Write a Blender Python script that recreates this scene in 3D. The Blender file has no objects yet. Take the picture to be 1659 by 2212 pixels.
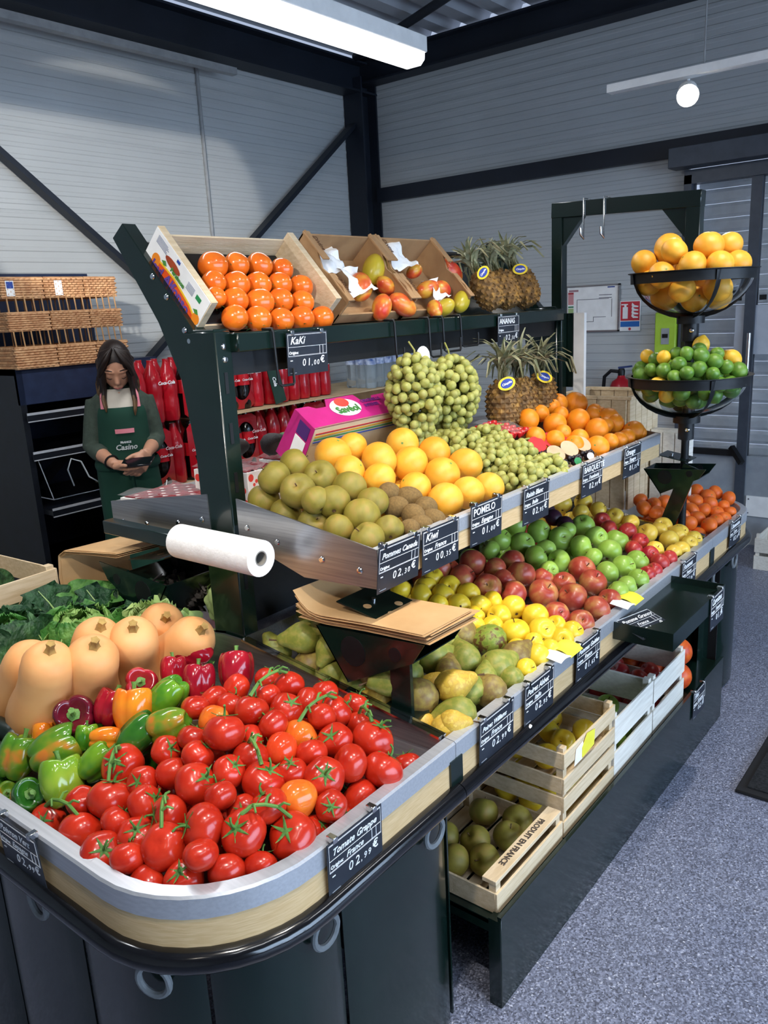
import bpy, bmesh, math, random
from mathutils import Vector, Matrix, Quaternion
random.seed(11)
sc = bpy.context.scene
COL = sc.collection
PI = math.pi
# ---------------------------------------------------------------- camera
CAMH = 1.62
cam = bpy.data.cameras.new('camera')
camo = bpy.data.objects.new('camera', cam); COL.objects.link(camo)
_r = Vector((0.783, 0.620, -0.050)); _d = Vector((0.115, -0.223, -0.968)); _f = Vector((-0.612, 0.752, -0.246))
_f.normalize(); _r = (_r - _f * _r.dot(_f)).normalized(); _d = _f.cross(_r)
camo.matrix_world = Matrix(((_r.x, -_d.x, -_f.x, 0), (_r.y, -_d.y, -_f.y, 0), (_r.z, -_d.z, -_f.z, CAMH), (0, 0, 0, 1)))
cam.sensor_fit = 'VERTICAL'; cam.sensor_height = 36; cam.lens = 1741.2 / 2212 * 36
cam.clip_start = 0.05
sc.camera = camo
# ---------------------------------------------------------------- world, exposure, large lights
w = bpy.data.worlds.new('world'); sc.world = w; w.use_nodes = True
w.node_tree.nodes['Background'].inputs[0].default_value = (0.62, 0.74, 1.0, 1)
w.node_tree.nodes['Background'].inputs[1].default_value = 0.8
vs = sc.view_settings
vs.view_transform = 'Standard'; vs.look = 'None'; vs.gamma = 1; vs.use_curve_mapping = False
vs.exposure = -0.2
def area(name, loc, target, sx, sy, power, col, spread=PI):
    l = bpy.data.lights.new(name, 'AREA'); l.shape = 'RECTANGLE'; l.size = sx; l.size_y = sy
    l.energy = power; l.color = col; l.spread = spread
    o = bpy.data.objects.new(name, l); COL.objects.link(o); o.location = loc
    o.rotation_euler = (Vector(target) - Vector(loc)).to_track_quat('-Z', 'Y').to_euler(); return o
# daylight through the glazed shop front on the aisle side
area('daylight_window', (3.30, 1.6, 1.45), (0, 1.6, .35), 5.4, 2.1, 175, (0.55, 0.74, 1.0), 2.3)
def spot(name, loc, target, power, ang, blend, col, size=0.05):
    l = bpy.data.lights.new(name, 'SPOT'); l.energy = power; l.spot_size = math.radians(ang); l.spot_blend = blend
    l.color = col; l.shadow_soft_size = size
    o = bpy.data.objects.new(name, l); COL.objects.link(o); o.location = loc
    o.rotation_euler = (Vector(target) - Vector(loc)).to_track_quat('-Z', 'Y').to_euler(); return o
# ---------------------------------------------------------------- helpers
def lin(h):
    if isinstance(h, str):
        h = h.lstrip('#'); c = [int(h[i:i + 2], 16) / 255 for i in (0, 2, 4)]
    else: c = h
    return tuple(x / 12.92 if x <= .04045 else ((x + .055) / 1.055) ** 2.4 for x in c) + (1,)
MATS = {}
def mat(name, c1, c2=None, rough=.5, metal=0, scale=18, bump=0, bscale=None, spec=.5, coat=0, trans=0, emit=0, lo=.35, hi=.65,
        stretch=None, rnd=0, alpha=1, c3=None, sheen=0, ior=1.45, detail=4, sss=0):
    if name in MATS: return MATS[name]
    m = bpy.data.materials.new(name); m.use_nodes = True; nt = m.node_tree; N = nt.nodes; L = nt.links
    b = N['Principled BSDF']; b.inputs['Roughness'].default_value = rough; b.inputs['Metallic'].default_value = metal
    b.inputs['Specular IOR Level'].default_value = spec; b.inputs['Coat Weight'].default_value = coat
    b.inputs['Coat Roughness'].default_value = .08; b.inputs['IOR'].default_value = ior
    b.inputs['Transmission Weight'].default_value = trans; b.inputs['Alpha'].default_value = alpha
    if sss:
        b.inputs['Subsurface Weight'].default_value = sss; b.inputs['Subsurface Radius'].default_value = (.012, .006, .003)
        b.inputs['Subsurface Scale'].default_value = 1
    tc = N.new('ShaderNodeTexCoord'); mp = N.new('ShaderNodeMapping'); L.new(tc.outputs['Object'], mp.inputs[0])
    if stretch: mp.inputs['Scale'].default_value = stretch
    nz = N.new('ShaderNodeTexNoise'); nz.noise_dimensions = '4D'; nz.inputs['Scale'].default_value = scale
    nz.inputs['Detail'].default_value = detail; L.new(mp.outputs[0], nz.inputs['Vector'])
    oi = N.new('ShaderNodeObjectInfo'); mu = N.new('ShaderNodeMath'); mu.operation = 'MULTIPLY'; mu.inputs[1].default_value = 37
    L.new(oi.outputs['Random'], mu.inputs[0]); L.new(mu.outputs[0], nz.inputs['W'])
    cr = N.new('ShaderNodeValToRGB'); e = cr.color_ramp.elements
    e[0].position = lo; e[0].color = lin(c1); e[1].position = hi; e[1].color = lin(c2 if c2 else c1)
    if c3: x = e.new((lo + hi) / 2); x.color = lin(c3)
    L.new(nz.outputs['Fac'], cr.inputs[0]); out = cr.outputs[0]
    if rnd:
        hs = N.new('ShaderNodeHueSaturation'); mr = N.new('ShaderNodeMapRange'); mr.inputs[3].default_value = 1 - rnd; mr.inputs[4].default_value = 1 + rnd
        L.new(oi.outputs['Random'], mr.inputs[0]); L.new(mr.outputs[0], hs.inputs['Value']); L.new(out, hs.inputs['Color']); out = hs.outputs[0]
    L.new(out, b.inputs['Base Color'])
    if emit:
        L.new(out, b.inputs['Emission Color']); b.inputs['Emission Strength'].default_value = emit
    if bump:
        n2 = N.new('ShaderNodeTexNoise'); n2.inputs['Scale'].default_value = bscale or scale * 4; L.new(mp.outputs[0], n2.inputs['Vector'])
        bp = N.new('ShaderNodeBump'); bp.inputs['Strength'].default_value = bump; bp.inputs['Distance'].default_value = .01
        L.new(n2.outputs['Fac'], bp.inputs['Height']); L.new(bp.outputs[0], b.inputs['Normal'])
    MATS[name] = m; return m
def V(*a): return Vector(a)
ORG = {}
class MB:
    def __init__(s): s.v = []; s.f = []; s.m = []
    def add(s, vs, fs, mi=0):
        o = len(s.v); s.v += [tuple(p) for p in vs]; s.f += [tuple(i + o for i in q) for q in fs]; s.m += [mi] * len(fs); return s
    def box(s, x0, x1, y0, y1, z0, z1, mi=0):
        return s.add([(x0, y0, z0), (x1, y0, z0), (x1, y1, z0), (x0, y1, z0), (x0, y0, z1), (x1, y0, z1), (x1, y1, z1), (x0, y1, z1)],
                     [(0, 3, 2, 1), (4, 5, 6, 7), (0, 1, 5, 4), (1, 2, 6, 5), (2, 3, 7, 6), (3, 0, 4, 7)], mi)
    def obox(s, c, ax, ay, az, sx, sy, sz, mi=0):
        c = Vector(c); ax, ay, az = [Vector(a).normalized() for a in (ax, ay, az)]; vs = []
        for k in (-.5, .5):
            for i, j in ((-.5, -.5), (.5, -.5), (.5, .5), (-.5, .5)): vs.append(c + ax * sx * i + ay * sy * j + az * sz * k)
        return s.add(vs, [(0, 3, 2, 1), (4, 5, 6, 7), (0, 1, 5, 4), (1, 2, 6, 5), (2, 3, 7, 6), (3, 0, 4, 7)], mi)
    def bar(s, p0, p1, w, h, up=(0, 0, 1), mi=0):
        p0 = Vector(p0); p1 = Vector(p1); d = (p1 - p0); u = Vector(up); side = d.cross(u).normalized(); u = side.cross(d).normalized()
        return s.obox((p0 + p1) / 2, d, side, u, d.length, w, h, mi)
    def ring(s, pts): o = len(s.v); s.v += [tuple(p) for p in pts]; return list(range(o, o + len(pts)))
    def tube(s, pts, r, n=8, mi=0, cap=True, closed=False, flat=1.0):
        pts = [Vector(p) for p in pts]; m = len(pts); rs = r if isinstance(r, (list, tuple)) else [r] * m; rings = []; up = None
        for i, p in enumerate(pts):
            a = pts[(i - 1) % m] if (i or closed) else p; b = pts[(i + 1) % m] if (i < m - 1 or closed) else p
            t = (b - a).normalized()
            if up is None: up = t.orthogonal().normalized()
            else: up = (up - t * up.dot(t)); up = up.normalized() if up.length > 1e-6 else t.orthogonal().normalized()
            q = t.cross(up)
            rings.append(s.ring([p + (up * math.cos(2 * PI * k / n) + q * math.sin(2 * PI * k / n) * flat) * rs[i] for k in range(n)]))
        for i in range(m if closed else m - 1):
            A = rings[i]; B = rings[(i + 1) % m]
            for k in range(n): s.f.append((A[k], A[(k + 1) % n], B[(k + 1) % n], B[k])); s.m.append(mi)
        if cap and not closed:
            s.f.append(tuple(reversed(rings[0]))); s.f.append(tuple(rings[-1])); s.m += [mi, mi]
        return s
    def cyl(s, p0, p1, r0, r1=None, n=16, mi=0): return s.tube([p0, p1], [r0, r0 if r1 is None else r1], n, mi)
    def lathe(s, prof, n=24, c=(0, 0, 0), mi=0, fn=None, M=None):
        c = Vector(c); rings = []
        for r, z in prof:
            if r < 1e-6: rings.append(s.ring([c + V(0, 0, z)])); continue
            P = []
            for k in range(n):
                a = 2 * PI * k / n; rr, zz = (r, z) if fn is None else fn(r, z, a); P.append(c + V(rr * math.cos(a), rr * math.sin(a), zz))
            rings.append(s.ring(P))
        for A, B in zip(rings, rings[1:]):
            for k in range(n):
                j = (k + 1) % n
                if len(A) == 1 and len(B) == 1: continue
                if len(A) == 1: s.f.append((A[0], B[j], B[k]))
                elif len(B) == 1: s.f.append((A[k], A[j], B[0]))
                else: s.f.append((A[k], A[j], B[j], B[k]))
                s.m.append(mi)
        return s
    def grid(s, fn, nu, nv, mi=0, wrapu=False):
        idx = [[None] * (nv + 1) for _ in range(nu + 1)]
        for i in range(nu + 1):
            for j in range(nv + 1): idx[i][j] = len(s.v); s.v.append(tuple(fn(i / nu, j / nv)))
        for i in range(nu):
            for j in range(nv): s.f.append((idx[i][j], idx[i + 1][j], idx[i + 1][j + 1], idx[i][j + 1])); s.m.append(mi)
        return s
    def prism(s, poly, o, ax, ay, az, h, mi=0):
        """poly (a,b) in the ax/ay plane at o, extruded by az*h"""
        o = Vector(o); ax, ay, az = Vector(ax), Vector(ay), Vector(az); n = len(poly)
        A = [o + ax * a + ay * b for a, b in poly]; B = [p + az * h for p in A]
        return s.add(A + B, [tuple(range(n - 1, -1, -1)), tuple(range(n, 2 * n))] + [(i, (i + 1) % n, n + (i + 1) % n, n + i) for i in range(n)], mi)
    def xf(s, M): s.v = [tuple(M @ Vector(p)) for p in s.v]; return s
    def build(s, name, mats, parent=None, smooth=40, bevel=0, center=True, solid=0):
        me = bpy.data.meshes.new(name)
        if center:
            xs = [p[0] for p in s.v]; ys = [p[1] for p in s.v]; zs = [p[2] for p in s.v]
            og = V((min(xs) + max(xs)) / 2, (min(ys) + max(ys)) / 2, min(zs))
        else: og = V(0, 0, 0)
        me.from_pydata([(p[0] - og.x, p[1] - og.y, p[2] - og.z) for p in s.v], [], s.f)
        if not isinstance(mats, (list, tuple)): mats = [mats]
        for m in mats: me.materials.append(m)
        if len(mats) > 1: me.polygons.foreach_set('material_index', s.m)
        bm = bmesh.new(); bm.from_mesh(me)
        if bevel: bmesh.ops.bevel(bm, geom=bm.edges[:], offset=bevel, segments=1, affect='EDGES', clamp_overlap=True)
        if solid:
            bmesh.ops.remove_doubles(bm, verts=bm.verts[:], dist=1e-5); bmesh.ops.recalc_face_normals(bm, faces=bm.faces[:]); bm.normal_update()
            fs = bm.faces[:]; bd_ = [e for e in bm.edges if e.is_boundary]; dup = {v: bm.verts.new(v.co - v.normal * solid) for v in bm.verts[:]}
            for f_ in fs: bm.faces.new([dup[v] for v in reversed(f_.verts)])
            for e in bd_:
                a_, b_ = e.verts
                try: bm.faces.new((a_, b_, dup[b_], dup[a_]))
                except ValueError: pass
        bmesh.ops.recalc_face_normals(bm, faces=bm.faces[:]); bm.to_mesh(me); bm.free()
        me.polygons.foreach_set('use_smooth', [bool(smooth)] * len(me.polygons))
        if smooth and smooth < 180: me.set_sharp_from_angle(angle=math.radians(smooth))
        o = bpy.data.objects.new(name, me); COL.objects.link(o); ORG[o] = og
        if parent is not None: o.parent = parent; o.location = og - ORG[parent]
        else: o.location = og
        return o
def tag(o, label=None, cat=None, group=None, kind=None):
    if label: o['label'] = label
    if cat: o['category'] = cat
    if group: o['group'] = group
    if kind: o['kind'] = kind
    return o
def thing(name, label, cat, loc=(0, 0, 0), group=None):
    o = bpy.data.objects.new(name, None); COL.objects.link(o); o.location = loc; o.empty_display_size = .05
    ORG[o] = Vector(loc); return tag(o, label, cat, group)
def struct(name, mb, m, **k): return tag(mb.build(name, m, **k), kind='structure')
def srt(name, loc=(0, 0, 0)):
    o = bpy.data.objects.new(name, None); COL.objects.link(o); o.location = loc; ORG[o] = Vector(loc); o['kind'] = 'structure'; return o
def text_mb(body, size, shear=0, bold=0, ext=0.0004, align='LEFT', space=1.0):
    cu = bpy.data.curves.new('t', 'FONT'); cu.body = body; cu.size = size; cu.shear = shear; cu.offset = bold; cu.extrude = ext
    cu.align_x = align; cu.resolution_u = 2; cu.space_character = space
    o = bpy.data.objects.new('t', cu); me = o.to_mesh()
    b = MB(); b.add([tuple(v.co) for v in me.vertices], [tuple(p.vertices) for p in me.polygons])
    o.to_mesh_clear(); bpy.data.objects.remove(o); bpy.data.curves.remove(cu); return b
def frame_M(o, r, u):
    r = Vector(r).normalized(); u = Vector(u); u = (u - r * u.dot(r)).normalized(); n = r.cross(u); o = Vector(o)
    return Matrix(((r.x, u.x, n.x, o.x), (r.y, u.y, n.y, o.y), (r.z, u.z, n.z, o.z), (0, 0, 0, 1)))
ORD = ['first', 'second', 'third', 'fourth', 'fifth', 'sixth', 'seventh', 'eighth', 'ninth', 'tenth', 'eleventh', 'twelfth', 'thirteenth', 'fourteenth', 'fifteenth']
# ---------------------------------------------------------------- materials
m_green = mat('dark_green_lacquer', '#0a1a16', '#0d1f1a', rough=.22, spec=.6, scale=6, coat=.3)
m_black = mat('black_plastic', '#0b0b0d', '#111114', rough=.16, spec=.6, coat=.5)
m_blackm = mat('black_metal', '#101113', '#16181a', rough=.45, spec=.4)
m_steel = mat('brushed_steel', '#9a9a9c', '#b0b0b2', rough=.3, metal=.9, scale=5, stretch=(1, 40, 40))
m_alu = mat('aluminium_lip', '#c6c8cc', '#d2d4d8', rough=.36, metal=.6, scale=6, stretch=(1, 30, 30))
m_oak = mat('oak_laminate', '#c9a878', '#d8ba8c', rough=.5, scale=9, stretch=(3, 3, 40), bump=.05)
m_wood = mat('pale_poplar_wood', '#cdb48e', '#dec8a6', rough=.7, scale=10, stretch=(6, 1, 12), bump=.15, rnd=.08)
m_woodw = mat('whitish_poplar_wood', '#d8d0c2', '#e9e3d6', rough=.7, scale=10, stretch=(6, 1, 12), bump=.15, rnd=.06)
m_card = mat('brown_cardboard', '#9c7650', '#b08a60', rough=.85, scale=14, bump=.1)
m_cardl = mat('light_cardboard', '#c9ad84', '#d6bd95', rough=.85, scale=10)
m_kraft = mat('kraft_paper', '#c49a68', '#d2aa78', rough=.75, scale=8, bump=.1)
m_slate = mat('slate_card', '#22262e', '#2a2f38', rough=.35, spec=.5)
m_chalk = mat('chalk_white', '#e4e8ea', '#ffffff', rough=.8)
m_chrome = mat('chrome', '#d8d8d8', '#e8e8e8', rough=.12, metal=1)
m_wall = mat('white_cladding', '#b3b7b8', '#babebf', rough=.42, spec=.5, scale=2)
m_steelb = mat('dark_structural_steel', '#161c26', '#1d2430', rough=.5, scale=3)
m_glass = mat('clear_glass', '#ffffff', rough=.02, trans=1, spec=.5, ior=1.05)
m_acryl = mat('clear_acrylic', '#f4f8fa', rough=.03, trans=1, ior=1.12)
m_white = mat('white_paint', '#e8e8e6', '#f2f2f0', rough=.5)
m_grey = mat('grey_plastic', '#8d9092', '#9da0a2', rough=.35)
m_paper = mat('white_paper', '#eceae6', '#f7f6f3', rough=.85, bump=.1, scale=40)
m_yellow = mat('yellow_paper', '#e6d938', '#f0e54c', rough=.8)
# ================================================================ the room
XL, XR, YB, YF, ZC = -4.38, 3.4, 5.34, -3.0, 3.50
fm = bpy.data.materials.new('speckled_vinyl'); fm.use_nodes = True
def _floor():
    nt = fm.node_tree; N = nt.nodes; L = nt.links; b = N['Principled BSDF']; b.inputs['Roughness'].default_value = .34
    tc = N.new('ShaderNodeTexCoord'); v = N.new('ShaderNodeTexVoronoi'); v.inputs['Scale'].default_value = 250; L.new(tc.outputs['Object'], v.inputs['Vector'])
    cr = N.new('ShaderNodeValToRGB'); e = cr.color_ramp.elements; cr.color_ramp.interpolation = 'LINEAR'
    e[0].position = .0; e[0].color = lin('#3c3d47'); e[1].position = 1; e[1].color = lin('#dcdde4')
    for p, c in ((.35, '#646878'), (.62, '#82879a'), (.84, '#9ca2b8')): x = e.new(p); x.color = lin(c)
    L.new(v.outputs['Color'], cr.inputs[0]); L.new(cr.outputs[0], b.inputs['Base Color'])
_floor()
struct('floor', MB().box(XL - .1, XR + .1, YF - .1, YB + .4, -.06, 0), fm)
def panel_profile(h=.416, n=7):
    P = [(-.004, 0), (-.004, .003), (0, .006)]; s = (h - .012) / n
    for k in range(n):
        z = .006 + k * s; P += [(0, z + s * .45), (.004, z + s * .55), (.004, z + s * .85), (0, z + s * .95)]
    P += [(0, h - .003), (-.004, h)]; return P
PP_ = panel_profile()
wl = srt('wall_left', (XL, 1, 0)); wb = srt('wall_back', (-2, YB, 0))
def cladding(parent, axis, pos, a0, a1, z0, z1):
    z = .142 - .416
    while z < ZC:
        lo, hi = max(z, z0), min(z + .416, z1)
        if hi - lo > .03:
            prof = [(d, z + t) for d, t in PP_ if lo - 1e-6 <= z + t <= hi + 1e-6]
            prof = [(-.03, prof[0][1])] + prof + [(-.03, prof[-1][1])]
            b = MB()
            if axis == 'y': b.prism(prof, (pos, a0, 0), (1, 0, 0), (0, 0, 1), (0, 1, 0), a1 - a0)
            else: b.prism(prof, (a0, pos, 0), (0, -1, 0), (0, 0, 1), (1, 0, 0), a1 - a0)
            b.build('panel', m_wall, parent, smooth=0)
        z += .416
cladding(wl, 'y', XL, YF, YB, 0, ZC)
cladding(wb, 'x', YB, XL, -1.80, 0, ZC)
cladding(wb, 'x', YB, -1.80, .6, 2.44, ZC)
cladding(wb, 'x', YB, .6, XR, 0, ZC)
wr = srt('wall_right', (XR, 1, 0))
for a in ((YF, -1.1, 0, ZC), (4.3, YB, 0, ZC), (-1.1, 4.3, 0, .38), (-1.1, 4.3, 2.52, ZC)):
    MB().box(XR, XR + .08, a[0], a[1], a[2], a[3]).build('panel', m_wall, wr)
wf = srt('wall_front', (0, YF, 0)); MB().box(XL, XR, YF - .08, YF, 0, ZC).build('panel', m_wall, wf)
w2 = srt('window_2', (XR, 1.6, .38))
b = MB()
for y in (-1.1, .25, 1.6, 2.95, 4.24): b.box(XR - .02, XR + .06, y, y + .06, .38, 2.52)
for z in (.38, 2.46): b.box(XR - .02, XR + .06, -1.1, 4.3, z, z + .06)
b.build('window_frame', m_steelb, w2)
for y in (-1.04, .31, 1.66, 3.01): MB().box(XR + .03, XR + .04, y, y + 1.24, .44, 2.46).build('pane', m_glass, w2)
# ceiling: trapezoidal steel deck, one piece per sheet
ce = srt('ceiling', (0, 1, ZC)); m_deck = mat('deck_steel', '#b4b8bf', '#c2c6cc', rough=.45, scale=2)
x = XL
while x < XR:
    b = MB(); prof = []
    for k in range(4):
        o = k * .25
        prof += [(o, 0), (o + .11, 0), (o + .14, .055), (o + .22, .055)]
    prof += [(1.0, 0), (1.0, .08), (0, .08)]
    b.prism(prof, (x, YF, ZC), (1, 0, 0), (0, 0, 1), (0, 1, 0), YB - YF + .1); b.build('deck_sheet', m_deck, ce, smooth=0); x += 1.0
def ibeam(name, p0, p1, h, wd, up=(0, 0, 1)):
    b = MB(); p0 = Vector(p0); p1 = Vector(p1); u = Vector(up)
    b.bar(p0, p1, .012, h, up); b.bar(p0 + u * h / 2, p1 + u * h / 2, wd, .014, up); b.bar(p0 - u * h / 2, p1 - u * h / 2, wd, .014, up)
    return struct(name, b, m_steelb, smooth=0)
ibeam('trim_1', (XL + .10, YF, 3.30), (XL + .10, YB, 3.30), .20, .16)
ibeam('trim_2', (XL, YB - .10, 3.345), (XR, YB - .10, 3.345), .17, .14)
struct('trim_3', MB().box(XL + .18, XR, YB - .06, YB - .005, 2.42, 2.522), m_steelb)
b = MB(); b.box(XL + .01, XL + .185, YB - .20, YB - .185, 0, 3.3); b.box(XL + .01, XL + .185, YB - .03, YB - .015, 0, 3.3); b.box(XL + .09, XL + .105, YB - .19, YB - .02, 0, 3.3)
struct('trim_4', b, m_steelb, smooth=0)
struct('trim_5', MB().bar((XL + .08, 5.24, 3.05), (XL + .08, 2.0, .57), .03, .07, (1, 0, 0)), m_steelb)
struct('trim_6', MB().bar((XL + .09, 1.30, 3.30), (XL + .09, 4.9, .37), .03, .07, (1, 0, 0)), m_steelb)
struct('trim_7', MB().tube([(-4.2, 5.1, 3.42), (-3.3, 4.75, 3.44), (-1.5, 4.0, 3.46)], .028, 10), m_steelb)
for k, z in enumerate((3.0,)):
    b = MB(); b.tube([(XL + .012, 3.72, 3.20), (XL + .012, 3.72, 0.9)], .012, 8)
    b.tube([(XL + .012, 3.72, 3.2), (XL + .03, 3.80, 3.23), (XL + .05, 3.88, 3.24)], .012, 8)
    tag(b.build('wall_conduit', m_grey), 'thin grey cable conduit running up the white cladding wall', 'conduit')
b = MB().bar((XL + .22, .8, 3.10), (XL + .22, 3.85, 3.10), .05, .04)
tag(b.build('cable_tray', m_grey), 'narrow pale cable tray along the dark beam on the wall with diagonal braces', 'cable tray')
# entrance door in the back wall, shutter behind it
d1 = srt('door_1', (-1.0, YB, 0)); m_dframe = mat('grey_door_frame', '#3c424c', '#454b55', rough=.4)
b = MB(); b.box(-1.80, -1.755, YB - .08, YB + .02, 0, 2.30); b.box(.55, .60, YB - .08, YB + .02, 0, 2.30); b.box(-1.80, .6, YB - .08, YB + .02, 2.25, 2.33)
b.build('door_frame', m_dframe, d1)
MB().box(-1.415, -1.355, YB - .06, YB, 0, 2.25).build('mullion', m_dframe, d1)
for x0, x1 in ((-1.755, -1.415), (-1.355, -.40), (-.34, .55)):
    MB().box(x0, x1, YB - .03, YB - .022, .60, 2.25).build('pane', m_glass, d1)
    MB().box(x0, x1, YB - .045, YB - .01, .03, .60).build('kick_panel', mat('grey_door_panel', '#8f959b', '#999fa5', rough=.3), d1)
MB().box(-.40, -.34, YB - .06, YB, 0, 2.25).build('mullion', m_dframe, d1)
for k in range(26):
    z = .03 + k * .088
    MB().prism([(0, 0), (.012, .02), (.012, .065), (0, .085)], (-1.78, YB + .16, z), (0, -1, 0), (0, 0, 1), (1, 0, 0), 2.36).build('shutter_slat', mat('shutter_slat', '#c4c8cc', '#ced2d6', rough=.4), d1, smooth=0)
MB().box(-1.86, .7, YB - .20, YB - .06, 2.335, 2.45).build('shutter_box', mat('shutter_box', '#3a414b', '#434a55', rough=.45), d1, bevel=.004)
MB().tube([(-1.37, YB - .10, 1.10), (-1.37, YB - .10, 1.36)], .012, 10).build('pull_handle', m_chrome, d1)
MB().box(-1.72, -1.42, YB - .075, YB - .05, .60, .64).build('panic_bar', m_blackm, d1)
MB().bar((-1.44, YB - .08, .66), (-1.36, YB - .13, .57), .03, .03).build('bar_end', m_blackm, d1)
b = MB()
for k in range(7): b.box(-1.62 + k * .07, -1.58 + k * .07, YB - .037, YB - .0325, 1.55, 1.58)
b.build('glass_sticker_row', m_blackm, d1)
p = thing('door_notice', 'plain pale grey notice sheet stuck on the glass entrance door', 'notice', (-1.32, YB - .035, 1.23)); MB().box(-1.47, -1.15, YB - .04, YB - .036, 1.23, 1.52).build('sheet', mat('grey_sheet', '#b4b9c2', '#bcc1ca', rough=.5), p)
p = thing('door_plate', 'white screwed plate low on the grey bottom panel of the door', 'plate', (-1.24, YB - .05, .22)); MB().box(-1.34, -1.14, YB - .055, YB - .046, .22, .35).build('plate', m_white, p)
b = MB()
for x, z in ((-1.325, .24), (-1.325, .33)): b.cyl((x, YB - .058, z), (x, YB - .05, z), .005, n=8)
b.build('screw', m_chrome, p)
# wall furniture on the back wall
p = thing('evacuation_plan', 'framed evacuation floor plan on the white back wall', 'wall plan', (-2.41, YB - .02, 1.39)); y = YB - .02
b = MB()
for q in ((-2.60, -2.215, 1.685, 1.695), (-2.60, -2.215, 1.385, 1.395), (-2.60, -2.59, 1.385, 1.695), (-2.225, -2.215, 1.385, 1.695)): b.box(q[0], q[1], y - .012, y + .012, q[2], q[3])
b.build('frame', m_steel, p)
MB().box(-2.59, -2.225, y - .004, y, 1.395, 1.685).build('sheet', m_white, p)
def print_box(par, name, q, col):
    MB().box(q[0], q[1], y - .0055, y - .0042, q[2], q[3]).build(name, mat('print_' + col, '#' + col, rough=.6), par)
print_box(p, 'title_print', (-2.58, -2.51, 1.655, 1.668), 'a07a80'); print_box(p, 'logo_print', (-2.30, -2.25, 1.672, 1.68), '3a4f96')
print_box(p, 'red_panel', (-2.585, -2.545, 1.57, 1.64), 'c98c8e'); print_box(p, 'red_heading', (-2.585, -2.545, 1.64, 1.652), 'a8323c'); print_box(p, 'green_heading', (-2.585, -2.545, 1.55, 1.56), '2d7a50')
print_box(p, 'green_panel', (-2.585, -2.545, 1.43, 1.545), '9fb67c')
b = MB()
for q in ((-2.52, -2.40, 1.452, 1.455), (-2.52, -2.517, 1.452, 1.60), (-2.52, -2.29, 1.60, 1.603), (-2.40, -2.397, 1.452, 1.485), (-2.40, -2.31, 1.482, 1.485), (-2.27, -2.267, 1.482, 1.60), (-2.36, -2.27, 1.625, 1.629), (-2.36, -2.27, 1.606, 1.61)): b.box(q[0], q[1], y - .0055, y - .0042, q[2], q[3])
b.build('floor_plan_lines', mat('print_dark', '#50505a', rough=.6), p)
p = thing('extinguisher_sign', 'red fire extinguisher sign with blue strip on white back wall', 'sign', (-2.145, YB - .01, 1.39))
MB().box(-2.215, -2.075, y + .006, y + .012, 1.385, 1.58).build('plate', m_white, p); y = YB - .009
MB().box(-2.21, -2.08, y - .0065, y - .005, 1.452, 1.575).build('red_field', mat('sign_red', '#c2303c', rough=.5), p)
MB().box(-2.21, -2.08, y - .0065, y - .005, 1.412, 1.447).build('blue_field', mat('sign_blue', '#2468b4', rough=.5), p)
b = MB(); b.box(-2.195, -2.16, y - .0085, y - .0068, 1.465, 1.54); b.box(-2.185, -2.17, y - .0085, y - .0068, 1.54, 1.553); b.box(-2.205, -2.16, y - .0085, y - .0068, 1.553, 1.56)
b.build('extinguisher_symbol', m_white, p)
b = MB()
for k in range(4):
    z = 1.468 + k * .023
    b.prism([(0, .012), (.012, 0), (.045, 0), (.047, .008), (.02, .014), (.004, .03)], (-2.135, y - .0085, z), (1, 0, 0), (0, 0, 1), (0, 1, 0), .0016)
b.build('flame_symbol', m_white, p)
MB().cyl((-2.145, y - .007, 1.398), (-2.145, y - .003, 1.398), .009, n=14).build('red_dot', mat('sign_red', '#c2303c'), p)
p = thing('fire_extinguisher', 'red fire extinguisher with black hose hanging on the back wall', 'extinguisher', (-2.16, YB - .10, .62))
c = V(-2.16, YB - .10, .06)
MB().lathe([(0, .60), (.07, .60), (.075, .62), (.075, .96), (.06, 1.0), (.03, 1.02), (.022, 1.04), (0, 1.04)], 24, c).build('cylinder', mat('extinguisher_red', '#9c1420', '#a81a26', rough=.3), p)
MB().lathe([(0, 1.035), (.022, 1.035), (.024, 1.07), (.018, 1.085), (0, 1.085)], 14, c).build('valve', m_blackm, p)
MB().bar(c + V(-.02, 0, 1.09), c + V(.07, 0, 1.10), .02, .012).build('lever', mat('lever_blue', '#2c3f70', rough=.5), p)
MB().tube([c + V(-.02, 0, 1.065), c + V(-.07, -.01, 1.07), c + V(-.115, -.01, 1.03), c + V(-.125, 0, .95), c + V(-.10, 0, .75)], .012, 10).build('hose', m_blackm, p)
p = thing('lime_wall_unit', 'tall lime green box with grey keypad beside the entrance door', 'wall unit', (-1.87, YB - .06, 1.0))
MB().box(-1.945, -1.81, YB - .10, YB - .02, .95, 1.50).build('case', mat('lime_plastic', '#a3c435', '#add044', rough=.4), p, bevel=.006)
MB().box(-1.90, -1.85, YB - .105, YB - .099, 1.30, 1.40).build('keypad', m_grey, p); MB().box(-1.893, -1.857, YB - .108, YB - .104, 1.34, 1.365).build('display', m_blackm, p)
# black entrance mat, fruit boxes on the floor by the door
p = thing('entrance_mat', 'black ribbed entrance mat lying on the speckled floor', 'mat', (-.1, 3.0, 0))
MB().box(-.62, .5, 2.53, 3.6, .0, .012).build('border', mat('mat_rubber', '#1c1c1e', rough=.7), p, bevel=.003)
MB().box(-.59, .47, 2.56, 3.57, .0122, .018).build('pile', mat('mat_pile', '#0c0d0f', '#2a2b2e', rough=.95, scale=120, bump=.6), p)
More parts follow.
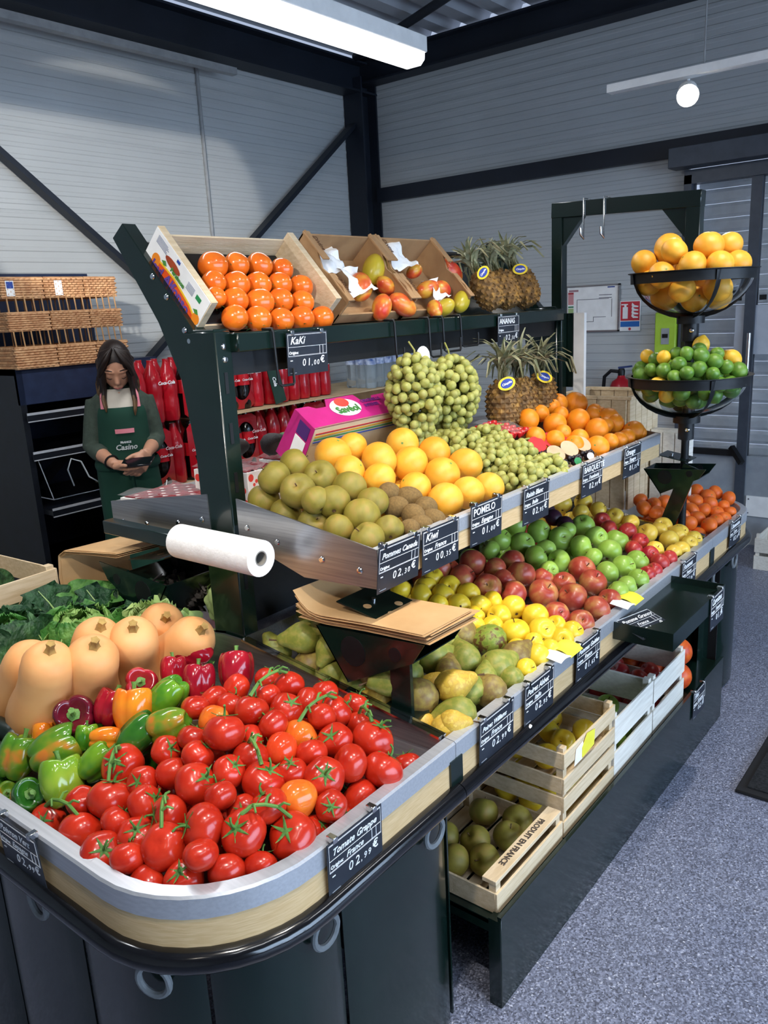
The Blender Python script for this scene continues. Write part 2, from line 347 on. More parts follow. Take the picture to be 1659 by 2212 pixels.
# lamps
m_tube = mat('lit_diffuser', '#ffffff', rough=.5, emit=6)
def fixture(x, y0, y1, z, label, vis=True, power=17):
    p = thing('tube_light_fixture', label, 'ceiling light', (x, (y0 + y1) / 2, z))
    MB().box(x - .075, x + .075, y0, y1, z + .05, z + .12).build('housing', m_white, p, bevel=.004)
    MB().prism([(-.065, .05), (.065, .05), (.062, .02), (.04, 0), (-.04, 0), (-.062, .02)], (x, y0 + .01, z), (1, 0, 0), (0, 0, 1), (0, 1, 0), y1 - y0 - .02).build('diffuser', m_tube, p)
    MB().tube([(x, y0 + .3, z + .12), (x, y0 + .3, ZC)], .004, 6).build('hanger', m_grey, p)
    area('tube_light', (x, (y0 + y1) / 2, z - .01), (x, (y0 + y1) / 2, 0), .13, y1 - y0, power, (.93, .96, 1.0))
fixture(-2.44, 1.90, 3.40, 2.70, 'long lit tube fixture hanging over the aisle behind the stand, far one')
fixture(-2.44, .34, 1.84, 2.70, 'long lit tube fixture over the aisle behind the stand, nearer one')
fixture(.45, -.4, 1.1, 2.85, 'long tube fixture over the aisle in front of the stand, nearer one', power=9)
fixture(.45, 1.8, 3.3, 2.85, 'long tube fixture over the aisle in front of the stand, farther one', power=9)
p = thing('light_rail', 'white lighting rail hanging before the back wall', 'rail', (-.5, 4.0, 2.54)); MB().box(-1.74, 1.2, 3.97, 4.03, 2.55, 2.585).build('bar', m_white, p); b = MB()
for x in (-1.3, .2): b.cyl((x, 4.0, 2.585), (x, 4.0, ZC), .004, n=6)
b.build('hanger', m_grey, p)
def spot_lamp(loc, target, power, ang, label, blend=.35, hang=None, em=60):
    loc = Vector(loc); d = (Vector(target) - loc).normalized(); p = thing('spot_lamp', label, 'spotlight', loc)
    MB().tube([loc - d * .13, loc - d * .10, loc - d * .02, loc], [.03, .042, .046, .048], 18).build('lamp_head', m_white, p)
    MB().cyl(loc + d * .001, loc + d * .004, .042, n=20).build('lens', mat('lit_lens', '#fff6e8', emit=em), p)
    MB().tube([loc - d * .08, loc - d * .08 + V(0, 0, (hang or 2.56) - (loc - d * .08).z)], .009, 8).build('arm', m_white, p)
    spot('spot_light', loc + d * .008, target, power, ang, blend, (1.0, .94, .86), .045)
spot_lamp((-1.36, 3.98, 2.47), (-.35, 1.2, 1.1), 30, 60, 'glaring spotlight on the white rail before the back wall')
p = thing('light_rail', 'white lighting rail over the aisle edge of the produce stand', 'rail', (-.45, 1.2, 2.8)); MB().box(-.47, -.43, -.9, 3.4, 2.80, 2.83).build('bar', m_white, p)
b = MB()
for y in (-.5, 1.2, 3.0): b.cyl((-.45, y, 2.83), (-.45, y, ZC), .004, n=6)
b.build('hanger', m_grey, p)
for k, (y, t, pw, a, bl) in enumerate(((-.75, (-2.0, 1.6, 1.5), 170, 50, .35), (-.55, (-4.38, 3.02, 2.28), 760, 17, .12), (.35, (-1.35, .85, .75), 105, 62, .35), (1.3, (-1.1, 1.6, .9), 105, 70, .35), (2.3, (-1.1, 2.3, .9), 105, 70, .35))):
    spot_lamp((-.45, y, 2.66), t, pw, a, ORD[k] + ' spotlight along the aisle rail, counted from the near end', hang=2.80, blend=bl)
# ================================================================ the produce stand
XF, XB, XC = -.855, -2.19, -1.522          # aisle lip, far lip, spine
YN, YJ, YK, YE = .57, 1.245, 2.95, 3.62     # near end, joint to the end trays, far joint, far end
RC = .25
def cap_path(near=True, n=10, inset=0):
    """lip line of an end unit, aisle side first: list of (x, y, nx, ny)"""
    P = []; R = RC
    ye, yj = (YN, YJ) if near else (YE, YK); s = 1 if near else -1
    P.append((XF, yj, 1, 0)); P.append((XF, (yj + ye + s * R) / 2, 1, 0))
    for k in range(n + 1):
        a = k / n * PI / 2; P.append((XF - R + R * math.cos(a), ye + s * R - s * R * math.sin(a), math.cos(a), -s * math.sin(a)))
    P.append((XC, ye, 0, -s))
    for k in range(n + 1):
        a = k / n * PI / 2; P.append((XB + R - R * math.sin(a), ye + s * R - s * R * math.cos(a), -math.sin(a), -s * math.cos(a)))
    P.append((XB, yj, -1, 0)); return P
def sweep(path, prof, closed=True):
    b = MB(); rings = [b.ring([(x + nx * o, y + ny * o, z) for o, z in prof]) for x, y, nx, ny in path]; n = len(prof)
    for A, B in zip(rings, rings[1:]):
        for k in range(n if closed else n - 1): b.f.append((A[k], A[(k + 1) % n], B[(k + 1) % n], B[k])); b.m.append(0)
    if closed: b.f += [tuple(reversed(rings[0])), tuple(rings[-1])]; b.m += [0, 0]
    return b
LIP = [(0, .695), (.001, .733), (-.003, .737), (-.026, .739), (-.029, .735), (-.029, .668), (-.026, .668), (-.025, .730), (-.004, .729), (-.002, .695)]
WOOD = [(-.002, .640), (-.002, .697), (-.014, .697), (-.014, .640)]
RAIL = [(.004 + .021 * math.cos(a), .621 + .021 * math.sin(a)) for a in [2 * PI * k / 14 for k in range(14)]]
def arc_split(path, lens):
    """resample a path between arc lengths"""
    acc = [0]
    for a, b_ in zip(path, path[1:]): acc.append(acc[-1] + math.hypot(b_[0] - a[0], b_[1] - a[1]))
    def at(s):
        for i in range(len(path) - 1):
            if s <= acc[i + 1] + 1e-9:
                t = (s - acc[i]) / max(1e-9, acc[i + 1] - acc[i]); q = [path[i][j] * (1 - t) + path[i + 1][j] * t for j in range(4)]
                l = math.hypot(q[2], q[3]); q[2] /= l; q[3] /= l; return q
        return list(path[-1])
    return acc[-1], at
def skirts(parent, path, cuts, ring=True):
    tot, at = arc_split(path, None)
    for s0, s1 in zip(cuts, cuts[1:]):
        b = MB(); nu, nv = 16, 6
        def fn(u, v):
            q = at(s0 + .004 + (s1 - s0 - .008) * u); o = -.035 + .022 * math.sin(PI * u) ** .6; top = .600 - .035 * math.exp(-((u - .25) / .13) ** 2)
            z = .012 + (top - .012) * v; return (q[0] + q[2] * o, q[1] + q[3] * o, z)
        b.grid(fn, nu, nv); sk = b.build('skirt_panel', m_green, parent, smooth=60, solid=.004)
        if ring:
            q = at(s0 + (s1 - s0) * .25); c = V(q[0] + q[2] * .0, q[1] + q[3] * .0, .572); t = V(-q[3], q[2], 0)
            MB().tube([c + (t * math.cos(a) + V(0, 0, 1) * math.sin(a)) * .029 for a in [2 * PI * k / 20 for k in range(20)]], .0062, 8, closed=True).build('ring_handle', mat('ring_grey', '#6c7072', '#787c7e', rough=.4), sk)
def end_unit(near, label):
    p = thing('end_tray_unit', label, 'display unit', (XC, YN + .3 if near else YE - .3, 0)); path = cap_path(near)
    sweep(path, LIP).build('metal_lip', m_alu, p); sweep(path, WOOD).build('wood_fascia', m_oak, p); sweep(path, RAIL).build('bumper_rail', m_black, p, smooth=60)
    yj = YJ if near else YK; s = 1 if near else -1
    poly = [(x - nx * .027, y - ny * .027) for x, y, nx, ny in path]; b = MB(); n = len(poly)
    fz = lambda y: .668 + .06 * abs(y - (YN if near else YE))
    b.add([(x, y, fz(y)) for x, y in poly] + [(x, y, fz(y) - .012) for x, y in poly], [tuple(range(n)), tuple(range(2 * n - 1, n - 1, -1))] + [(i, (i + 1) % n, n + (i + 1) % n, n + i) for i in range(n)])
    b.build('tray_floor', m_steel, p, smooth=0)
    # sloping back wall to the main unit
    y0, y1 = (yj - .012, yj - .006) if near else (yj + .006, yj + .012)
    pol = [(XF - .03, .62), (XF - .03, .742), (-1.485, .826), (-1.56, .826), (XB + .03, .742), (XB + .03, .62)]
    MB().prism([(a, z) for a, z in pol], (0, y0, 0), (1, 0, 0), (0, 0, 1), (0, 1, 0), y1 - y0).build('back_wall', m_steel, p, smooth=0)
    b = MB(); b.bar((XF - .03, (y0 + y1) / 2, .743), (-1.485, (y0 + y1) / 2, .827), .014, .006); b.build('wall_trim', m_chrome, p)
    tot, at = arc_split(path, None)
    skirts(p, path, [.0, .34, .64, .98, 1.30, 1.62] if near else [0, .24, .48, .85, 1.25])
    b = MB(); ye = YN + .06 if near else YE - .06
    for x in (XF - .09, XB + .09): b.box(x - .02, x + .02, yj - s * .05 - .02, yj - s * .05 + .02, 0, .63)
    b.build('leg', m_green, p); return p
end_unit(True, 'rounded near end tray with steel lip, oak band and dark green skirts')
end_unit(False, 'rounded far end tray holding clementines, steel lip and oak band')
# main lower trays
def lower_tray(side, label):
    s = 1 if side == 'a' else -1; X = XF if s > 0 else XB; p = thing('lower_tray', label, 'display unit', (X - s * .3, 2.1, .6))
    path = [(X, YJ + .002, s, 0), (X, 2.1, s, 0), (X, YK - .002, s, 0)]
    sweep(path, LIP).build('metal_lip', m_alu, p); sweep(path, WOOD).build('wood_fascia', m_oak, p); sweep(path, RAIL).build('bumper_rail', m_black, p, smooth=60)
    xi = X - s * .028; xr = -1.485 if s > 0 else -1.56
    MB().prism([(xi, .672), (xr, .757), (xr, .747), (xi, .660)], (0, YJ + .004, 0), (1, 0, 0), (0, 0, 1), (0, 1, 0), YK - YJ - .008).build('tray_floor', m_steel, p, smooth=0)
    MB().prism([(xr, .74), (xr, .83), (xr - s * .004, .83), (xr - s * .004, .74)], (0, YJ + .004, 0), (1, 0, 0), (0, 0, 1), (0, 1, 0), YK - YJ - .008).build('back_wall', m_steel, p, smooth=0)
    for y in (YJ + .002, YK - .006):
        MB().prism([(xi, .66), (xi, .742), (xr, .826), (xr, .745)], (0, y, 0), (1, 0, 0), (0, 0, 1), (0, 1, 0), .004).build('end_wall', m_steel, p, smooth=0)
        MB().bar((xi, y + .002, .743), (xr, y + .002, .827), .008, .005).build('wall_trim', m_chrome, p)
    for y in (YJ + .03, 2.1, YK - .03): MB().box(X - s * .03 - .015, X - s * .03 + .015, y - .02, y + .02, .60, .64).build('bracket', m_green, p)
    for y in (YJ, YK): MB().box(X - .003, X + .003, y - .022, y + .022, .60, .70).build('joint_plate', m_green, p)
    return p
lower_tray('a', 'long lower steel tray of pears and apples along the aisle')
lower_tray('b', 'long lower steel tray on the far side facing the dark shelves')
# upper trays
def upper_tray(side, label):
    s = 1 if side == 'a' else -1; X = -1.036 if s > 0 else -2.004; p = thing('upper_tray', label, 'display unit', (X - s * .2, 2.06, 1.04)); xr = -1.468 if s > 0 else -1.576
    y0, y1 = 1.245, 2.88
    path = [(X, y0, s, 0), (X, y1, s, 0)]
    sweep(path, [(0, 1.090), (.001, 1.122), (-.003, 1.127), (-.016, 1.129), (-.018, 1.125), (-.018, 1.06), (-.016, 1.06), (-.014, 1.12), (-.003, 1.12), (-.002, 1.09)]).build('metal_lip', m_alu, p)
    sweep(path, [(-.002, 1.043), (-.002, 1.092), (-.014, 1.092), (-.014, 1.043)]).build('wood_fascia', m_oak, p)
    MB().prism([(X - s * .016, 1.058), (xr, 1.125), (xr, 1.113), (X - s * .016, 1.045)], (0, y0 + .004, 0), (1, 0, 0), (0, 0, 1), (0, 1, 0), y1 - y0 - .008).build('tray_floor', m_steel, p, smooth=0)
    for k, y in enumerate((y0 - .003, y1 - .002)):
        e = MB().prism([(X, 1.040), (X, 1.128), (xr, 1.192), (xr, 1.095), (X - s * .22, 1.03)], (0, y, 0), (1, 0, 0), (0, 0, 1), (0, 1, 0), .004).build('end_panel', m_steel, p, smooth=0)
        if k == 0:
            for t, dz in ((.05, .062), (.16, .072), (.30, .10), (.40, .13)):
                q = V(X - s * t, y - .001, 1.030 + dz * .72); MB().lathe([(0, .003), (.006, .0025), (.008, 0)], 10).xf(frame_M(q, (1, 0, 0), (0, 0, 1))).build('rivet', m_chrome, e)
    return p
upper_tray('a', 'upper steel tray of russet apples, pomelos, grapes and oranges')
upper_tray('b', 'upper steel tray on the far side holding polka dot boxes')
# steel frame of the stand
fr = thing('stand_frame', 'dark green steel frame with sloping top shelf above the trays', 'frame', (XC, 2.1, 0))
for y in (1.245, 2.965):
    b = MB(); b.box(-1.605, -1.49, y, y + .05, 0, 1.585); po = b.build('post', m_green, fr, bevel=.003)
    if y < 2:
        for z in (.95, 1.08, 1.2, 1.32, 1.44): MB().box(-1.4905, -1.4885, y + .018, y + .028, z, z + .05).build('slot', m_blackm, po)
        for z in (1.55, 1.52): MB().lathe([(0, .004), (.006, .003), (.008, 0)], 10).xf(frame_M((-1.489, y + .025, z), (0, 1, 0), (0, 0, 1))).build('screw', m_chrome, po)
    # curved bracket arm carrying the sloping shelf
    pol = [(-1.605, 1.20), (-1.60, 1.35), (-1.585, 1.45)]
    top = [(-1.50, 1.585), (-1.585, 1.585)]
    arm = [(-1.497, 1.40), (-1.497, 1.590), (-1.57, 1.590), (-1.80, 1.853), (-1.848, 1.822), (-1.70, 1.61), (-1.635, 1.47), (-1.610, 1.30), (-1.605, 1.10), (-1.497, 1.10)]
    a = MB().prism(arm, (0, y + .004, 0), (1, 0, 0), (0, 0, 1), (0, 1, 0), .04).build('bracket_arm', m_green, fr, smooth=0, bevel=.002)
    if y < 2:
        for q in ((-1.60, 1.59), (-1.655, 1.67), (-1.70, 1.72), (-1.585, 1.565)): MB().lathe([(0, .004), (.006, .003), (.008, 0)], 10).xf(frame_M((q[0], y + .003, q[1]), (1, 0, 0), (0, 0, 1))).build('bolt', m_chrome, a)
EV = V(.670, 0, -.742); NV = V(.742, 0, .670)      # down the sloping shelf / out of it
ym = 2.13
MB().obox(V(-1.672, ym, 1.668) - NV * .016, EV, (0, 1, 0), NV, .30, 1.62, .006).build('shelf_plate', m_green, fr)
MB().box(-1.50, -1.462, 1.29, 2.97, 1.535, 1.580).build('front_beam', m_green, fr, bevel=.003)
MB().box(-1.53, -1.50, 1.29, 2.97, 1.48, 1.535).build('under_beam', m_blackm, fr)
MB().tube([(-1.805, 1.25, 1.80), (-1.805, 3.01, 1.80)], .012, 10).build('back_rod', m_blackm, fr)
MB().box(-1.56, -1.54, 1.29, 2.97, .83, .98).build('spine_panel', m_blackm, fr)
for z in (1.36, 1.42): MB().lathe([(0, .005), (.008, .004), (.010, 0)], 10).xf(frame_M((-1.4885, 2.99, z), (0, 1, 0), (0, 0, 1))).build('screw', m_chrome, fr)
# paper roll on its arm
ra = MB().box(-1.935, -1.55, 1.165, 1.20, 1.062, 1.098).build('roll_arm', m_green, fr, bevel=.002)
pr = thing('paper_roll', 'white paper towel roll on the arm beside russet apples', 'paper roll', (-1.43, 1.15, 1.04)); c0, c1 = V(-1.60, 1.165, 1.088), V(-1.31, 1.165, 1.088)
b = MB(); n = 28
rg = []
for (x, r) in ((c0.x, .018), (c0.x, .042), (c1.x, .042), (c1.x, .018)):
    rg.append(b.ring([V(x, 1.165 + r * math.cos(2 * PI * k / n), 1.088 + r * math.sin(2 * PI * k / n)) for k in range(n)]))
for A, B in zip(rg, rg[1:] + rg[:1]):
    for k in range(n): b.f.append((A[k], A[(k + 1) % n], B[(k + 1) % n], B[k])); b.m.append(0)
b.build('paper', m_paper, pr); 
b = MB(); rg = [b.ring([V(x, 1.165 + r * math.cos(2 * PI * k / n), 1.088 + r * math.sin(2 * PI * k / n)) for k in range(n)]) for x, r in ((c0.x, .0178), (c1.x, .0178), (c1.x, .015), (c0.x, .015))]
for A, B in zip(rg, rg[1:] + rg[:1]):
    for k in range(n): b.f.append((A[k], A[(k + 1) % n], B[(k + 1) % n], B[k])); b.m.append(0)
b.build('core_tube', mat('grey_board', '#8a8780', rough=.9), pr)
# arch with hooks at the far end
ar = thing('hook_arch', 'dark green arch with gusset corners above the far end of the stand', 'arch', (-1.25, 3.0, 1.3))
def pbox(name, a, b_, wd, h, par=ar): return MB().bar(a, b_, wd, h, (0, 1, 0)).build(name, m_green, par, bevel=.002)
pbox('upright', (-1.498, 3.0, 1.0), (-1.498, 3.0, 1.970), .044, .046); pbox('upright', (-.985, 3.0, 1.16), (-.985, 3.0, 1.953), .050, .046); MB().cyl((-.985, 3.0, .70), (-.985, 3.0, 1.17), .014, n=14).build('lower_pole', m_blackm, ar)
MB().bar((-1.52, 3.0, 1.945), (-.958, 3.0, 1.927), .05, .055).build('crossbar', m_green, ar, bevel=.002)
for x, s, z in ((-1.475, 1, 1.92), (-1.01, -1, 1.905)):
    MB().prism([(0, 0), (s * .085, 0), (0, -.105)], (x, 2.985, z), (1, 0, 0), (0, 0, 1), (0, 1, 0), .03).build('gusset', m_green, ar, smooth=0)
MB().box(-1.56, -1.455, 3.03, 3.06, 1.27, 1.56).build('side_plate', m_green, ar); MB().box(-1.45, -1.405, 3.03, 3.05, 1.20, 1.56).build('reflection_strip', m_white, ar)  # white strip stands in for the lit reflection beside the upright
for k, x in enumerate((-1.385, -1.305)):
    z = 1.975 - .02 * k * .15
    h = MB().tube([(x, 3.028, z - .03), (x, 3.028, z), (x, 2.97, z), (x, 2.97, z - .13), (x + .004, 2.965, z - .145), (x - .004, 2.955, z - .13), (x - .004, 2.952, z - .105)], .0032, 8)
    tag(h.build('s_hook', m_chrome), ['left', 'right'][k] + ' chrome hook of the two hanging on the green arch', 'hook', 'hooks on the arch')
# bottom shelf
bs = thing('bottom_shelf', 'low dark green steel shelf carrying fruit crates under the trays', 'shelf', (-1.1, 2.2, 0))
MB().box(-1.42, -.818, 1.345, 3.02, .222, .232).build('shelf_plate', m_green, bs)
MB().box(-.822, -.812, 1.345, 3.02, .0, .246).build('front_panel', m_green, bs, bevel=.001); MB().box(-.8225, -.8115, 1.345, 3.02, .246, .252).build('top_edge', m_green, bs)
MB().box(-1.42, -.815, 1.345, 1.357, .20, .235).build('end_rail', m_green, bs); MB().box(-.845, -.8135, 1.343, 1.372, 0, .24).build('leg', m_green, bs)
MB().box(-1.44, -1.42, 1.345, 3.02, 0, .50).build('rear_panel', m_blackm, bs)
MB().box(-1.42, -.84, 3.015, 3.02, .0, .60).build('end_panel', m_blackm, bs)
MB().box(-1.42, -.90, YJ + .02, YJ + .025, 0, .60).build('end_panel', m_green, bs)
# green side tray (for a scale) hooked on the lip
st = thing('side_tray', 'empty dark green metal side tray with tag hooked on the lip', 'tray', (-.79, 2.35, .65))
x0, x1, y0, y1, z = -.868, -.688, 2.06, 2.52, .700
MB().box(x0, x1, y0, y1, z - .004, z).build('base', m_green, st)
for q in ((x0, x1, y0 - .003, y0, z - .03, z + .022), (x0, x1, y1, y1 + .003, z - .03, z + .022), (x1, x1 + .003, y0 - .003, y1 + .003, z - .03, z + .022)): MB().box(*q).build('rim', m_green, st)
MB().bar((-.70, y1 - .03, .70), (-.84, y1 - .03, .62), .02, .02).build('bracket', m_green, st)
# bag dispensers: two V-shaped side plates with round holes, a clamp flap on top, a post and a foot
def dispenser(fx, fy, fz, label, s=1, off=(0, 0), w=.16, k_=1.0):
    p = thing('bag_dispenser', label, 'bag holder', (fx, fy, fz)); ox, oz = fx + s * off[0], fz + off[1]
    pol = [(a * k_, .11 + (z - .11) * k_) for a, z in [(-.23, .165), (.08, .185), (.05, .14), (-.143, .045)]]; top = oz + .11 + .075 * k_
    for k, y in enumerate((fy, fy + w)):
        sp = MB().prism([(s * a, z) for a, z in pol], (ox, y, oz), (1, 0, 0), (0, 0, 1), (0, 1, 0), .003).build('side_plate', m_green, p, smooth=0)
        for a, z, r in ((-.12 * k_, .125, .036 * k_), (0, .145, .016 * k_)):
            MB().cyl((ox + s * a, y - .0012, oz + z), (ox + s * a, y + .0042, oz + z), r, n=24).build('hole', m_blackm, sp)
    MB().prism([(s * pol[3][0], pol[3][1]), (s * pol[0][0], pol[0][1]), (s * (pol[0][0] + .004), pol[0][1]), (s * (pol[3][0] + .004), pol[3][1])], (ox, fy, oz), (1, 0, 0), (0, 0, 1), (0, 1, 0), w).build('back_plate', m_green, p, smooth=0)
    MB().prism([(s * pol[3][0], pol[3][1]), (s * pol[2][0], pol[2][1]), (s * pol[2][0], pol[2][1] - .003), (s * pol[3][0], pol[3][1] - .003)], (ox, fy, oz), (1, 0, 0), (0, 0, 1), (0, 1, 0), w).build('bottom_plate', m_green, p, smooth=0)
    c = V(ox - s * .145 * k_, fy + w * .55, top + .035); u = V(s * .93, 0, -.16).normalized(); n_ = u.cross(V(0, s, 0)); 
    if n_.z < 0: n_ = -n_
    fl = MB().obox(c + u * .04, u, (0, 1, 0), n_, .15 * k_, w * .85, .003).build('clamp_flap', m_green, p)
    for a, y in ((.07, .03), (.03, -.035), (.09, -.02)):
        MB().cyl(c + u * a + V(0, y, 0) + n_ * .001, c + u * a + V(0, y, 0) + n_ * .0023, .010, n=14).build('hole', m_kraft if off[1] < .03 else m_blackm, fl)
    MB().cyl(c + u * .02 + n_ * .001, c + u * .02 + n_ * .007, .006, n=10).build('screw', m_chrome, fl)
    MB().bar((fx, fy + .02, fz), (ox, fy + .02, oz + .17), .055, .010, (0, 1, 0)).build('post', m_green, p)
    MB().box(fx - .05, fx + .05, fy - .012, fy + .05, fz, fz + .006).build('foot', m_green, p); return p
def bag_stack(pts, wdir, wd, n, label, curl=0):
    """flat folded paper bags following a polyline pts (centre line), each bag its own sheet"""
    pts = [Vector(q) for q in pts]; wv = Vector(wdir).normalized()
    for k in range(n):
        b = MB(); m = len(pts); j = [random.uniform(-.006, .006) for _ in range(4)]
        def fn(u, v):
            t = u * (m - 1); i = min(int(t), m - 2); q = pts[i].lerp(pts[i + 1], t - i)
            d = (pts[i + 1] - pts[i]).normalized(); nn = d.cross(wv); nn = nn if nn.z >= -.2 else -nn
            lift = k * .0034 + curl * max(0, .25 - u) ** 2 * (k / max(1, n - 1)) * 6 + .002 * math.sin(3 * u + k)
            return q + nn * lift + wv * (wd * (v - .5) + j[0] + j[1] * u) + d * (j[2] + j[3] * v)
        b.grid(fn, 4 * (m - 1), 4)
        o = b.build('paper_bag', m_kraft, smooth=60, solid=.0012)
        tag(o, 'brown paper bag, %s from the top on %s' % (ORD[n - 1 - k], label), 'paper bag', 'paper bags on ' + label)
dispenser(-1.01, 1.252, .748, 'dark green bag dispenser standing between the tomatoes and pears')
bag_stack([(-1.29, 1.335, .925), (-1.2, 1.335, .923), (-1.08, 1.335, .932), (-.92, 1.345, .935)], (.06, 1, 0), .175, 7, 'the dispenser beside the pears', curl=.12)
dispenser(-1.03, 2.935, .755, 'dark green bag dispenser without bags beside the clementines', off=(.085, .075), w=.12, k_=.74)
dispenser(-1.96, 1.20, .75, 'dark green bag dispenser behind the cabbages and kale', s=-1, off=(0, .02), w=.20)
bag_stack([(-1.92, 1.30, .985), (-2.05, 1.30, .972), (-2.19, 1.30, .955), (-2.235, 1.30, .93), (-2.245, 1.30, .87), (-2.235, 1.30, .80)], (.12, 1, 0), .22, 5, 'the dispenser behind the cabbages')
# baked positions (metres): x, y, z, radius, axis, variety, row, column
D={}
D['tomato']=[
(-1.295,0.750,0.786,0.0417,-0.34,-0.67,0.66,'',4,0),
(-1.255,0.694,0.758,0.0430,-0.89,0.07,0.45,'',2,1),
(-1.219,0.741,0.782,0.0303,-0.99,0.02,0.15,'',3,0),
(-1.184,0.785,0.790,0.0346,-0.15,-0.97,0.20,'',3,1),
(-1.103,0.776,0.801,0.0400,-0.21,0.93,0.30,'',3,2),
(-1.232,0.809,0.810,0.0300,-0.49,0.23,0.84,'',4,1),
(-1.196,0.847,0.828,0.0300,0.15,-0.20,0.97,'',5,0),
(-1.149,0.820,0.820,0.0321,-0.75,0.59,0.30,'',4,2),
(-1.129,0.872,0.851,0.0408,-0.64,-0.69,0.34,'',4,3),
(-1.070,0.827,0.812,0.0310,0.58,-0.58,0.57,'',3,3),
(-1.038,0.778,0.800,0.0300,0.40,-0.36,0.84,'',2,3),
(-1.171,0.712,0.771,0.0344,-0.69,-0.69,0.22,'',1,4),
(-1.109,0.717,0.769,0.0365,0.66,-0.27,0.70,'',2,2),
(-1.024,0.724,0.774,0.0404,0.41,-0.22,0.88,'',1,5),
(-1.140,0.668,0.742,0.0349,0.76,0.51,0.41,'',1,3),
(-1.064,0.670,0.753,0.0400,0.17,0.06,0.98,'',0,3),
(-1.175,0.617,0.724,0.0388,0.39,-0.36,0.84,'',0,0),
(-1.265,0.632,0.719,0.0404,-0.69,-0.15,0.71,'',1,1),
(-1.391,0.635,0.694,0.0341,-0.98,-0.03,0.19,'',1,0),
(-1.313,0.667,0.748,0.0300,0.38,0.60,0.70,'',2,0),
(-1.061,0.626,0.706,0.0335,0.68,-0.34,0.65,'',0,2),
(-1.005,0.662,0.719,0.0341,0.33,0.28,0.90,'',0,4),
(-0.954,0.711,0.726,0.0331,0.55,0.72,0.43,'',0,6),
(-1.260,0.908,0.849,0.0300,0.28,-0.74,0.61,'',6,0),
(-1.199,0.903,0.841,0.0308,0.22,0.74,0.63,'o',5,1),
(-1.265,0.960,0.844,0.0300,-0.50,-0.27,0.82,'',6,1),
(-1.198,0.667,0.748,0.0300,-0.96,-0.08,0.25,'',1,2),
(-1.104,0.624,0.741,0.0300,-0.54,-0.63,0.56,'',0,1),
(-0.980,0.682,0.765,0.0300,-0.74,-0.50,0.45,'',0,5),
(-1.155,0.965,0.847,0.0360,0.60,-0.68,0.41,'',6,3),
(-1.170,1.022,0.850,0.0311,0.09,0.67,0.73,'',6,4),
(-1.163,1.079,0.851,0.0336,0.75,-0.45,0.49,'',7,2),
(-1.219,1.073,0.853,0.0300,-0.22,0.61,0.76,'',7,1),
(-1.256,1.014,0.849,0.0305,-0.70,-0.65,0.31,'',7,0),
(-1.212,0.959,0.845,0.0300,-0.65,-0.04,0.76,'',6,2),
(-1.113,1.021,0.838,0.0345,-0.40,-0.83,0.40,'',6,5),
(-1.103,1.079,0.829,0.0329,-0.26,0.13,0.96,'',6,6),
(-1.111,1.133,0.828,0.0300,0.50,0.04,0.86,'',7,3),
(-1.056,1.109,0.810,0.0338,0.27,-0.67,0.69,'',6,7),
(-1.053,1.164,0.802,0.0300,0.45,0.60,0.66,'',6,8),
(-1.062,1.003,0.798,0.0383,-0.61,-0.57,0.55,'o',5,4),
(-1.049,1.055,0.824,0.0300,0.29,-0.94,0.17,'',5,5),
(-1.095,0.966,0.834,0.0321,-0.59,-0.69,0.41,'',5,3),
(-1.120,0.922,0.815,0.0300,-0.66,-0.73,0.17,'',5,2),
(-1.051,0.941,0.806,0.0342,-0.94,-0.32,0.14,'p',4,5),
(-1.003,1.042,0.793,0.0353,0.92,0.28,0.29,'',5,6),
(-0.959,1.106,0.778,0.0430,-0.69,-0.42,0.59,'',5,8),
(-1.017,1.133,0.779,0.0300,-0.53,0.49,0.70,'',5,7),
(-1.006,0.977,0.795,0.0320,-0.35,-0.17,0.92,'',4,6),
(-0.952,0.952,0.775,0.0395,-0.86,-0.34,0.37,'',3,6),
(-0.946,1.019,0.772,0.0381,0.69,-0.71,0.13,'',3,7),
(-0.905,1.068,0.746,0.0400,0.97,0.06,0.25,'',4,7),
(-0.920,1.163,0.699,0.0342,0.08,-0.85,0.52,'',4,8),
(-0.922,1.095,0.693,0.0300,0.68,0.52,0.52,'',3,8),
(-1.018,0.861,0.790,0.0402,-0.79,-0.44,0.42,'',3,4),
(-1.077,0.885,0.809,0.0353,0.56,0.07,0.83,'',4,4),
(-0.958,0.884,0.764,0.0389,-0.32,-0.53,0.79,'o',2,6),
(-0.966,0.824,0.782,0.0335,0.67,0.48,0.57,'',2,5),
(-1.014,0.805,0.763,0.0300,0.75,0.56,0.36,'',2,4),
(-0.964,0.761,0.766,0.0404,0.11,-0.91,0.40,'',0,7),
(-0.916,0.829,0.737,0.0430,-0.86,-0.40,0.30,'',1,6),
(-0.923,0.887,0.711,0.0300,0.35,0.82,0.45,'',1,7),
(-0.919,0.944,0.696,0.0378,0.54,0.60,0.59,'',1,8),
(-0.922,1.012,0.708,0.0399,-0.39,-0.81,0.44,'',2,8),
(-0.922,0.756,0.721,0.0300,-0.56,-0.55,0.62,'',0,8),
(-1.003,0.920,0.784,0.0300,0.68,0.58,0.45,'',3,5),
(-0.908,0.920,0.749,0.0300,0.44,0.86,0.25,'',2,7),
]
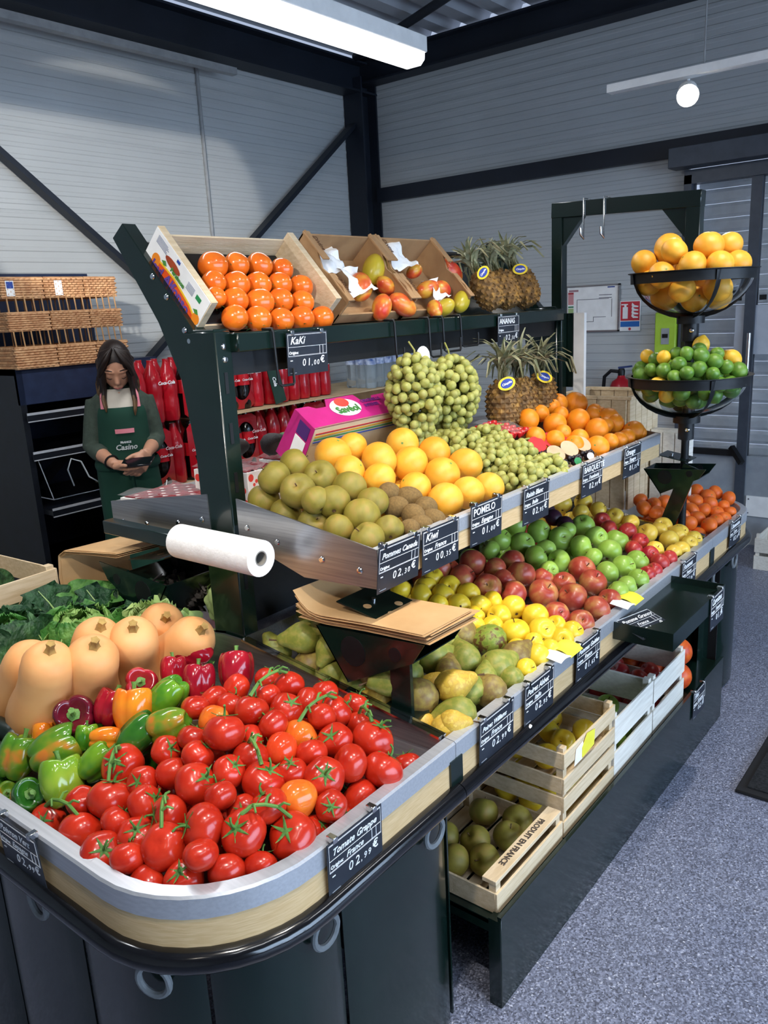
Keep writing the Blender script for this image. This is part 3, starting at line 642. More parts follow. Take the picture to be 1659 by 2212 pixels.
D['pepper']=[
(-1.565,0.676,0.751,0.0440,-0.07,0.53,0.84,'go',0,1),
(-1.485,0.718,0.771,0.0500,0.49,0.82,0.30,'go',1,1),
(-1.399,0.678,0.751,0.0463,-0.43,0.24,0.87,'gl',0,3),
(-1.459,0.635,0.717,0.0383,0.73,-0.15,0.67,'gd',0,2),
(-1.558,0.635,0.685,0.0295,0.75,-0.19,0.64,'go',0,0),
(-1.362,0.735,0.777,0.0366,0.30,0.76,0.57,'g',0,4),
(-1.327,0.813,0.809,0.0439,0.35,0.78,0.51,'gd',1,4),
(-1.269,0.850,0.834,0.0390,-0.77,-0.55,-0.31,'go',2,4),
(-1.361,0.916,0.843,0.0424,-0.50,-0.47,-0.73,'g',2,3),
(-1.392,0.848,0.832,0.0441,-0.27,0.39,0.88,'o',2,2),
(-1.395,0.778,0.798,0.0292,0.69,0.71,-0.12,'o',1,3),
(-1.462,0.839,0.821,0.0377,-0.06,0.55,0.84,'r',2,1),
(-1.522,0.790,0.802,0.0487,0.66,-0.45,0.61,'rd',2,0),
(-1.462,0.918,0.843,0.0390,0.70,-0.44,0.56,'r',3,0),
(-1.482,1.076,0.853,0.0431,0.63,0.51,-0.59,'r',3,2),
(-1.445,0.992,0.848,0.0324,-0.31,0.36,0.88,'r',3,1),
(-1.350,0.987,0.847,0.0396,-0.31,0.36,0.88,'r',3,3),
(-1.310,1.062,0.853,0.0442,-0.30,0.37,0.88,'r',3,4),
(-1.442,0.765,0.792,0.0261,-0.32,0.34,0.88,'g',1,2),
(-1.562,0.732,0.775,0.0260,-0.33,0.33,0.89,'o',1,0),
]
D['pear']=[
(-1.328,1.302,0.845,0.0424,-0.82,-0.57,-0.10,'g',4,0),
(-1.320,1.304,0.769,0.0440,0.53,0.84,0.12,'b',3,0),
(-1.244,1.299,0.774,0.0392,0.38,0.91,0.19,'g',2,0),
(-1.243,1.292,0.840,0.0316,-0.21,-0.54,-0.82,'g',4,2),
(-1.298,1.324,0.866,0.0280,-0.51,0.71,0.48,'g',4,1),
(-1.171,1.302,0.761,0.0423,-0.50,0.72,0.48,'g',1,0),
(-1.097,1.300,0.747,0.0398,-0.77,-0.61,-0.19,'y',1,1),
(-1.120,1.304,0.811,0.0376,-0.21,0.95,0.24,'b',2,1),
(-1.058,1.357,0.791,0.0371,-0.96,-0.24,0.16,'g',2,2),
(-0.996,1.320,0.768,0.0423,-0.96,-0.02,0.29,'b',0,0),
(-1.014,1.390,0.758,0.0330,0.21,0.93,0.29,'y',1,3),
(-0.915,1.350,0.731,0.0440,-0.80,-0.58,-0.13,'g',0,4),
(-0.953,1.380,0.781,0.0394,0.44,0.88,0.15,'y',0,3),
(-0.970,1.288,0.724,0.0280,-0.90,-0.44,-0.02,'y',0,1),
(-0.911,1.296,0.723,0.0362,0.59,0.80,0.01,'y',0,2),
(-0.900,1.300,0.743,0.0280,0.70,0.72,-0.04,'y',0,5),
(-0.946,1.443,0.747,0.0390,-0.91,0.17,0.37,'g',1,4),
(-0.911,1.479,0.737,0.0403,-0.96,-0.18,0.20,'b',1,5),
(-0.901,1.561,0.738,0.0294,-0.95,0.05,0.32,'g',2,5),
(-0.951,1.571,0.752,0.0440,0.36,0.91,0.21,'g',3,4),
(-0.937,1.643,0.757,0.0360,0.19,0.93,0.31,'b',3,5),
(-1.012,1.525,0.772,0.0425,-0.76,0.46,0.46,'g',3,3),
(-1.071,1.470,0.790,0.0440,0.59,0.81,0.01,'g',3,2),
(-1.017,1.657,0.775,0.0440,-0.84,-0.54,-0.05,'s',4,5),
(-1.079,1.545,0.792,0.0369,-0.45,0.75,0.48,'g',4,3),
(-1.083,1.619,0.794,0.0414,-0.44,0.76,0.48,'b',4,4),
(-1.006,1.448,0.774,0.0329,-0.45,0.75,0.48,'b',2,3),
(-0.940,1.505,0.753,0.0292,-0.43,0.76,0.48,'g',2,4),
(-1.102,1.405,0.798,0.0341,-0.47,0.74,0.48,'g',3,1),
(-1.053,1.297,0.802,0.0371,-0.66,-0.75,0.07,'g',1,2),
]
D['gold']=[
(-1.125,1.779,0.805,0.0334,0.78,0.59,0.22,'y',2,2),
(-1.118,1.836,0.805,0.0295,0.48,0.71,0.51,'y',3,5),
(-1.065,1.858,0.789,0.0357,-0.78,0.25,0.57,'y',2,4),
(-1.002,1.871,0.770,0.0376,-0.64,0.62,0.45,'y',2,5),
(-1.065,1.782,0.788,0.0348,0.05,0.87,0.49,'y',2,3),
(-1.107,1.726,0.801,0.0280,0.72,0.63,0.28,'y',2,1),
(-1.052,1.725,0.784,0.0289,-0.69,-0.58,0.44,'y',1,1),
(-0.998,1.751,0.769,0.0379,0.25,-0.69,0.68,'y',1,2),
(-0.956,1.820,0.755,0.0390,-0.63,0.70,0.35,'y',1,3),
(-0.904,1.834,0.739,0.0321,-0.09,0.18,0.98,'y',0,5),
(-0.905,1.895,0.736,0.0328,-0.16,0.82,0.54,'y',1,5),
(-0.939,1.744,0.753,0.0293,0.45,0.33,0.83,'y',0,2),
(-0.908,1.701,0.739,0.0364,-0.18,-0.97,0.16,'y',0,3),
(-0.900,1.759,0.739,0.0280,0.58,-0.64,0.51,'y',0,4),
(-0.900,1.627,0.737,0.0280,0.74,0.19,0.65,'p',0,1),
(-0.945,1.881,0.754,0.0280,0.05,0.14,0.99,'y',1,4),
(-1.080,1.682,0.792,0.0280,-0.92,0.14,0.38,'y',1,0),
(-0.961,1.696,0.751,0.0280,-0.50,0.61,0.62,'y',0,0),
(-1.302,1.656,0.860,0.0292,0.12,0.49,0.86,'g',3,0),
(-1.254,1.684,0.845,0.0333,-0.19,0.37,0.91,'g',3,1),
(-1.292,1.792,0.857,0.0325,0.04,0.60,0.80,'g',4,1),
(-1.276,1.738,0.851,0.0297,0.07,-0.05,1.00,'g',4,0),
(-1.236,1.798,0.840,0.0321,0.31,0.59,0.74,'g',4,2),
(-1.220,1.740,0.834,0.0336,-0.45,0.11,0.89,'g',3,3),
(-1.178,1.805,0.824,0.0340,0.67,-0.71,0.21,'g',3,4),
(-1.162,1.731,0.818,0.0331,-0.13,-0.93,0.34,'g',2,0),
(-1.200,1.688,0.829,0.0280,-0.70,0.28,0.66,'g',3,2),
]
D['red']=[
(-1.275,1.982,0.851,0.0413,0.62,-0.54,0.58,'',3,0),
(-1.240,1.869,0.841,0.0418,0.27,-0.60,0.75,'',2,1),
(-1.166,1.886,0.818,0.0436,0.64,-0.39,0.66,'',1,0),
(-1.160,1.972,0.816,0.0358,-0.20,-0.03,0.98,'',2,2),
(-1.206,2.102,0.830,0.0399,0.62,-0.63,0.46,'',3,2),
(-1.147,2.050,0.814,0.0440,0.07,-0.76,0.65,'',2,3),
(-1.102,1.926,0.799,0.0413,-0.62,0.76,0.20,'',1,1),
(-1.052,2.010,0.785,0.0440,0.54,-0.60,0.59,'',1,2),
(-1.043,2.124,0.782,0.0366,-0.48,0.35,0.80,'',1,3),
(-0.986,2.068,0.766,0.0440,-0.57,0.63,0.53,'',0,1),
(-0.990,2.213,0.766,0.0440,0.74,-0.62,0.27,'',1,4),
(-1.050,2.264,0.784,0.0440,-0.81,0.49,0.30,'',3,3),
(-0.972,1.935,0.760,0.0380,-0.62,-0.13,0.77,'',0,0),
(-0.909,1.959,0.741,0.0377,0.77,-0.58,0.28,'',0,2),
(-0.913,2.071,0.743,0.0392,0.75,0.13,0.65,'',0,3),
(-0.911,2.158,0.742,0.0358,-0.58,-0.63,0.51,'',0,4),
(-1.212,2.010,0.832,0.0366,-0.12,-0.67,0.74,'',3,1),
(-1.310,1.856,0.863,0.0400,0.39,0.88,0.26,'',2,0),
(-1.099,2.099,0.796,0.0330,0.50,-0.61,0.62,'',2,4),
]
D['granny']=[
(-1.197,2.588,0.829,0.0420,-0.13,-0.47,0.87,'',4,2),
(-1.198,2.412,0.828,0.0420,0.86,-0.47,0.22,'',3,2),
(-1.124,2.414,0.807,0.0420,0.10,-0.93,0.35,'',2,3),
(-1.126,2.542,0.808,0.0400,-0.58,-0.77,0.24,'',3,3),
(-1.072,2.591,0.790,0.0420,-0.39,-0.41,0.82,'',3,4),
(-1.052,2.483,0.784,0.0420,-0.85,0.00,0.53,'',2,4),
(-0.962,2.499,0.758,0.0396,-0.29,-0.91,0.31,'',1,4),
(-0.975,2.415,0.761,0.0407,-0.79,0.38,0.48,'',1,3),
(-0.992,2.324,0.766,0.0379,-0.55,-0.04,0.83,'',0,1),
(-1.121,2.250,0.805,0.0381,-0.70,0.57,0.43,'',1,1),
(-1.178,2.202,0.823,0.0380,-0.01,0.83,0.56,'',1,0),
(-1.184,2.282,0.825,0.0338,0.01,0.36,0.93,'',2,2),
(-1.267,2.388,0.850,0.0408,-0.30,0.64,0.71,'',3,1),
(-1.249,2.241,0.844,0.0420,0.51,-0.36,0.78,'',2,1),
(-1.339,2.358,0.871,0.0410,-0.76,-0.63,0.14,'',4,0),
(-1.309,2.204,0.863,0.0378,0.66,-0.67,0.34,'',3,0),
(-1.285,2.104,0.855,0.0328,-0.60,0.49,0.63,'',2,0),
(-0.914,2.226,0.744,0.0362,0.53,-0.68,0.50,'',0,2),
(-0.913,2.295,0.743,0.0339,-0.85,-0.17,0.50,'',0,3),
(-0.910,2.377,0.743,0.0347,-0.10,-0.44,0.89,'',0,4),
(-1.212,2.497,0.833,0.0313,0.94,0.09,0.32,'',4,1),
(-1.065,2.388,0.789,0.0310,0.85,-0.35,0.39,'',1,2),
(-1.109,2.156,0.803,0.0310,-0.87,-0.21,0.46,'',0,0),
]
D['dred']=[
(-1.130,2.656,0.808,0.0340,0.01,-0.73,0.68,'',2,1),
(-1.081,2.712,0.793,0.0340,-0.89,-0.42,0.16,'',1,0),
(-1.179,2.711,0.823,0.0306,-0.21,-0.97,0.13,'',2,0),
(-1.020,2.671,0.775,0.0315,-0.43,-0.59,0.69,'',1,2),
(-1.008,2.584,0.772,0.0308,0.07,0.59,0.81,'',1,1),
(-0.957,2.600,0.757,0.0306,0.44,0.77,0.46,'',1,3),
(-0.911,2.566,0.743,0.0333,-0.33,0.92,0.22,'',0,2),
(-0.902,2.633,0.740,0.0305,0.82,0.52,0.25,'',0,3),
(-0.900,2.491,0.739,0.0280,0.55,0.64,0.54,'',0,1),
(-0.905,2.440,0.741,0.0280,0.58,0.77,0.28,'',0,0),
]
D['plum']=[
(-1.294,2.554,0.857,0.0300,0.06,0.01,1.00,'',0,1),
(-1.337,2.586,0.870,0.0300,0.56,0.60,0.57,'',0,0),
(-1.243,2.543,0.841,0.0297,0.70,0.32,0.64,'',0,2),
]
D['yfar']=[
(-1.333,2.703,0.870,0.0360,-0.49,-0.85,0.20,'',3,0),
(-1.297,2.808,0.858,0.0360,-0.23,-0.66,0.71,'',3,1),
(-1.228,2.788,0.838,0.0337,0.16,0.35,0.92,'',2,1),
(-1.258,2.702,0.846,0.0310,0.96,-0.06,0.27,'',2,0),
(-1.166,2.797,0.819,0.0334,0.63,0.52,0.58,'',2,2),
(-1.108,2.803,0.801,0.0331,0.19,0.88,0.44,'',2,3),
(-1.030,2.775,0.778,0.0360,0.67,-0.70,0.24,'',1,0),
(-1.019,2.894,0.775,0.0360,-0.66,0.64,0.40,'',2,4),
(-1.017,2.849,0.775,0.0308,0.40,0.80,0.46,'',1,1),
(-0.956,2.870,0.756,0.0360,-0.31,-0.06,0.95,'',1,2),
(-0.961,2.798,0.757,0.0358,0.60,0.26,0.76,'',0,1),
(-0.959,2.894,0.757,0.0360,-0.74,-0.61,0.29,'',1,3),
(-0.961,2.657,0.758,0.0310,0.56,-0.45,0.70,'',0,0),
(-0.904,2.845,0.740,0.0301,-0.72,-0.65,0.25,'',0,4),
(-0.903,2.757,0.739,0.0315,0.39,0.44,0.81,'',0,3),
(-0.907,2.899,0.742,0.0308,-0.63,0.05,0.78,'',1,4),
(-0.910,2.702,0.743,0.0290,-0.06,-0.64,0.76,'',0,2),
]
D['clem']=[
(-1.076,3.440,0.792,0.0323,-0.41,0.65,0.64,'',4,0),
(-1.038,3.311,0.780,0.0330,-0.75,-0.06,0.65,'',3,2),
(-1.020,3.426,0.776,0.0330,0.93,-0.10,0.34,'',3,3),
(-1.016,3.516,0.775,0.0330,-0.53,0.81,0.26,'',3,4),
(-0.959,3.505,0.757,0.0330,0.18,-0.77,0.61,'',3,5),
(-0.943,3.375,0.752,0.0295,0.63,-0.51,0.58,'',2,5),
(-0.988,3.343,0.766,0.0328,0.02,0.73,0.69,'',2,4),
(-1.012,3.189,0.772,0.0330,-0.49,0.72,0.49,'',2,3),
(-0.981,3.239,0.764,0.0320,-0.64,-0.67,0.37,'',1,3),
(-0.938,3.273,0.752,0.0288,-0.21,-0.85,0.49,'',1,4),
(-0.968,3.122,0.759,0.0330,-0.32,-0.37,0.87,'',0,2),
(-0.914,3.099,0.744,0.0330,-0.71,0.36,0.61,'',0,3),
(-0.913,3.184,0.743,0.0281,-0.56,0.63,0.54,'',0,4),
(-0.906,3.342,0.741,0.0259,0.80,-0.42,0.43,'',1,5),
(-1.013,3.085,0.773,0.0310,-0.18,0.83,0.53,'',1,2),
(-0.969,3.038,0.760,0.0304,-0.60,-0.31,0.74,'',0,1),
(-1.093,3.312,0.797,0.0298,-0.61,-0.54,0.58,'',3,1),
(-1.054,3.222,0.785,0.0273,-0.42,0.85,0.32,'',2,2),
(-1.134,3.002,0.809,0.0324,-0.87,0.04,0.50,'',1,0),
(-1.084,3.019,0.794,0.0309,-0.19,0.70,0.69,'',1,1),
(-1.123,3.076,0.807,0.0300,0.55,0.23,0.81,'',2,0),
(-1.108,3.156,0.802,0.0321,0.76,0.08,0.64,'',2,1),
(-1.175,3.071,0.821,0.0286,-0.80,0.41,0.45,'',3,0),
(-1.086,2.997,0.795,0.0273,0.74,0.42,0.52,'',0,0),
(-0.899,3.248,0.738,0.0269,-0.72,0.68,0.17,'',0,5),
]
D['canada']=[
(-1.391,1.303,1.238,0.0407,-0.11,-0.64,0.76,'',3,0),
(-1.395,1.377,1.256,0.0399,0.43,0.85,0.30,'',3,1),
(-1.327,1.393,1.229,0.0417,0.40,-0.51,0.77,'',3,2),
(-1.318,1.305,1.213,0.0430,-0.29,-0.90,0.33,'',2,1),
(-1.435,1.301,1.179,0.0394,-0.51,0.71,0.48,'',2,0),
(-1.363,1.301,1.153,0.0386,-0.40,0.58,0.71,'',1,0),
(-1.272,1.302,1.139,0.0396,-0.13,-0.93,0.35,'',0,0),
(-1.260,1.421,1.201,0.0430,-0.91,-0.35,0.20,'',2,2),
(-1.229,1.328,1.191,0.0394,-0.56,-0.51,0.65,'',1,2),
(-1.191,1.423,1.173,0.0387,0.75,0.48,0.46,'',2,3),
(-1.162,1.347,1.161,0.0430,-0.36,0.10,0.93,'',1,3),
(-1.190,1.299,1.139,0.0366,-0.32,-0.88,0.35,'',0,1),
(-1.109,1.302,1.125,0.0397,0.71,-0.57,0.42,'',0,2),
(-1.100,1.366,1.132,0.0348,0.31,0.88,0.36,'',0,3),
(-1.253,1.296,1.199,0.0340,-0.56,-0.61,0.56,'',1,1),
]
D['kiwi']=[
(-1.208,1.508,1.177,0.0273,-0.09,0.72,0.69,'',2,0),
(-1.170,1.538,1.163,0.0280,0.61,-0.78,0.11,'',2,1),
(-1.112,1.476,1.139,0.0280,0.40,0.76,0.51,'',1,1),
(-1.159,1.470,1.156,0.0263,0.16,-0.90,0.41,'',1,0),
(-1.121,1.539,1.143,0.0280,0.62,0.47,0.63,'',1,2),
(-1.076,1.456,1.127,0.0230,0.87,-0.46,0.18,'',0,1),
(-1.077,1.413,1.127,0.0230,-0.69,0.04,0.72,'',0,0),
(-1.078,1.508,1.127,0.0253,0.74,0.37,0.57,'',0,2),
]
D['pomelo']=[
(-1.393,1.516,1.256,0.0490,0.66,-0.11,0.74,'',2,0),
(-1.403,1.603,1.261,0.0424,-0.82,0.50,0.28,'',3,0),
(-1.328,1.623,1.230,0.0490,0.87,0.30,0.39,'',2,1),
(-1.320,1.492,1.225,0.0419,-0.66,-0.44,0.60,'',1,0),
(-1.261,1.537,1.201,0.0430,0.45,-0.87,0.18,'',1,1),
(-1.281,1.697,1.210,0.0490,0.10,0.34,0.93,'',2,2),
(-1.367,1.777,1.245,0.0467,-0.92,0.34,0.18,'',3,1),
(-1.298,1.833,1.216,0.0469,-0.38,-0.08,0.92,'',2,3),
(-1.215,1.863,1.182,0.0490,0.30,0.79,0.54,'',1,3),
(-1.206,1.736,1.179,0.0490,-0.44,-0.42,0.80,'',1,2),
(-1.193,1.596,1.173,0.0419,0.71,-0.67,0.21,'',0,0),
(-1.119,1.620,1.142,0.0476,-0.01,0.59,0.81,'',0,1),
(-1.120,1.725,1.141,0.0448,-0.44,0.30,0.85,'',0,2),
(-1.109,1.812,1.138,0.0426,-0.47,-0.81,0.35,'',0,3),
]
D['orange']=[
(-1.340,2.817,1.234,0.0430,-0.33,0.75,0.57,'',4,1),
(-1.334,2.818,1.232,0.0420,0.63,0.51,0.59,'',4,2),
(-1.364,2.726,1.245,0.0367,-0.50,0.80,0.32,'',4,0),
(-1.350,2.654,1.239,0.0310,0.72,-0.61,0.34,'',3,1),
(-1.265,2.505,1.203,0.0402,0.45,-0.35,0.82,'',2,1),
(-1.251,2.656,1.196,0.0430,-0.01,-0.90,0.43,'',2,2),
(-1.306,2.628,1.220,0.0290,-0.16,0.32,0.93,'',3,2),
(-1.255,2.793,1.198,0.0300,-0.89,-0.27,0.37,'',3,3),
(-1.246,2.831,1.195,0.0290,0.79,-0.60,0.12,'',3,4),
(-1.179,2.654,1.167,0.0419,-0.69,-0.17,0.71,'',1,2),
(-1.186,2.739,1.169,0.0309,0.57,0.35,0.74,'',2,3),
(-1.179,2.808,1.167,0.0363,0.89,-0.35,0.28,'',2,4),
(-1.268,2.831,1.205,0.0290,0.86,0.49,0.13,'',4,3),
(-1.208,2.818,1.180,0.0419,0.55,-0.41,0.73,'',3,5),
(-1.187,2.829,1.170,0.0312,-0.45,-0.88,0.14,'',2,5),
(-1.112,2.821,1.139,0.0394,-0.40,-0.27,0.87,'',1,4),
(-1.097,2.831,1.133,0.0290,-0.61,0.76,0.23,'',1,5),
(-1.100,2.728,1.133,0.0303,-0.26,0.59,0.77,'',1,3),
(-1.099,2.660,1.134,0.0290,-0.13,-0.86,0.50,'',0,5),
(-1.107,2.601,1.137,0.0293,-0.28,0.91,0.30,'',0,4),
(-1.104,2.490,1.135,0.0404,-0.32,0.94,0.15,'',0,3),
(-1.150,2.413,1.154,0.0325,-0.17,0.61,0.77,'',0,1),
(-1.166,2.487,1.162,0.0333,-0.70,-0.71,0.12,'',0,2),
(-1.197,2.370,1.175,0.0324,0.68,-0.39,0.62,'',0,0),
(-1.216,2.466,1.182,0.0290,0.86,-0.35,0.37,'',1,1),
(-1.323,2.423,1.227,0.0382,0.91,0.23,0.34,'',2,0),
(-1.337,2.537,1.233,0.0316,0.65,-0.55,0.52,'',3,0),
(-1.236,2.311,1.191,0.0335,-0.68,0.35,0.64,'',1,0),
]
FILL=[('tomato',-1.303,0.747,0.712,0.033),('tomato',-1.237,0.743,0.711,0.033),('tomato',-1.160,0.747,0.712,0.033),('tomato',-1.092,0.746,0.712,0.033),('tomato',-1.029,0.753,0.712,0.033),('tomato',-1.270,0.799,0.715,0.033),('tomato',-1.199,0.810,0.715,0.033),('tomato',-1.133,0.801,0.715,0.033),('tomato',-1.070,0.806,0.715,0.033),('tomato',-1.302,0.865,0.719,0.033),('tomato',-1.238,0.861,0.776,0.033),('tomato',-1.163,0.861,0.776,0.033),('tomato',-1.032,0.867,0.719,0.033),('tomato',-1.262,0.919,0.722,0.033),('tomato',-1.199,0.922,0.780,0.033),('tomato',-1.131,0.919,0.722,0.033),('tomato',-1.301,0.984,0.726,0.033),('tomato',-1.236,0.977,0.725,0.033),('tomato',-1.167,0.979,0.726,0.033),('tomato',-1.093,0.972,0.725,0.033),('tomato',-1.265,1.036,0.729,0.033),('tomato',-1.203,1.040,0.729,0.033),('tomato',-1.138,1.032,0.729,0.033),('tomato',-1.071,1.038,0.729,0.033),('tomato',-0.994,1.037,0.729,0.033),('tomato',-1.293,1.098,0.733,0.033),('tomato',-1.227,1.100,0.733,0.033),('tomato',-1.170,1.100,0.791,0.033),('tomato',-1.103,1.095,0.732,0.033),('tomato',-1.034,1.095,0.732,0.033),('tomato',-1.262,1.148,0.736,0.033),('tomato',-1.202,1.158,0.736,0.033),('tomato',-1.126,1.154,0.736,0.033),('tomato',-1.064,1.151,0.736,0.033),('pepper',-1.617,0.627,0.716,0.045),('pepper',-1.612,0.784,0.726,0.045),('pepper',-1.441,0.780,0.726,0.045),('pepper',-1.578,0.870,0.731,0.045),('pepper',-1.479,0.863,0.731,0.045),('pepper',-1.391,0.866,0.731,0.045),('pepper',-1.535,0.941,0.735,0.045),('pepper',-1.434,0.952,0.736,0.045),('pear',-1.423,1.293,0.786,0.036),('pear',-1.388,1.369,0.782,0.036),('pear',-1.240,1.369,0.762,0.036),('pear',-1.427,1.421,0.850,0.036),('pear',-1.271,1.430,0.766,0.036),('pear',-1.198,1.425,0.756,0.036),('pear',-1.379,1.492,0.781,0.036),('pear',-1.161,1.488,0.751,0.036),('pear',-1.426,1.558,0.787,0.036),('pear',-1.340,1.546,0.775,0.036),('pear',-1.269,1.549,0.766,0.036),('pear',-1.195,1.550,0.756,0.036),('pear',-1.130,1.556,0.747,0.036),('gold',-1.386,1.622,0.781,0.036),('gold',-1.317,1.613,0.772,0.036),('gold',-1.237,1.615,0.762,0.036),('gold',-1.164,1.617,0.752,0.036),('gold',-1.421,1.686,0.786,0.036),('gold',-1.342,1.675,0.776,0.036),('gold',-1.276,1.680,0.767,0.036),('gold',-1.204,1.687,0.757,0.036),('gold',-1.120,1.674,0.746,0.036),('gold',-1.311,1.745,0.771,0.036),('gold',-1.165,1.745,0.752,0.036),('gold',-1.094,1.747,0.742,0.036),('gold',-1.421,1.811,0.786,0.036),('gold',-1.350,1.806,0.777,0.036),('gold',-1.274,1.809,0.767,0.036),('gold',-1.197,1.811,0.756,0.036),('gold',-1.049,1.813,0.736,0.036),('gold',-1.382,1.875,0.781,0.036),('gold',-1.233,1.865,0.761,0.036),('red',-1.424,1.928,0.787,0.036),('red',-1.345,1.933,0.776,0.036),('red',-1.266,1.931,0.765,0.036),('red',-1.195,1.933,0.756,0.036),('red',-1.056,1.932,0.737,0.036),('red',-1.388,1.994,0.782,0.036),('red',-1.309,1.999,0.771,0.036),('red',-1.232,1.991,0.761,0.036),('red',-1.160,1.992,0.751,0.036),('red',-1.416,2.056,0.785,0.036),('red',-1.343,2.063,0.776,0.036),('red',-1.268,2.056,0.766,0.036),('red',-1.196,2.059,0.756,0.036),('red',-1.379,2.123,0.781,0.036),('red',-1.306,2.122,0.771,0.036),('red',-1.162,2.126,0.751,0.036),('granny',-1.416,2.183,0.786,0.036),('granny',-1.350,2.192,0.777,0.036),('granny',-1.276,2.187,0.767,0.036),('granny',-1.195,2.185,0.756,0.036),('granny',-1.125,2.189,0.747,0.036),('granny',-1.382,2.253,0.781,0.036),('granny',-1.309,2.252,0.771,0.036),('granny',-1.236,2.253,0.761,0.036),('granny',-1.164,2.254,0.752,0.036),('granny',-1.421,2.316,0.786,0.036),('granny',-1.346,2.307,0.776,0.036),('granny',-1.272,2.320,0.766,0.036),('granny',-1.201,2.315,0.757,0.036),('granny',-1.127,2.312,0.747,0.036),('granny',-1.379,2.372,0.781,0.036),('granny',-1.314,2.380,0.772,0.036),('granny',-1.233,2.380,0.761,0.036),('granny',-1.024,2.370,0.733,0.036),('granny',-1.415,2.440,0.785,0.036),('granny',-1.426,2.439,0.850,0.036),('granny',-1.271,2.442,0.766,0.036),('granny',-1.196,2.447,0.756,0.036),('dred',-1.378,2.502,0.780,0.036),('dred',-1.305,2.508,0.771,0.036),('dred',-1.241,2.503,0.762,0.036),('dred',-1.416,2.573,0.786,0.036),('dred',-1.351,2.564,0.777,0.036),('dred',-1.204,2.568,0.757,0.036),('yfar',-1.391,2.638,0.782,0.036),('yfar',-1.309,2.635,0.771,0.036),('yfar',-1.239,2.631,0.762,0.036),('yfar',-1.157,2.636,0.751,0.036),('yfar',-1.426,2.695,0.787,0.036),('yfar',-1.340,2.700,0.775,0.036),('yfar',-1.199,2.696,0.756,0.036),('yfar',-1.391,2.761,0.782,0.036),('yfar',-1.231,2.760,0.761,0.036),('yfar',-1.160,2.752,0.751,0.036),('yfar',-1.096,2.757,0.743,0.036),('yfar',-1.414,2.826,0.785,0.036),('yfar',-1.347,2.815,0.776,0.036),('yfar',-1.271,2.820,0.766,0.036),('yfar',-1.200,2.822,0.757,0.036),('yfar',-1.133,2.824,0.748,0.036),('yfar',-1.304,2.878,0.770,0.036),('yfar',-1.168,2.882,0.752,0.036),('yfar',-1.084,2.878,0.741,0.036),('clem',-1.156,3.004,0.745,0.030),('clem',-1.090,3.005,0.736,0.030),('clem',-1.032,2.996,0.728,0.030),('clem',-0.970,2.995,0.720,0.030),('clem',-1.120,3.050,0.740,0.030),('clem',-1.056,3.057,0.731,0.030),('clem',-0.942,3.057,0.716,0.030),('clem',-1.146,3.106,0.743,0.030),('clem',-1.089,3.110,0.736,0.030),('clem',-1.054,3.156,0.731,0.030),('clem',-1.156,3.217,0.745,0.030),('clem',-1.094,3.208,0.736,0.030),('clem',-1.125,3.268,0.740,0.030),('clem',-1.063,3.264,0.732,0.030),('clem',-1.154,3.321,0.744,0.030),('clem',-1.090,3.321,0.736,0.030),('clem',-1.022,3.320,0.727,0.030),('clem',-0.968,3.316,0.720,0.030),('clem',-1.115,3.373,0.739,0.030),('clem',-1.059,3.375,0.732,0.030),('clem',-1.154,3.428,0.744,0.030),('clem',-1.087,3.426,0.735,0.030),('clem',-0.969,3.423,0.720,0.030),('pomelo',-1.400,1.431,1.147,0.038),('pomelo',-1.322,1.432,1.135,0.038),('pomelo',-1.247,1.439,1.124,0.038),('pomelo',-1.358,1.495,1.141,0.038),('pomelo',-1.203,1.495,1.118,0.038),('pomelo',-1.397,1.569,1.147,0.038),('pomelo',-1.322,1.571,1.135,0.038),('pomelo',-1.245,1.572,1.124,0.038),('pomelo',-1.361,1.634,1.141,0.038),('pomelo',-1.286,1.639,1.130,0.038),('pomelo',-1.403,1.706,1.147,0.038),('pomelo',-1.323,1.696,1.135,0.038),('pomelo',-1.366,1.767,1.142,0.038),('pomelo',-1.291,1.769,1.131,0.038),('pomelo',-1.399,1.833,1.147,0.038),('orange',-1.402,2.340,1.145,0.036),('orange',-1.322,2.340,1.133,0.036),('orange',-1.250,2.345,1.123,0.036),('orange',-1.365,2.398,1.140,0.036),('orange',-1.290,2.399,1.129,0.036),('orange',-1.216,2.401,1.117,0.036),('orange',-1.407,2.465,1.146,0.036),('orange',-1.329,2.472,1.134,0.036),('orange',-1.257,2.467,1.124,0.036),('orange',-1.362,2.531,1.139,0.036),('orange',-1.292,2.525,1.129,0.036),('orange',-1.223,2.524,1.118,0.036),('orange',-1.395,2.595,1.144,0.036),('orange',-1.329,2.597,1.134,0.036),('orange',-1.256,2.588,1.123,0.036),('orange',-1.366,2.656,1.140,0.036),('orange',-1.285,2.658,1.128,0.036),('orange',-1.395,2.717,1.144,0.036),('orange',-1.320,2.720,1.133,0.036),('orange',-1.255,2.723,1.123,0.036),('orange',-1.359,2.783,1.139,0.036),('orange',-1.220,2.784,1.118,0.036),]
SQ=[((-1.645,0.778,0.775),(-1.553,0.772,0.952)),((-1.784,0.785,0.775),(-1.646,0.783,0.920)),((-1.620,0.873,0.775),(-1.513,0.850,0.943)),((-1.708,0.930,0.775),(-1.599,0.920,0.942)),((-1.636,1.016,0.775),(-1.535,0.963,0.939)),((-1.759,1.147,0.775),(-1.611,1.102,0.902)),((-1.615,1.081,0.775),(-1.464,1.091,0.905))]
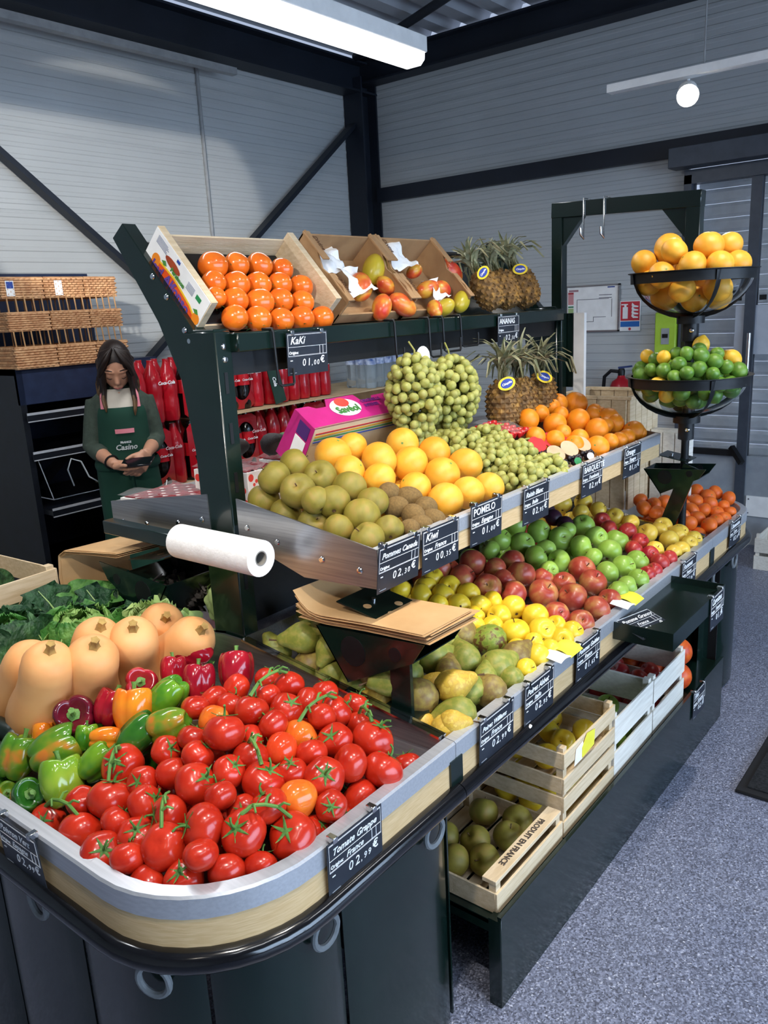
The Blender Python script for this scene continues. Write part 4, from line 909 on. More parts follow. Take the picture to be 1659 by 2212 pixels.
B1=[(-0.977,2.742,1.755,0.052,2,1),(-0.926,2.643,1.744,0.042,3,0),(-0.837,2.692,1.754,0.046,3,1),(-0.797,2.764,1.754,0.042,3,2),(-0.863,2.625,1.698,0.043,2,2),(-0.759,2.730,1.695,0.042,2,3),(-1.046,2.704,1.718,0.042,2,0),(-0.954,2.616,1.674,0.042,1,1),(-0.791,2.658,1.695,0.042,1,2),(-0.986,2.741,1.608,0.048,0,0),(-0.881,2.708,1.598,0.042,0,2),(-0.806,2.699,1.626,0.045,1,3),(-1.014,2.675,1.653,0.042,1,0),(-0.895,2.636,1.627,0.042,0,1),(-0.823,2.773,1.598,0.042,0,3),(-0.904,2.821,1.623,0.048,-1,0),(-0.839,2.827,1.685,0.048,-1,0),(-0.913,2.758,1.689,0.048,-1,0),(-1.011,2.803,1.682,0.048,-1,0),(-0.950,2.875,1.699,0.048,-1,0),]
B2=[(-1.046,2.706,1.377,0.023,'l',2,0),(-0.986,2.639,1.377,0.022,'l',1,0),(-0.938,2.624,1.376,0.026,'l',1,1),(-0.983,2.664,1.409,0.022,'l',2,1),(-0.916,2.665,1.426,0.022,'l',3,0),(-0.895,2.631,1.395,0.025,'l',2,2),(-0.836,2.664,1.420,0.025,'l',3,2),(-0.854,2.700,1.437,0.022,'l',3,3),(-0.800,2.685,1.401,0.025,'l',2,3),(-0.805,2.723,1.421,0.022,'l',3,4),(-0.834,2.641,1.380,0.025,'l',1,3),(-0.771,2.710,1.381,0.022,'l',2,4),(-0.899,2.607,1.358,0.022,'l',0,0),(-0.793,2.648,1.365,0.022,'l',1,4),(-0.877,2.652,1.428,0.022,'l',3,1),(-0.860,2.606,1.371,0.022,'l',1,2),(-1.028,2.712,1.415,0.023,'y',-1,0),(-0.947,2.640,1.417,0.022,'y',-1,0),(-0.778,2.795,1.401,0.028,'y',-1,0),(-0.864,2.746,1.447,0.027,'y',-1,0),(-0.879,2.623,1.304,0.025,'l',0,1),(-0.813,2.651,1.306,0.025,'l',0,3),(-0.930,2.633,1.297,0.026,'y',-1,0),(-0.855,2.670,1.273,0.024,'l',0,2),(-0.955,2.614,1.333,0.024,'y',-1,0),(-0.776,2.673,1.330,0.023,'l',0,4),(-0.933,2.750,1.322,0.028,'l',-1,0),(-0.933,2.690,1.367,0.028,'l',-1,0),(-1.019,2.778,1.349,0.028,'l',-1,0),(-0.823,2.779,1.291,0.028,'l',-1,0),(-0.779,2.803,1.350,0.028,'l',-1,0),(-0.807,2.710,1.347,0.028,'l',-1,0),(-0.907,2.884,1.337,0.028,'l',-1,0),(-0.958,2.725,1.273,0.028,'l',-1,0),(-0.974,2.886,1.323,0.028,'l',-1,0),(-1.049,2.709,1.327,0.028,'l',-1,0),(-0.907,2.832,1.316,0.028,'l',-1,0),(-0.971,2.783,1.260,0.028,'l',-1,0),(-0.862,2.848,1.300,0.028,'l',-1,0),(-0.980,2.835,1.316,0.028,'l',-1,0),(-0.998,2.660,1.314,0.028,'l',-1,0),(-1.026,2.760,1.285,0.028,'l',-1,0),(-0.970,2.705,1.324,0.028,'l',-1,0),(-0.853,2.760,1.361,0.028,'l',-1,0),(-0.964,2.804,1.364,0.028,'l',-1,0),(-0.901,2.685,1.327,0.028,'l',-1,0),(-0.849,2.894,1.366,0.028,'l',-1,0),(-0.862,2.737,1.269,0.028,'l',-1,0),(-1.028,2.850,1.336,0.028,'l',-1,0),(-0.921,2.792,1.266,0.028,'l',-1,0),(-0.811,2.727,1.290,0.028,'l',-1,0),(-0.906,2.753,1.366,0.028,'l',-1,0),(-0.951,2.840,1.273,0.028,'l',-1,0),(-0.809,2.863,1.316,0.028,'l',-1,0),(-1.003,2.721,1.362,0.028,'l',-1,0),(-0.855,2.652,1.336,0.028,'l',-1,0),(-0.797,2.863,1.366,0.028,'l',-1,0),(-0.977,2.774,1.310,0.028,'l',-1,0),(-0.761,2.718,1.326,0.028,'l',-1,0),(-0.851,2.698,1.311,0.028,'l',-1,0),(-0.900,2.878,1.283,0.028,'l',-1,0),(-0.878,2.778,1.307,0.028,'l',-1,0),(-0.865,2.819,1.354,0.028,'l',-1,0),(-0.773,2.788,1.301,0.028,'l',-1,0),(-0.849,2.897,1.315,0.028,'l',-1,0),(-0.948,2.856,1.365,0.028,'l',-1,0),(-0.909,2.704,1.278,0.028,'l',-1,0),(-0.747,2.762,1.363,0.028,'l',-1,0),(-0.871,2.806,1.265,0.028,'l',-1,0),(-1.062,2.747,1.362,0.028,'l',-1,0),(-1.029,2.667,1.356,0.028,'l',-1,0),(-1.011,2.709,1.287,0.028,'l',-1,0),(-0.944,2.911,1.364,0.028,'l',-1,0),]
PERS=[(-1.659,1.404,1.742,0.0390),(-1.661,1.485,1.745,0.0344),(-1.660,1.563,1.743,0.0372),(-1.650,1.637,1.733,0.0332),(-1.620,1.368,1.700,0.0318),(-1.616,1.438,1.694,0.0362),(-1.615,1.512,1.693,0.0354),(-1.614,1.591,1.693,0.0335),(-1.607,1.664,1.685,0.0343),(-1.587,1.340,1.663,0.0280),(-1.580,1.398,1.655,0.0337),(-1.572,1.472,1.646,0.0387),(-1.575,1.551,1.650,0.0342),(-1.569,1.624,1.643,0.0336),(-1.542,1.358,1.613,0.0339),(-1.535,1.428,1.606,0.0347),(-1.531,1.504,1.600,0.0339),(-1.532,1.581,1.601,0.0343),(-1.531,1.658,1.600,0.0338),]
MANG=[(-1.660,2.054,1.737,0.0450,'y'),(-1.611,1.925,1.682,0.0377,'o'),(-1.612,2.048,1.683,0.0313,'r'),(-1.556,1.952,1.621,0.0352,'r'),(-1.560,2.057,1.625,0.0389,'o'),(-1.656,2.261,1.731,0.0260,'o'),(-1.651,2.457,1.726,0.0423,'o'),(-1.600,2.250,1.669,0.0331,'o'),(-1.601,2.340,1.671,0.0283,'r'),(-1.544,2.263,1.608,0.0303,'y'),(-1.559,2.391,1.624,0.0343,'g'),(-1.543,2.209,1.607,0.0271,'r'),]
# ================================================================ fruit and vegetables
def surf(fn, nu=26, nv=16):
    b = MB(); rings = []
    for j in range(nv + 1):
        t = PI * j / nv
        if j in (0, nv): rings.append(b.ring([fn(t, 0)]))
        else: rings.append(b.ring([fn(t, 2 * PI * k / nu) for k in range(nu)]))
    for A, B in zip(rings, rings[1:]):
        for k in range(nu):
            q = (k + 1) % nu
            b.f.append((A[0], B[k], B[q]) if len(A) == 1 else ((A[k], B[0], A[q]) if len(B) == 1 else (A[k], B[k], B[q], A[q]))); b.m.append(0)
    return b
def G(x, s): return math.exp(-(x / s) ** 2)
def sph(t, p, R=1, zs=1): return (R * math.sin(t) * math.cos(p), R * math.sin(t) * math.sin(p), R * math.cos(t) * zs)
def mesh_of(b, name, m, smooth=179):
    o = b.build(name, m, center=False, smooth=smooth); me = o.data; bpy.data.objects.remove(o); return me
KM = {}
def kind(k, name, body, m, parts=()):
    KM[k] = (name, mesh_of(body, name, m), [(n, mesh_of(b, n, pm, 60)) for n, b, pm in parts])
def fruit(k, loc, r, axis, label, cat, group=None, parts=True, spin=None, sc_=(1, 1, 1)):
    name, me, ps = KM[k]; o = bpy.data.objects.new(name, me); COL.objects.link(o); o.location = loc; o.rotation_mode = 'QUATERNION'
    a = Vector(axis); a = a.normalized() if a.length > 1e-6 else V(0, 0, 1)
    o.rotation_quaternion = V(0, 0, 1).rotation_difference(a) @ Quaternion((0, 0, 1), random.uniform(0, 6.28) if spin is None else spin)
    o.scale = (r * sc_[0], r * sc_[1], r * sc_[2]); tag(o, label, cat, group)
    if parts:
        for n, pm in ps: c = bpy.data.objects.new(n, pm); COL.objects.link(c); c.parent = o
    return o
def rax(t=1.0): return (random.uniform(-t, t), random.uniform(-t, t), random.uniform(.25, 1))
m_stemb = mat('brown_stem', '#4a3520', '#6a4d30', rough=.8); m_stemg = mat('green_stem', '#4f7a34', '#6a9444', rough=.6); m_calyx = mat('green_calyx', '#3f6a2c', '#5b8a3c', rough=.65, scale=8)
apple_f = lambda t, p: sph(t, p, (1 + .05 * math.cos(t)) * (1 - .34 * G(t, .30) - .2 * G(PI - t, .28)) * (1 + .015 * math.cos(5 * p) * math.sin(t)), .93)
ap_stem = MB().tube([(0, 0, .55), (.02, 0, .75), (.06, .02, 1.0)], [.035, .03, .045], 6)
ap_eye = MB().lathe([(0, -.70), (.09, -.71), (.12, -.78), (.05, -.76), (0, -.74)], 10)
def apple(k, name, c1, c2, c3=None, **kw):
    kind(k, name, surf(apple_f), mat(name + '_skin', c1, c2, c3=c3, rough=kw.pop('rough', .3), spec=.5, scale=kw.pop('scale', 1.6), stretch=kw.pop('stretch', (1, 1, .45)), rnd=kw.pop('rnd', .1), **kw), [('stem', ap_stem, m_stemb), ('calyx', ap_eye, m_stemb)])
apple('gold_y', 'golden_apple', '#e4bc24', '#ecce40', lo=.3, hi=.7); apple('gold_g', 'golden_apple', '#b7ac2e', '#c9b83a'); apple('gold_p', 'golden_apple', '#e3c262', '#ecd27e')  # gold_g tones put shade into the colour, but the cached first skin is reused
apple('red', 'pink_red_apple', '#9c3228', '#c08a4c', c3='#b0503a', scale=1.3, lo=.34, hi=.68)
apple('granny', 'green_apple', '#86a83e', '#9cbc54'); apple('dred', 'dark_red_apple', '#9c1f2c', '#c04434'); apple('yfar', 'yellow_apple', '#e2b73c', '#ecc952'); apple('canada', 'russet_apple', '#7c6e28', '#967c38', c3='#877a2c', rough=.55, scale=2)
# tomato
kind('tomato', 'vine_tomato', surf(lambda t, p: sph(t, p, (1 - .16 * G(t, .38) - .05 * G(PI - t, .4)) * (1 + .025 * math.cos(5 * p) * math.sin(t) + .02 * math.cos(2 * p) * math.sin(t)), .87)),
     mat('tomato_skin', '#b3220f', '#c8341c', rough=.24, spec=.5, scale=1.2, rnd=.10, coat=.25), [])
kind('tomato_o', 'orange_tomato', surf(lambda t, p: sph(t, p, (1 - .16 * G(t, .38)) * (1 + .03 * math.cos(4 * p) * math.sin(t)), .87)), mat('orange_tomato_skin', '#e0621c', '#e8822c', rough=.16, scale=1.2, coat=.25), [])
kind('tomato_p', 'pale_tomato', KM and surf(lambda t, p: sph(t, p, (1 - .12 * G(t, .38)), .95)), mat('pale_tomato_skin', '#d63a18', '#e04a20', rough=.16, scale=1.2, coat=.25), [])
def calyx_mb(n=5, stem=1):
    b = MB()
    for k in range(n):
        a = 2 * PI * k / n + random.uniform(-.2, .2); d = V(math.cos(a), math.sin(a), 0); s = V(-math.sin(a), math.cos(a), 0); L = random.uniform(.55, .75); up = random.uniform(.0, .30)
        P = []
        for i in range(5):
            t = i / 4; c = d * L * t + V(0, 0, .76 - .10 * t * t + up * t * t); wdt = .085 * (1 - t) ** .7 + .008
            P += [c + s * wdt, c + V(0, 0, .025), c - s * wdt, c - V(0, 0, .012)]
        o = b.ring(P)
        for i in range(4):
            for j in range(4): b.f.append((o[i * 4 + j], o[i * 4 + (j + 1) % 4], o[i * 4 + 4 + (j + 1) % 4], o[i * 4 + 4 + j])); b.m.append(0)
        b.f.append(tuple(o[-4:])); b.m.append(0)
    if stem: b.tube([(0, 0, .70), (.02, .02, .95), (.12, .04, 1.15), (.30, .05, 1.25)], [.07, .055, .05, .06], 7)
    return b
CAL = [mesh_of(calyx_mb(5 + k % 2, k != 2), 'calyx', m_calyx, 60) for k in range(4)]
# pepper
def pep_f(t, p):
    z = math.cos(t); s = math.sin(t); lb = abs(math.sin(1.5 * p + .3 * math.sin(p))) ** .6
    r = s ** .6 * (.95 + .12 * z - .12 * (z < 0) * z * z) * (.80 + .20 * lb); zz = 1.08 * abs(z) ** .85 * (1 if z > 0 else -1)
    zz += (.20 * lb - .05) * G(t - .62, .35) - .42 * G(t, .40) if z > 0 else -(.14 * lb - .05) * G(PI - t - .55, .35) + .26 * G(PI - t, .34)
    return (r * math.cos(p), r * math.sin(p), zz)
pstem = MB().lathe([(0, .64), (.26, .72), (.28, .76), (.12, .80), (.09, .95), (.10, 1.22), (.13, 1.32), (0, 1.33)], 12, fn=lambda r, z, a: (r * (1 + .12 * math.cos(5 * a)), z))
pstem.v = [(x + .18 * max(0, z - .8) ** 1.3, y, z) for x, y, z in pstem.v]
for k, c1, c2, c3, nm in (('g', '#3d7a1c', '#6f9c24', None, 'green_pepper'), ('gd', '#24591c', '#3f7a22', None, 'dark_green_pepper'), ('gl', '#6f9a26', '#93ae34', None, 'light_green_pepper'), ('go', '#4d7f20', '#c9772a', '#6f8a24', 'turning_pepper'), ('o', '#e2701a', '#e88a20', None, 'orange_pepper'), ('r', '#8e0f22', '#a81a28', None, 'red_pepper'), ('rd', '#5c0f22', '#711627', None, 'dark_red_pepper')):
    kind('pep_' + k, nm, surf(pep_f, 40, 24), mat(nm + '_skin', c1, c2, c3=c3, rough=.14, spec=.6, scale=.9, coat=.4, lo=.42, hi=.62, detail=2), [('stem', pstem, m_stemg)])
PD = {'g': 'green bell pepper', 'gd': 'dark green bell pepper', 'gl': 'pale green bell pepper', 'go': 'green and orange bell pepper', 'o': 'orange bell pepper', 'r': 'glossy red bell pepper', 'rd': 'dark purplish red bell pepper'}
# pear
PEARP = [(0, -.80), (.10, -.86), (.35, -.93), (.72, -.72), (.96, -.30), (1.0, .05), (.90, .48), (.70, .85), (.50, 1.18), (.40, 1.42), (.29, 1.60), (.12, 1.66), (0, 1.63)]
prs = MB().tube([(0, 0, 1.58), (.04, 0, 1.83), (.16, .03, 2.15)], [.05, .045, .07], 7)
for k, c1, c2, c3 in (('g', '#7f8636', '#9c9446', '#8c8e3a'), ('b', '#7c6236', '#94803e', '#86703a'), ('y', '#cda93c', '#d8b84e', '#c29a3c'), ('s', '#7c9034', '#6a4a26', '#94a040')):
    kind('pear_' + k, 'pear', MB().lathe(PEARP, 26, fn=lambda r, z, a: (r * (1 + .03 * math.cos(2 * a + 1)), z + .05 * math.cos(a) * (z > .5))), mat('pear_skin_' + k, c1, c2, c3=c3, rough=.45, scale=3.2, rnd=.12, detail=10, bump=.05, bscale=30, lo=.42, hi=.60), [('stem', prs, m_stemb)])
# squash: unit = length 1 from base centre to neck end
SQP = [(0, -.30), (.08, -.30), (.26, -.24), (.37, -.08), (.385, .05), (.36, .22), (.31, .40), (.285, .58), (.285, .74), (.27, .88), (.21, .98), (.12, 1.02), (0, 1.02)]
sqs = MB().lathe([(0, .98), (.075, 1.0), (.055, 1.03), (.036, 1.09), (.046, 1.14), (0, 1.15)], 10, fn=lambda r, z, a: (r * (1 + .15 * math.cos(5 * a)), z))
kind('squash', 'butternut_squash', MB().lathe(SQP, 30), mat('squash_skin', '#d8965a', '#e2a86c', rough=.5, scale=2, rnd=.04), [('stem', sqs, mat('squash_stem', '#8a6a38', '#b0904f', rough=.85, scale=10))])
# citrus
def citrus(k, name, c1, c2, nip=0, zs=.96, rough=.38, bs=45):
    kind(k, name, surf(lambda t, p: sph(t, p, 1 - .05 * G(t, .22) + nip * (G(t, .25) + G(PI - t, .25)), zs)), mat(name + '_peel', c1, c2, rough=rough, scale=1.4, bump=.12, bscale=bs, rnd=.07), [('stem_end', MB().lathe([(0, .93 * zs + nip), (.07, .93 * zs + nip), (.075, .965 * zs + nip), (.03, .975 * zs + nip), (0, .975 * zs + nip)], 9, fn=lambda r, z, a: (r * (1 + .2 * math.cos(5 * a)), z)), m_stemg)])
citrus('orange', 'orange', '#e88414', '#f09422'); citrus('clem', 'clementine', '#e2611a', '#ea7424', zs=.84); citrus('pomelo', 'pomelo', '#e69e2c', '#eab03c', zs=.92); citrus('pomelo2', 'pomelo', '#e0962a', '#e8a63c', zs=.95); citrus('pomelo_p', 'pomelo', '#e67c34', '#eaa244', zs=.94)
citrus('lime', 'lime', '#4f7a2a', '#729638', nip=.10, zs=1.08, rough=.28); citrus('lemon', 'lemon', '#ecb52c', '#f0c444', nip=.20, zs=1.15)
kind('kiwi', 'kiwi', surf(lambda t, p: sph(t, p, 1 + .04 * G(t, .2), 1.25)), mat('kiwi_fuzz', '#6e5630', '#86693c', rough=.9, scale=6, bump=.4, bscale=60), [('stem_end', MB().lathe([(0, 1.27), (.10, 1.28), (.13, 1.24), (0, 1.22)], 8), m_stemb)])
kind('plum', 'plum', surf(lambda t, p: sph(t, p, 1 - .06 * G(t, .3), 1.08)), mat('plum_skin', '#2a1424', '#3c1c30', rough=.4), [('stem_end', MB().lathe([(0, .98), (.06, 1.0), (.06, 1.03), (0, 1.03)], 8), m_stemb)])
kind('persimmon', 'persimmon', surf(lambda t, p: sph(t, p, 1 + .02 * math.cos(4 * p) * math.sin(t), .93)), mat('persimmon_skin', '#e2621a', '#ea7a20', rough=.2, scale=1.1, coat=.25, rnd=.05), [('calyx', calyx_mb(4, 0), m_calyx)])
kind('mango', 'mango', surf(lambda t, p: ((math.sin(t) * math.cos(p) * .95 + .10 * math.cos(t) ** 2), math.sin(t) * math.sin(p) * .82, math.cos(t) * 1.3)), mat('mango_skin', '#c63a2a', '#dca23a', c3='#d8662e', rough=.3, scale=.8, lo=.35, hi=.62, detail=2), [])
kind('mango_y', 'mango', surf(lambda t, p: ((math.sin(t) * math.cos(p) * .95 + .10 * math.cos(t) ** 2), math.sin(t) * math.sin(p) * .82, math.cos(t) * 1.3)), mat('mango_yellow_skin', '#b8a62c', '#d2b238', rough=.3, scale=.8), [])
def lab(d, row, col, ref): return '%s, %s from left, %s row up from %s' % (d, ORD[col], ORD[row], ref)
def pile(key, k, d, cat, ref, kf=None, axf=None, group=None):
    for (x, y, z, r, ax, ay, az, kk, row, col) in D[key]:
        q = kf(kk) if kf else k; a = axf(ax, ay, az) if axf else (ax, ay, az)
        o = fruit(q, (x, y, z), r, a, lab(d if isinstance(d, str) else d(kk), row, col, ref), cat, group or d if isinstance(group or d, str) else cat + 's in this pile')
        yield o, kk, r
for o, kk, r in pile('tomato', None, lambda k: 'orange unripe tomato' if k == 'o' else 'red vine tomato', 'tomato', 'the curved lip', lambda k: {'o': 'tomato_o', 'p': 'tomato_p'}.get(k, 'tomato'), lambda *a: rax(.9), 'tomatoes in the rounded end tray'):
    if kk != 'o' and random.random() < .85:
        c = bpy.data.objects.new('calyx', random.choice(CAL)); COL.objects.link(c); c.parent = o
for _ in pile('pepper', None, lambda k: PD[k], 'bell pepper', 'the curved lip', lambda k: 'pep_' + k, None, 'peppers in the rounded end tray'): pass
for o, kk, r in pile('pear', None, lambda k: {'g': 'green pear', 'b': 'brownish pear', 'y': 'yellow pear', 's': 'spotted green pear'}[k], 'pear', 'the lip', lambda k: 'pear_' + k, None, 'pears in the lower tray'): pass
for _ in pile('gold', None, lambda k: {'y': 'bright golden apple', 'g': 'shaded greenish golden apple', 'p': 'pale golden apple'}[k], 'apple', 'the lip', lambda k: 'gold_' + k, lambda *a: rax(1.2), 'golden apples in the lower tray'): pass
for _ in pile('red', 'red', 'blushed red apple', 'apple', 'the lip', None, lambda *a: rax(.8)): pass
for _ in pile('granny', 'granny', 'bright green apple', 'apple', 'the lip', None, lambda *a: rax(1.2)): pass
for _ in pile('dred', 'dred', 'small dark red apple', 'apple', 'the lip', None, lambda *a: rax(1.2)): pass
for _ in pile('plum', 'plum', 'dark purple plum', 'plum', 'the lip', None, lambda *a: rax(1.2)): pass
for _ in pile('yfar', 'yfar', 'dull yellow apple', 'apple', 'the lip', None, lambda *a: rax(1.2)): pass
for _ in pile('clem', 'clem', 'orange clementine', 'clementine', 'the lip', None, lambda *a: rax(1.2)): pass
for _ in pile('canada', 'canada', 'russet brown apple', 'apple', 'the lip', None, lambda *a: rax(.7)): pass
for _ in pile('kiwi', 'kiwi', 'fuzzy brown kiwi', 'kiwi', 'the lip', None, lambda *a: (random.uniform(-1, 1), random.uniform(-1, 1), .2)): pass
for _ in pile('pomelo', None, 'yellow pink pomelo', 'pomelo', 'the lip', lambda k: random.choice(['pomelo', 'pomelo2', 'pomelo_p']), lambda *a: rax(1.2)): pass
for _ in pile('orange', 'orange', 'round orange', 'orange', 'the lip', None, lambda *a: rax(1.2)): pass
FN = {'tomato': ('tomato', 'red tomato mostly hidden under the top layer of the tomato pile', 'tomato'), 'pepper': ('pep_gd', 'dark green pepper mostly hidden under the other peppers', 'bell pepper'), 'pear': ('pear_g', 'green pear mostly hidden under the top layer of pears', 'pear'),
      'gold': ('gold_y', 'golden apple mostly hidden under the top layer of golden apples', 'apple'), 'red': ('red', 'blushed red apple mostly hidden under the top layer of red apples', 'apple'), 'granny': ('granny', 'green apple mostly hidden under the top layer of green apples', 'apple'),
      'dred': ('dred', 'dark red apple mostly hidden under other dark red apples', 'apple'), 'yfar': ('yfar', 'dull yellow apple mostly hidden under the far yellow apples', 'apple'), 'clem': ('clem', 'clementine mostly hidden under the top layer of clementines', 'clementine'),
      'canada': ('canada', 'russet apple mostly hidden under the top layer of russets', 'apple'), 'pomelo': ('pomelo', 'pomelo mostly hidden under the top layer of pomelos', 'pomelo'), 'orange': ('orange', 'orange mostly hidden under the top layer of oranges', 'orange')}
for k, x, y, z, r in FILL:
    q, l, c = FN[k]; fruit(q, (x, y, z), r, rax(.8), l, c, 'hidden layer: ' + c + ' ' + k, parts=False)
# squashes
SD = ['front butternut squash on the near corner of the tray', 'butternut squash leaning out behind the front one', 'short butternut squash standing before the middle ones', 'butternut squash behind the short one, thick stem', 'butternut squash with a dark spot on its neck', 'rearmost small butternut squash beside the lettuce', 'butternut squash leaning behind the red peppers']
for (a, b_), l in zip(SQ, SD):
    a = Vector(a); b_ = Vector(b_); d = (b_ - a); fruit('squash', a, d.length * 1.0, d, l, 'squash', 'butternut squashes', sc_=(1, 1, 1))
# tomato vines lying over the tomatoes
def vine(pts, side, label):
    p = thing('tomato_vine', label, 'vine', pts[0]); MB().tube(pts, [.0042] + [.0034] * (len(pts) - 1), 7).build('stem', m_stemg, p)
    for i, s in side: q = Vector(pts[i]); MB().tube([q, q + Vector(s) * .5 + V(0, 0, .006), q + Vector(s)], [.003, .0024, .002], 6).build('side_stem', m_stemg, p)
VT = D['tomato']; PV = sorted(((0, 1), (12, 15), (18, 17), (54, 55), (59, 60), (46, 47), (40, 38), (29, 31)), key=lambda q: VT[q[0]][1])
for n, (i, j) in enumerate(PV):
    a = Vector(VT[i][:3]) + V(0, 0, VT[i][3] * .9); b_ = Vector(VT[j][:3]) + V(0, 0, VT[j][3] * .9)
    if (a - b_).length > .16: b_ = a + (b_ - a).normalized() * .10
    m_ = (a + b_) / 2 + V(0, 0, .022); vine([a, a.lerp(m_, .5) + V(0, 0, .008), m_, b_.lerp(m_, .5) + V(0, 0, .008), b_], ((1, (.02, -.012, .0)), (2, (-.01, .022, .004)), (3, (.018, .012, .004))), '%s green tomato vine over the tomatoes, counting back from the front lip' % ORD[n])
# ================================================================ bowls, crates, boxes and other goods on the stand
BX, BY = -.905, 2.76
bw = thing('bowl_stand', 'black pole stand with two clear hemispherical fruit bowls', 'bowl stand', (BX, BY, 1.13))
MB().cyl((BX, BY, 1.13), (BX, BY, 1.545), .016, n=16).build('pole', m_blackm, bw)
for z in (1.145, 1.475): MB().bar((BX, BY, z), (-.985, 2.985, z), .03, .022).build('bracket_arm', m_blackm, bw)
for zr, dep in ((1.681, .135), (1.347, .128)):
    R = .188; n = 36
    prof = [(R * math.sin(a), zr - dep * math.cos(a)) for a in [PI / 2 * k / 9 for k in range(10)]]
    b = MB().lathe([(0, zr - dep)] + prof[1:] + [((R - .003) * math.sin(a), zr - (dep - .003) * math.cos(a)) for a in [PI / 2 * (9 - k) / 9 for k in range(9)]] + [(0, zr - dep + .003)], n, (BX, BY, 0))
    bo = b.build('clear_bowl', m_acryl, bw)
    b = MB().lathe([(R + .001, zr - .030), (R + .005, zr - .030), (R + .006, zr + .0), (R + .014, zr + .002), (R + .014, zr + .004), (R - .004, zr + .003), (R + .001, zr - .002), (R + .001, zr - .030)], 40, (BX, BY, 0)); b.build('rim_band', m_blackm, bw, smooth=30)
    for k in range(4):
        a = 2 * PI * k / 4 - .85; pts = []
        for i in range(9):
            t = PI / 2 * i / 8; pts.append((BX + (R + .006) * math.sin(t) * math.cos(a), BY + (R + .006) * math.sin(t) * math.sin(a), zr - (dep + .006) * math.cos(t)))
        MB().tube(pts, .013, 8, flat=.18).build('strap', m_blackm, bw)
    MB().cyl((BX, BY, zr - dep - .028), (BX, BY, zr - dep - .004), .044, n=20).build('cup', m_blackm, bw); MB().cyl((BX, BY, zr - dep - .085), (BX, BY, zr - dep - .028), .026, n=16).build('collar', m_blackm, bw)
    MB().lathe([(0, .005), (.006, .004), (.008, 0)], 10).xf(frame_M((BX + .012, BY - .026, zr - dep - .05), (1, 0, 0), (0, 0, 1))).build('screw', m_chrome, bw)
for (x, y, z, r, row, col) in B1: fruit(random.choice(['pomelo', 'pomelo2', 'pomelo_p']), (x, y, z), r, rax(1), lab('yellow orange pomelo', row, col, 'the upper bowl foot') if row >= 0 else 'pomelo hidden deep inside the upper bowl', 'pomelo', 'pomelos in the upper bowl' if row >= 0 else 'hidden pomelos in the upper bowl')
nl = ny_ = 0
for (x, y, z, r, k, row, col) in B2:
    if k == 'l': fruit('lime', (x, y, z), r, rax(1.2), lab('green lime', row, col, 'the lower bowl foot') if row >= 0 else 'green lime hidden deep inside the lower bowl', 'lime', 'limes in the lower bowl' if row >= 0 else 'hidden limes in the lower bowl')
    else: fruit('lemon', (x, y, z), r, (.2, .2, 1) if ny_ == 3 else rax(1.2), ['yellow lemon at the near side of the lower bowl', 'yellow lemon half hidden among the limes', 'round lemon on the far rim of the lower bowl', 'pointed lemon standing on top of the limes', 'lemon seen through the lower bowl wall', 'lemon beside the strap inside the lower bowl'][ny_], 'lemon'); ny_ += 1
# ---- generic slatted crate in a local frame
def crate(M, L, W, Hh, label, m=m_wood, side=(1, 2), name='wooden_crate', posts=.02, th=.006, gap=.018, floor=5, top_rail=None, slat_h=None):
    """L along local x, W along local y; slats on the long sides (side[1]) and the short sides (side[0])"""
    o = M @ V(0, 0, 0); p = thing(name, label, 'crate', o)
    def bx(nm, q, mm=m): return MB().box(*q).xf(M).build(nm, mm, p, bevel=.0008)
    for sx in (-1, 1):
        for sy in (-1, 1): bx('corner_post', tuple(sorted((sx * (L / 2 - th), sx * (L / 2 - th - posts)))) + tuple(sorted((sy * (W / 2 - th), sy * (W / 2 - th - posts)))) + (0, Hh + .012))
    for s in (-1, 1):
        n = side[1]; hh = (slat_h or (Hh - gap * (n - 1)) / n)
        for k in range(n): z = k * (Hh - hh) / max(1, n - 1) if n > 1 else 0; bx('slat', (-L / 2, L / 2) + tuple(sorted((s * W / 2, s * (W / 2 - th)))) + (z, z + hh))
        n = side[0]; hh = (slat_h or (Hh - gap * (n - 1)) / n) 
        for k in range(n): z = k * (Hh - hh) / max(1, n - 1) if n > 1 else 0; bx('slat', tuple(sorted((s * L / 2, s * (L / 2 - th)))) + (-W / 2 + th, W / 2 - th, z, z + hh))
    for k in range(floor): y0 = -W / 2 + th + k * (W - 2 * th) / floor; bx('floor_slat', (-L / 2 + th, L / 2 - th, y0 + .003, y0 + (W - 2 * th) / floor - .006, .002, .007))
    return p, bx
def TM(x, y, z, yaw=0): return Matrix.Translation((x, y, z)) @ Matrix.Rotation(yaw, 4, 'Z')
def infill(k, x0, x1, y0, y1, z, r, n, label, cat, group, layers=1):
    pts = []; t = 0
    while len(pts) < n and t < 3000:
        t += 1; c = V(random.uniform(x0 + r, x1 - r), random.uniform(y0 + r, y1 - r), z + r)
        for lay in range(layers):
            c.z = z + r + lay * 1.7 * r
            if all((c - q).length > 1.86 * r for q in pts): pts.append(c.copy()); break
    pts.sort(key=lambda c: (c.y, c.x))
    for i, c in enumerate(pts): fruit(k, c, r, rax(1), '%s, %s counting from the near end' % (label, ORD[min(i, 14)]), cat, group)
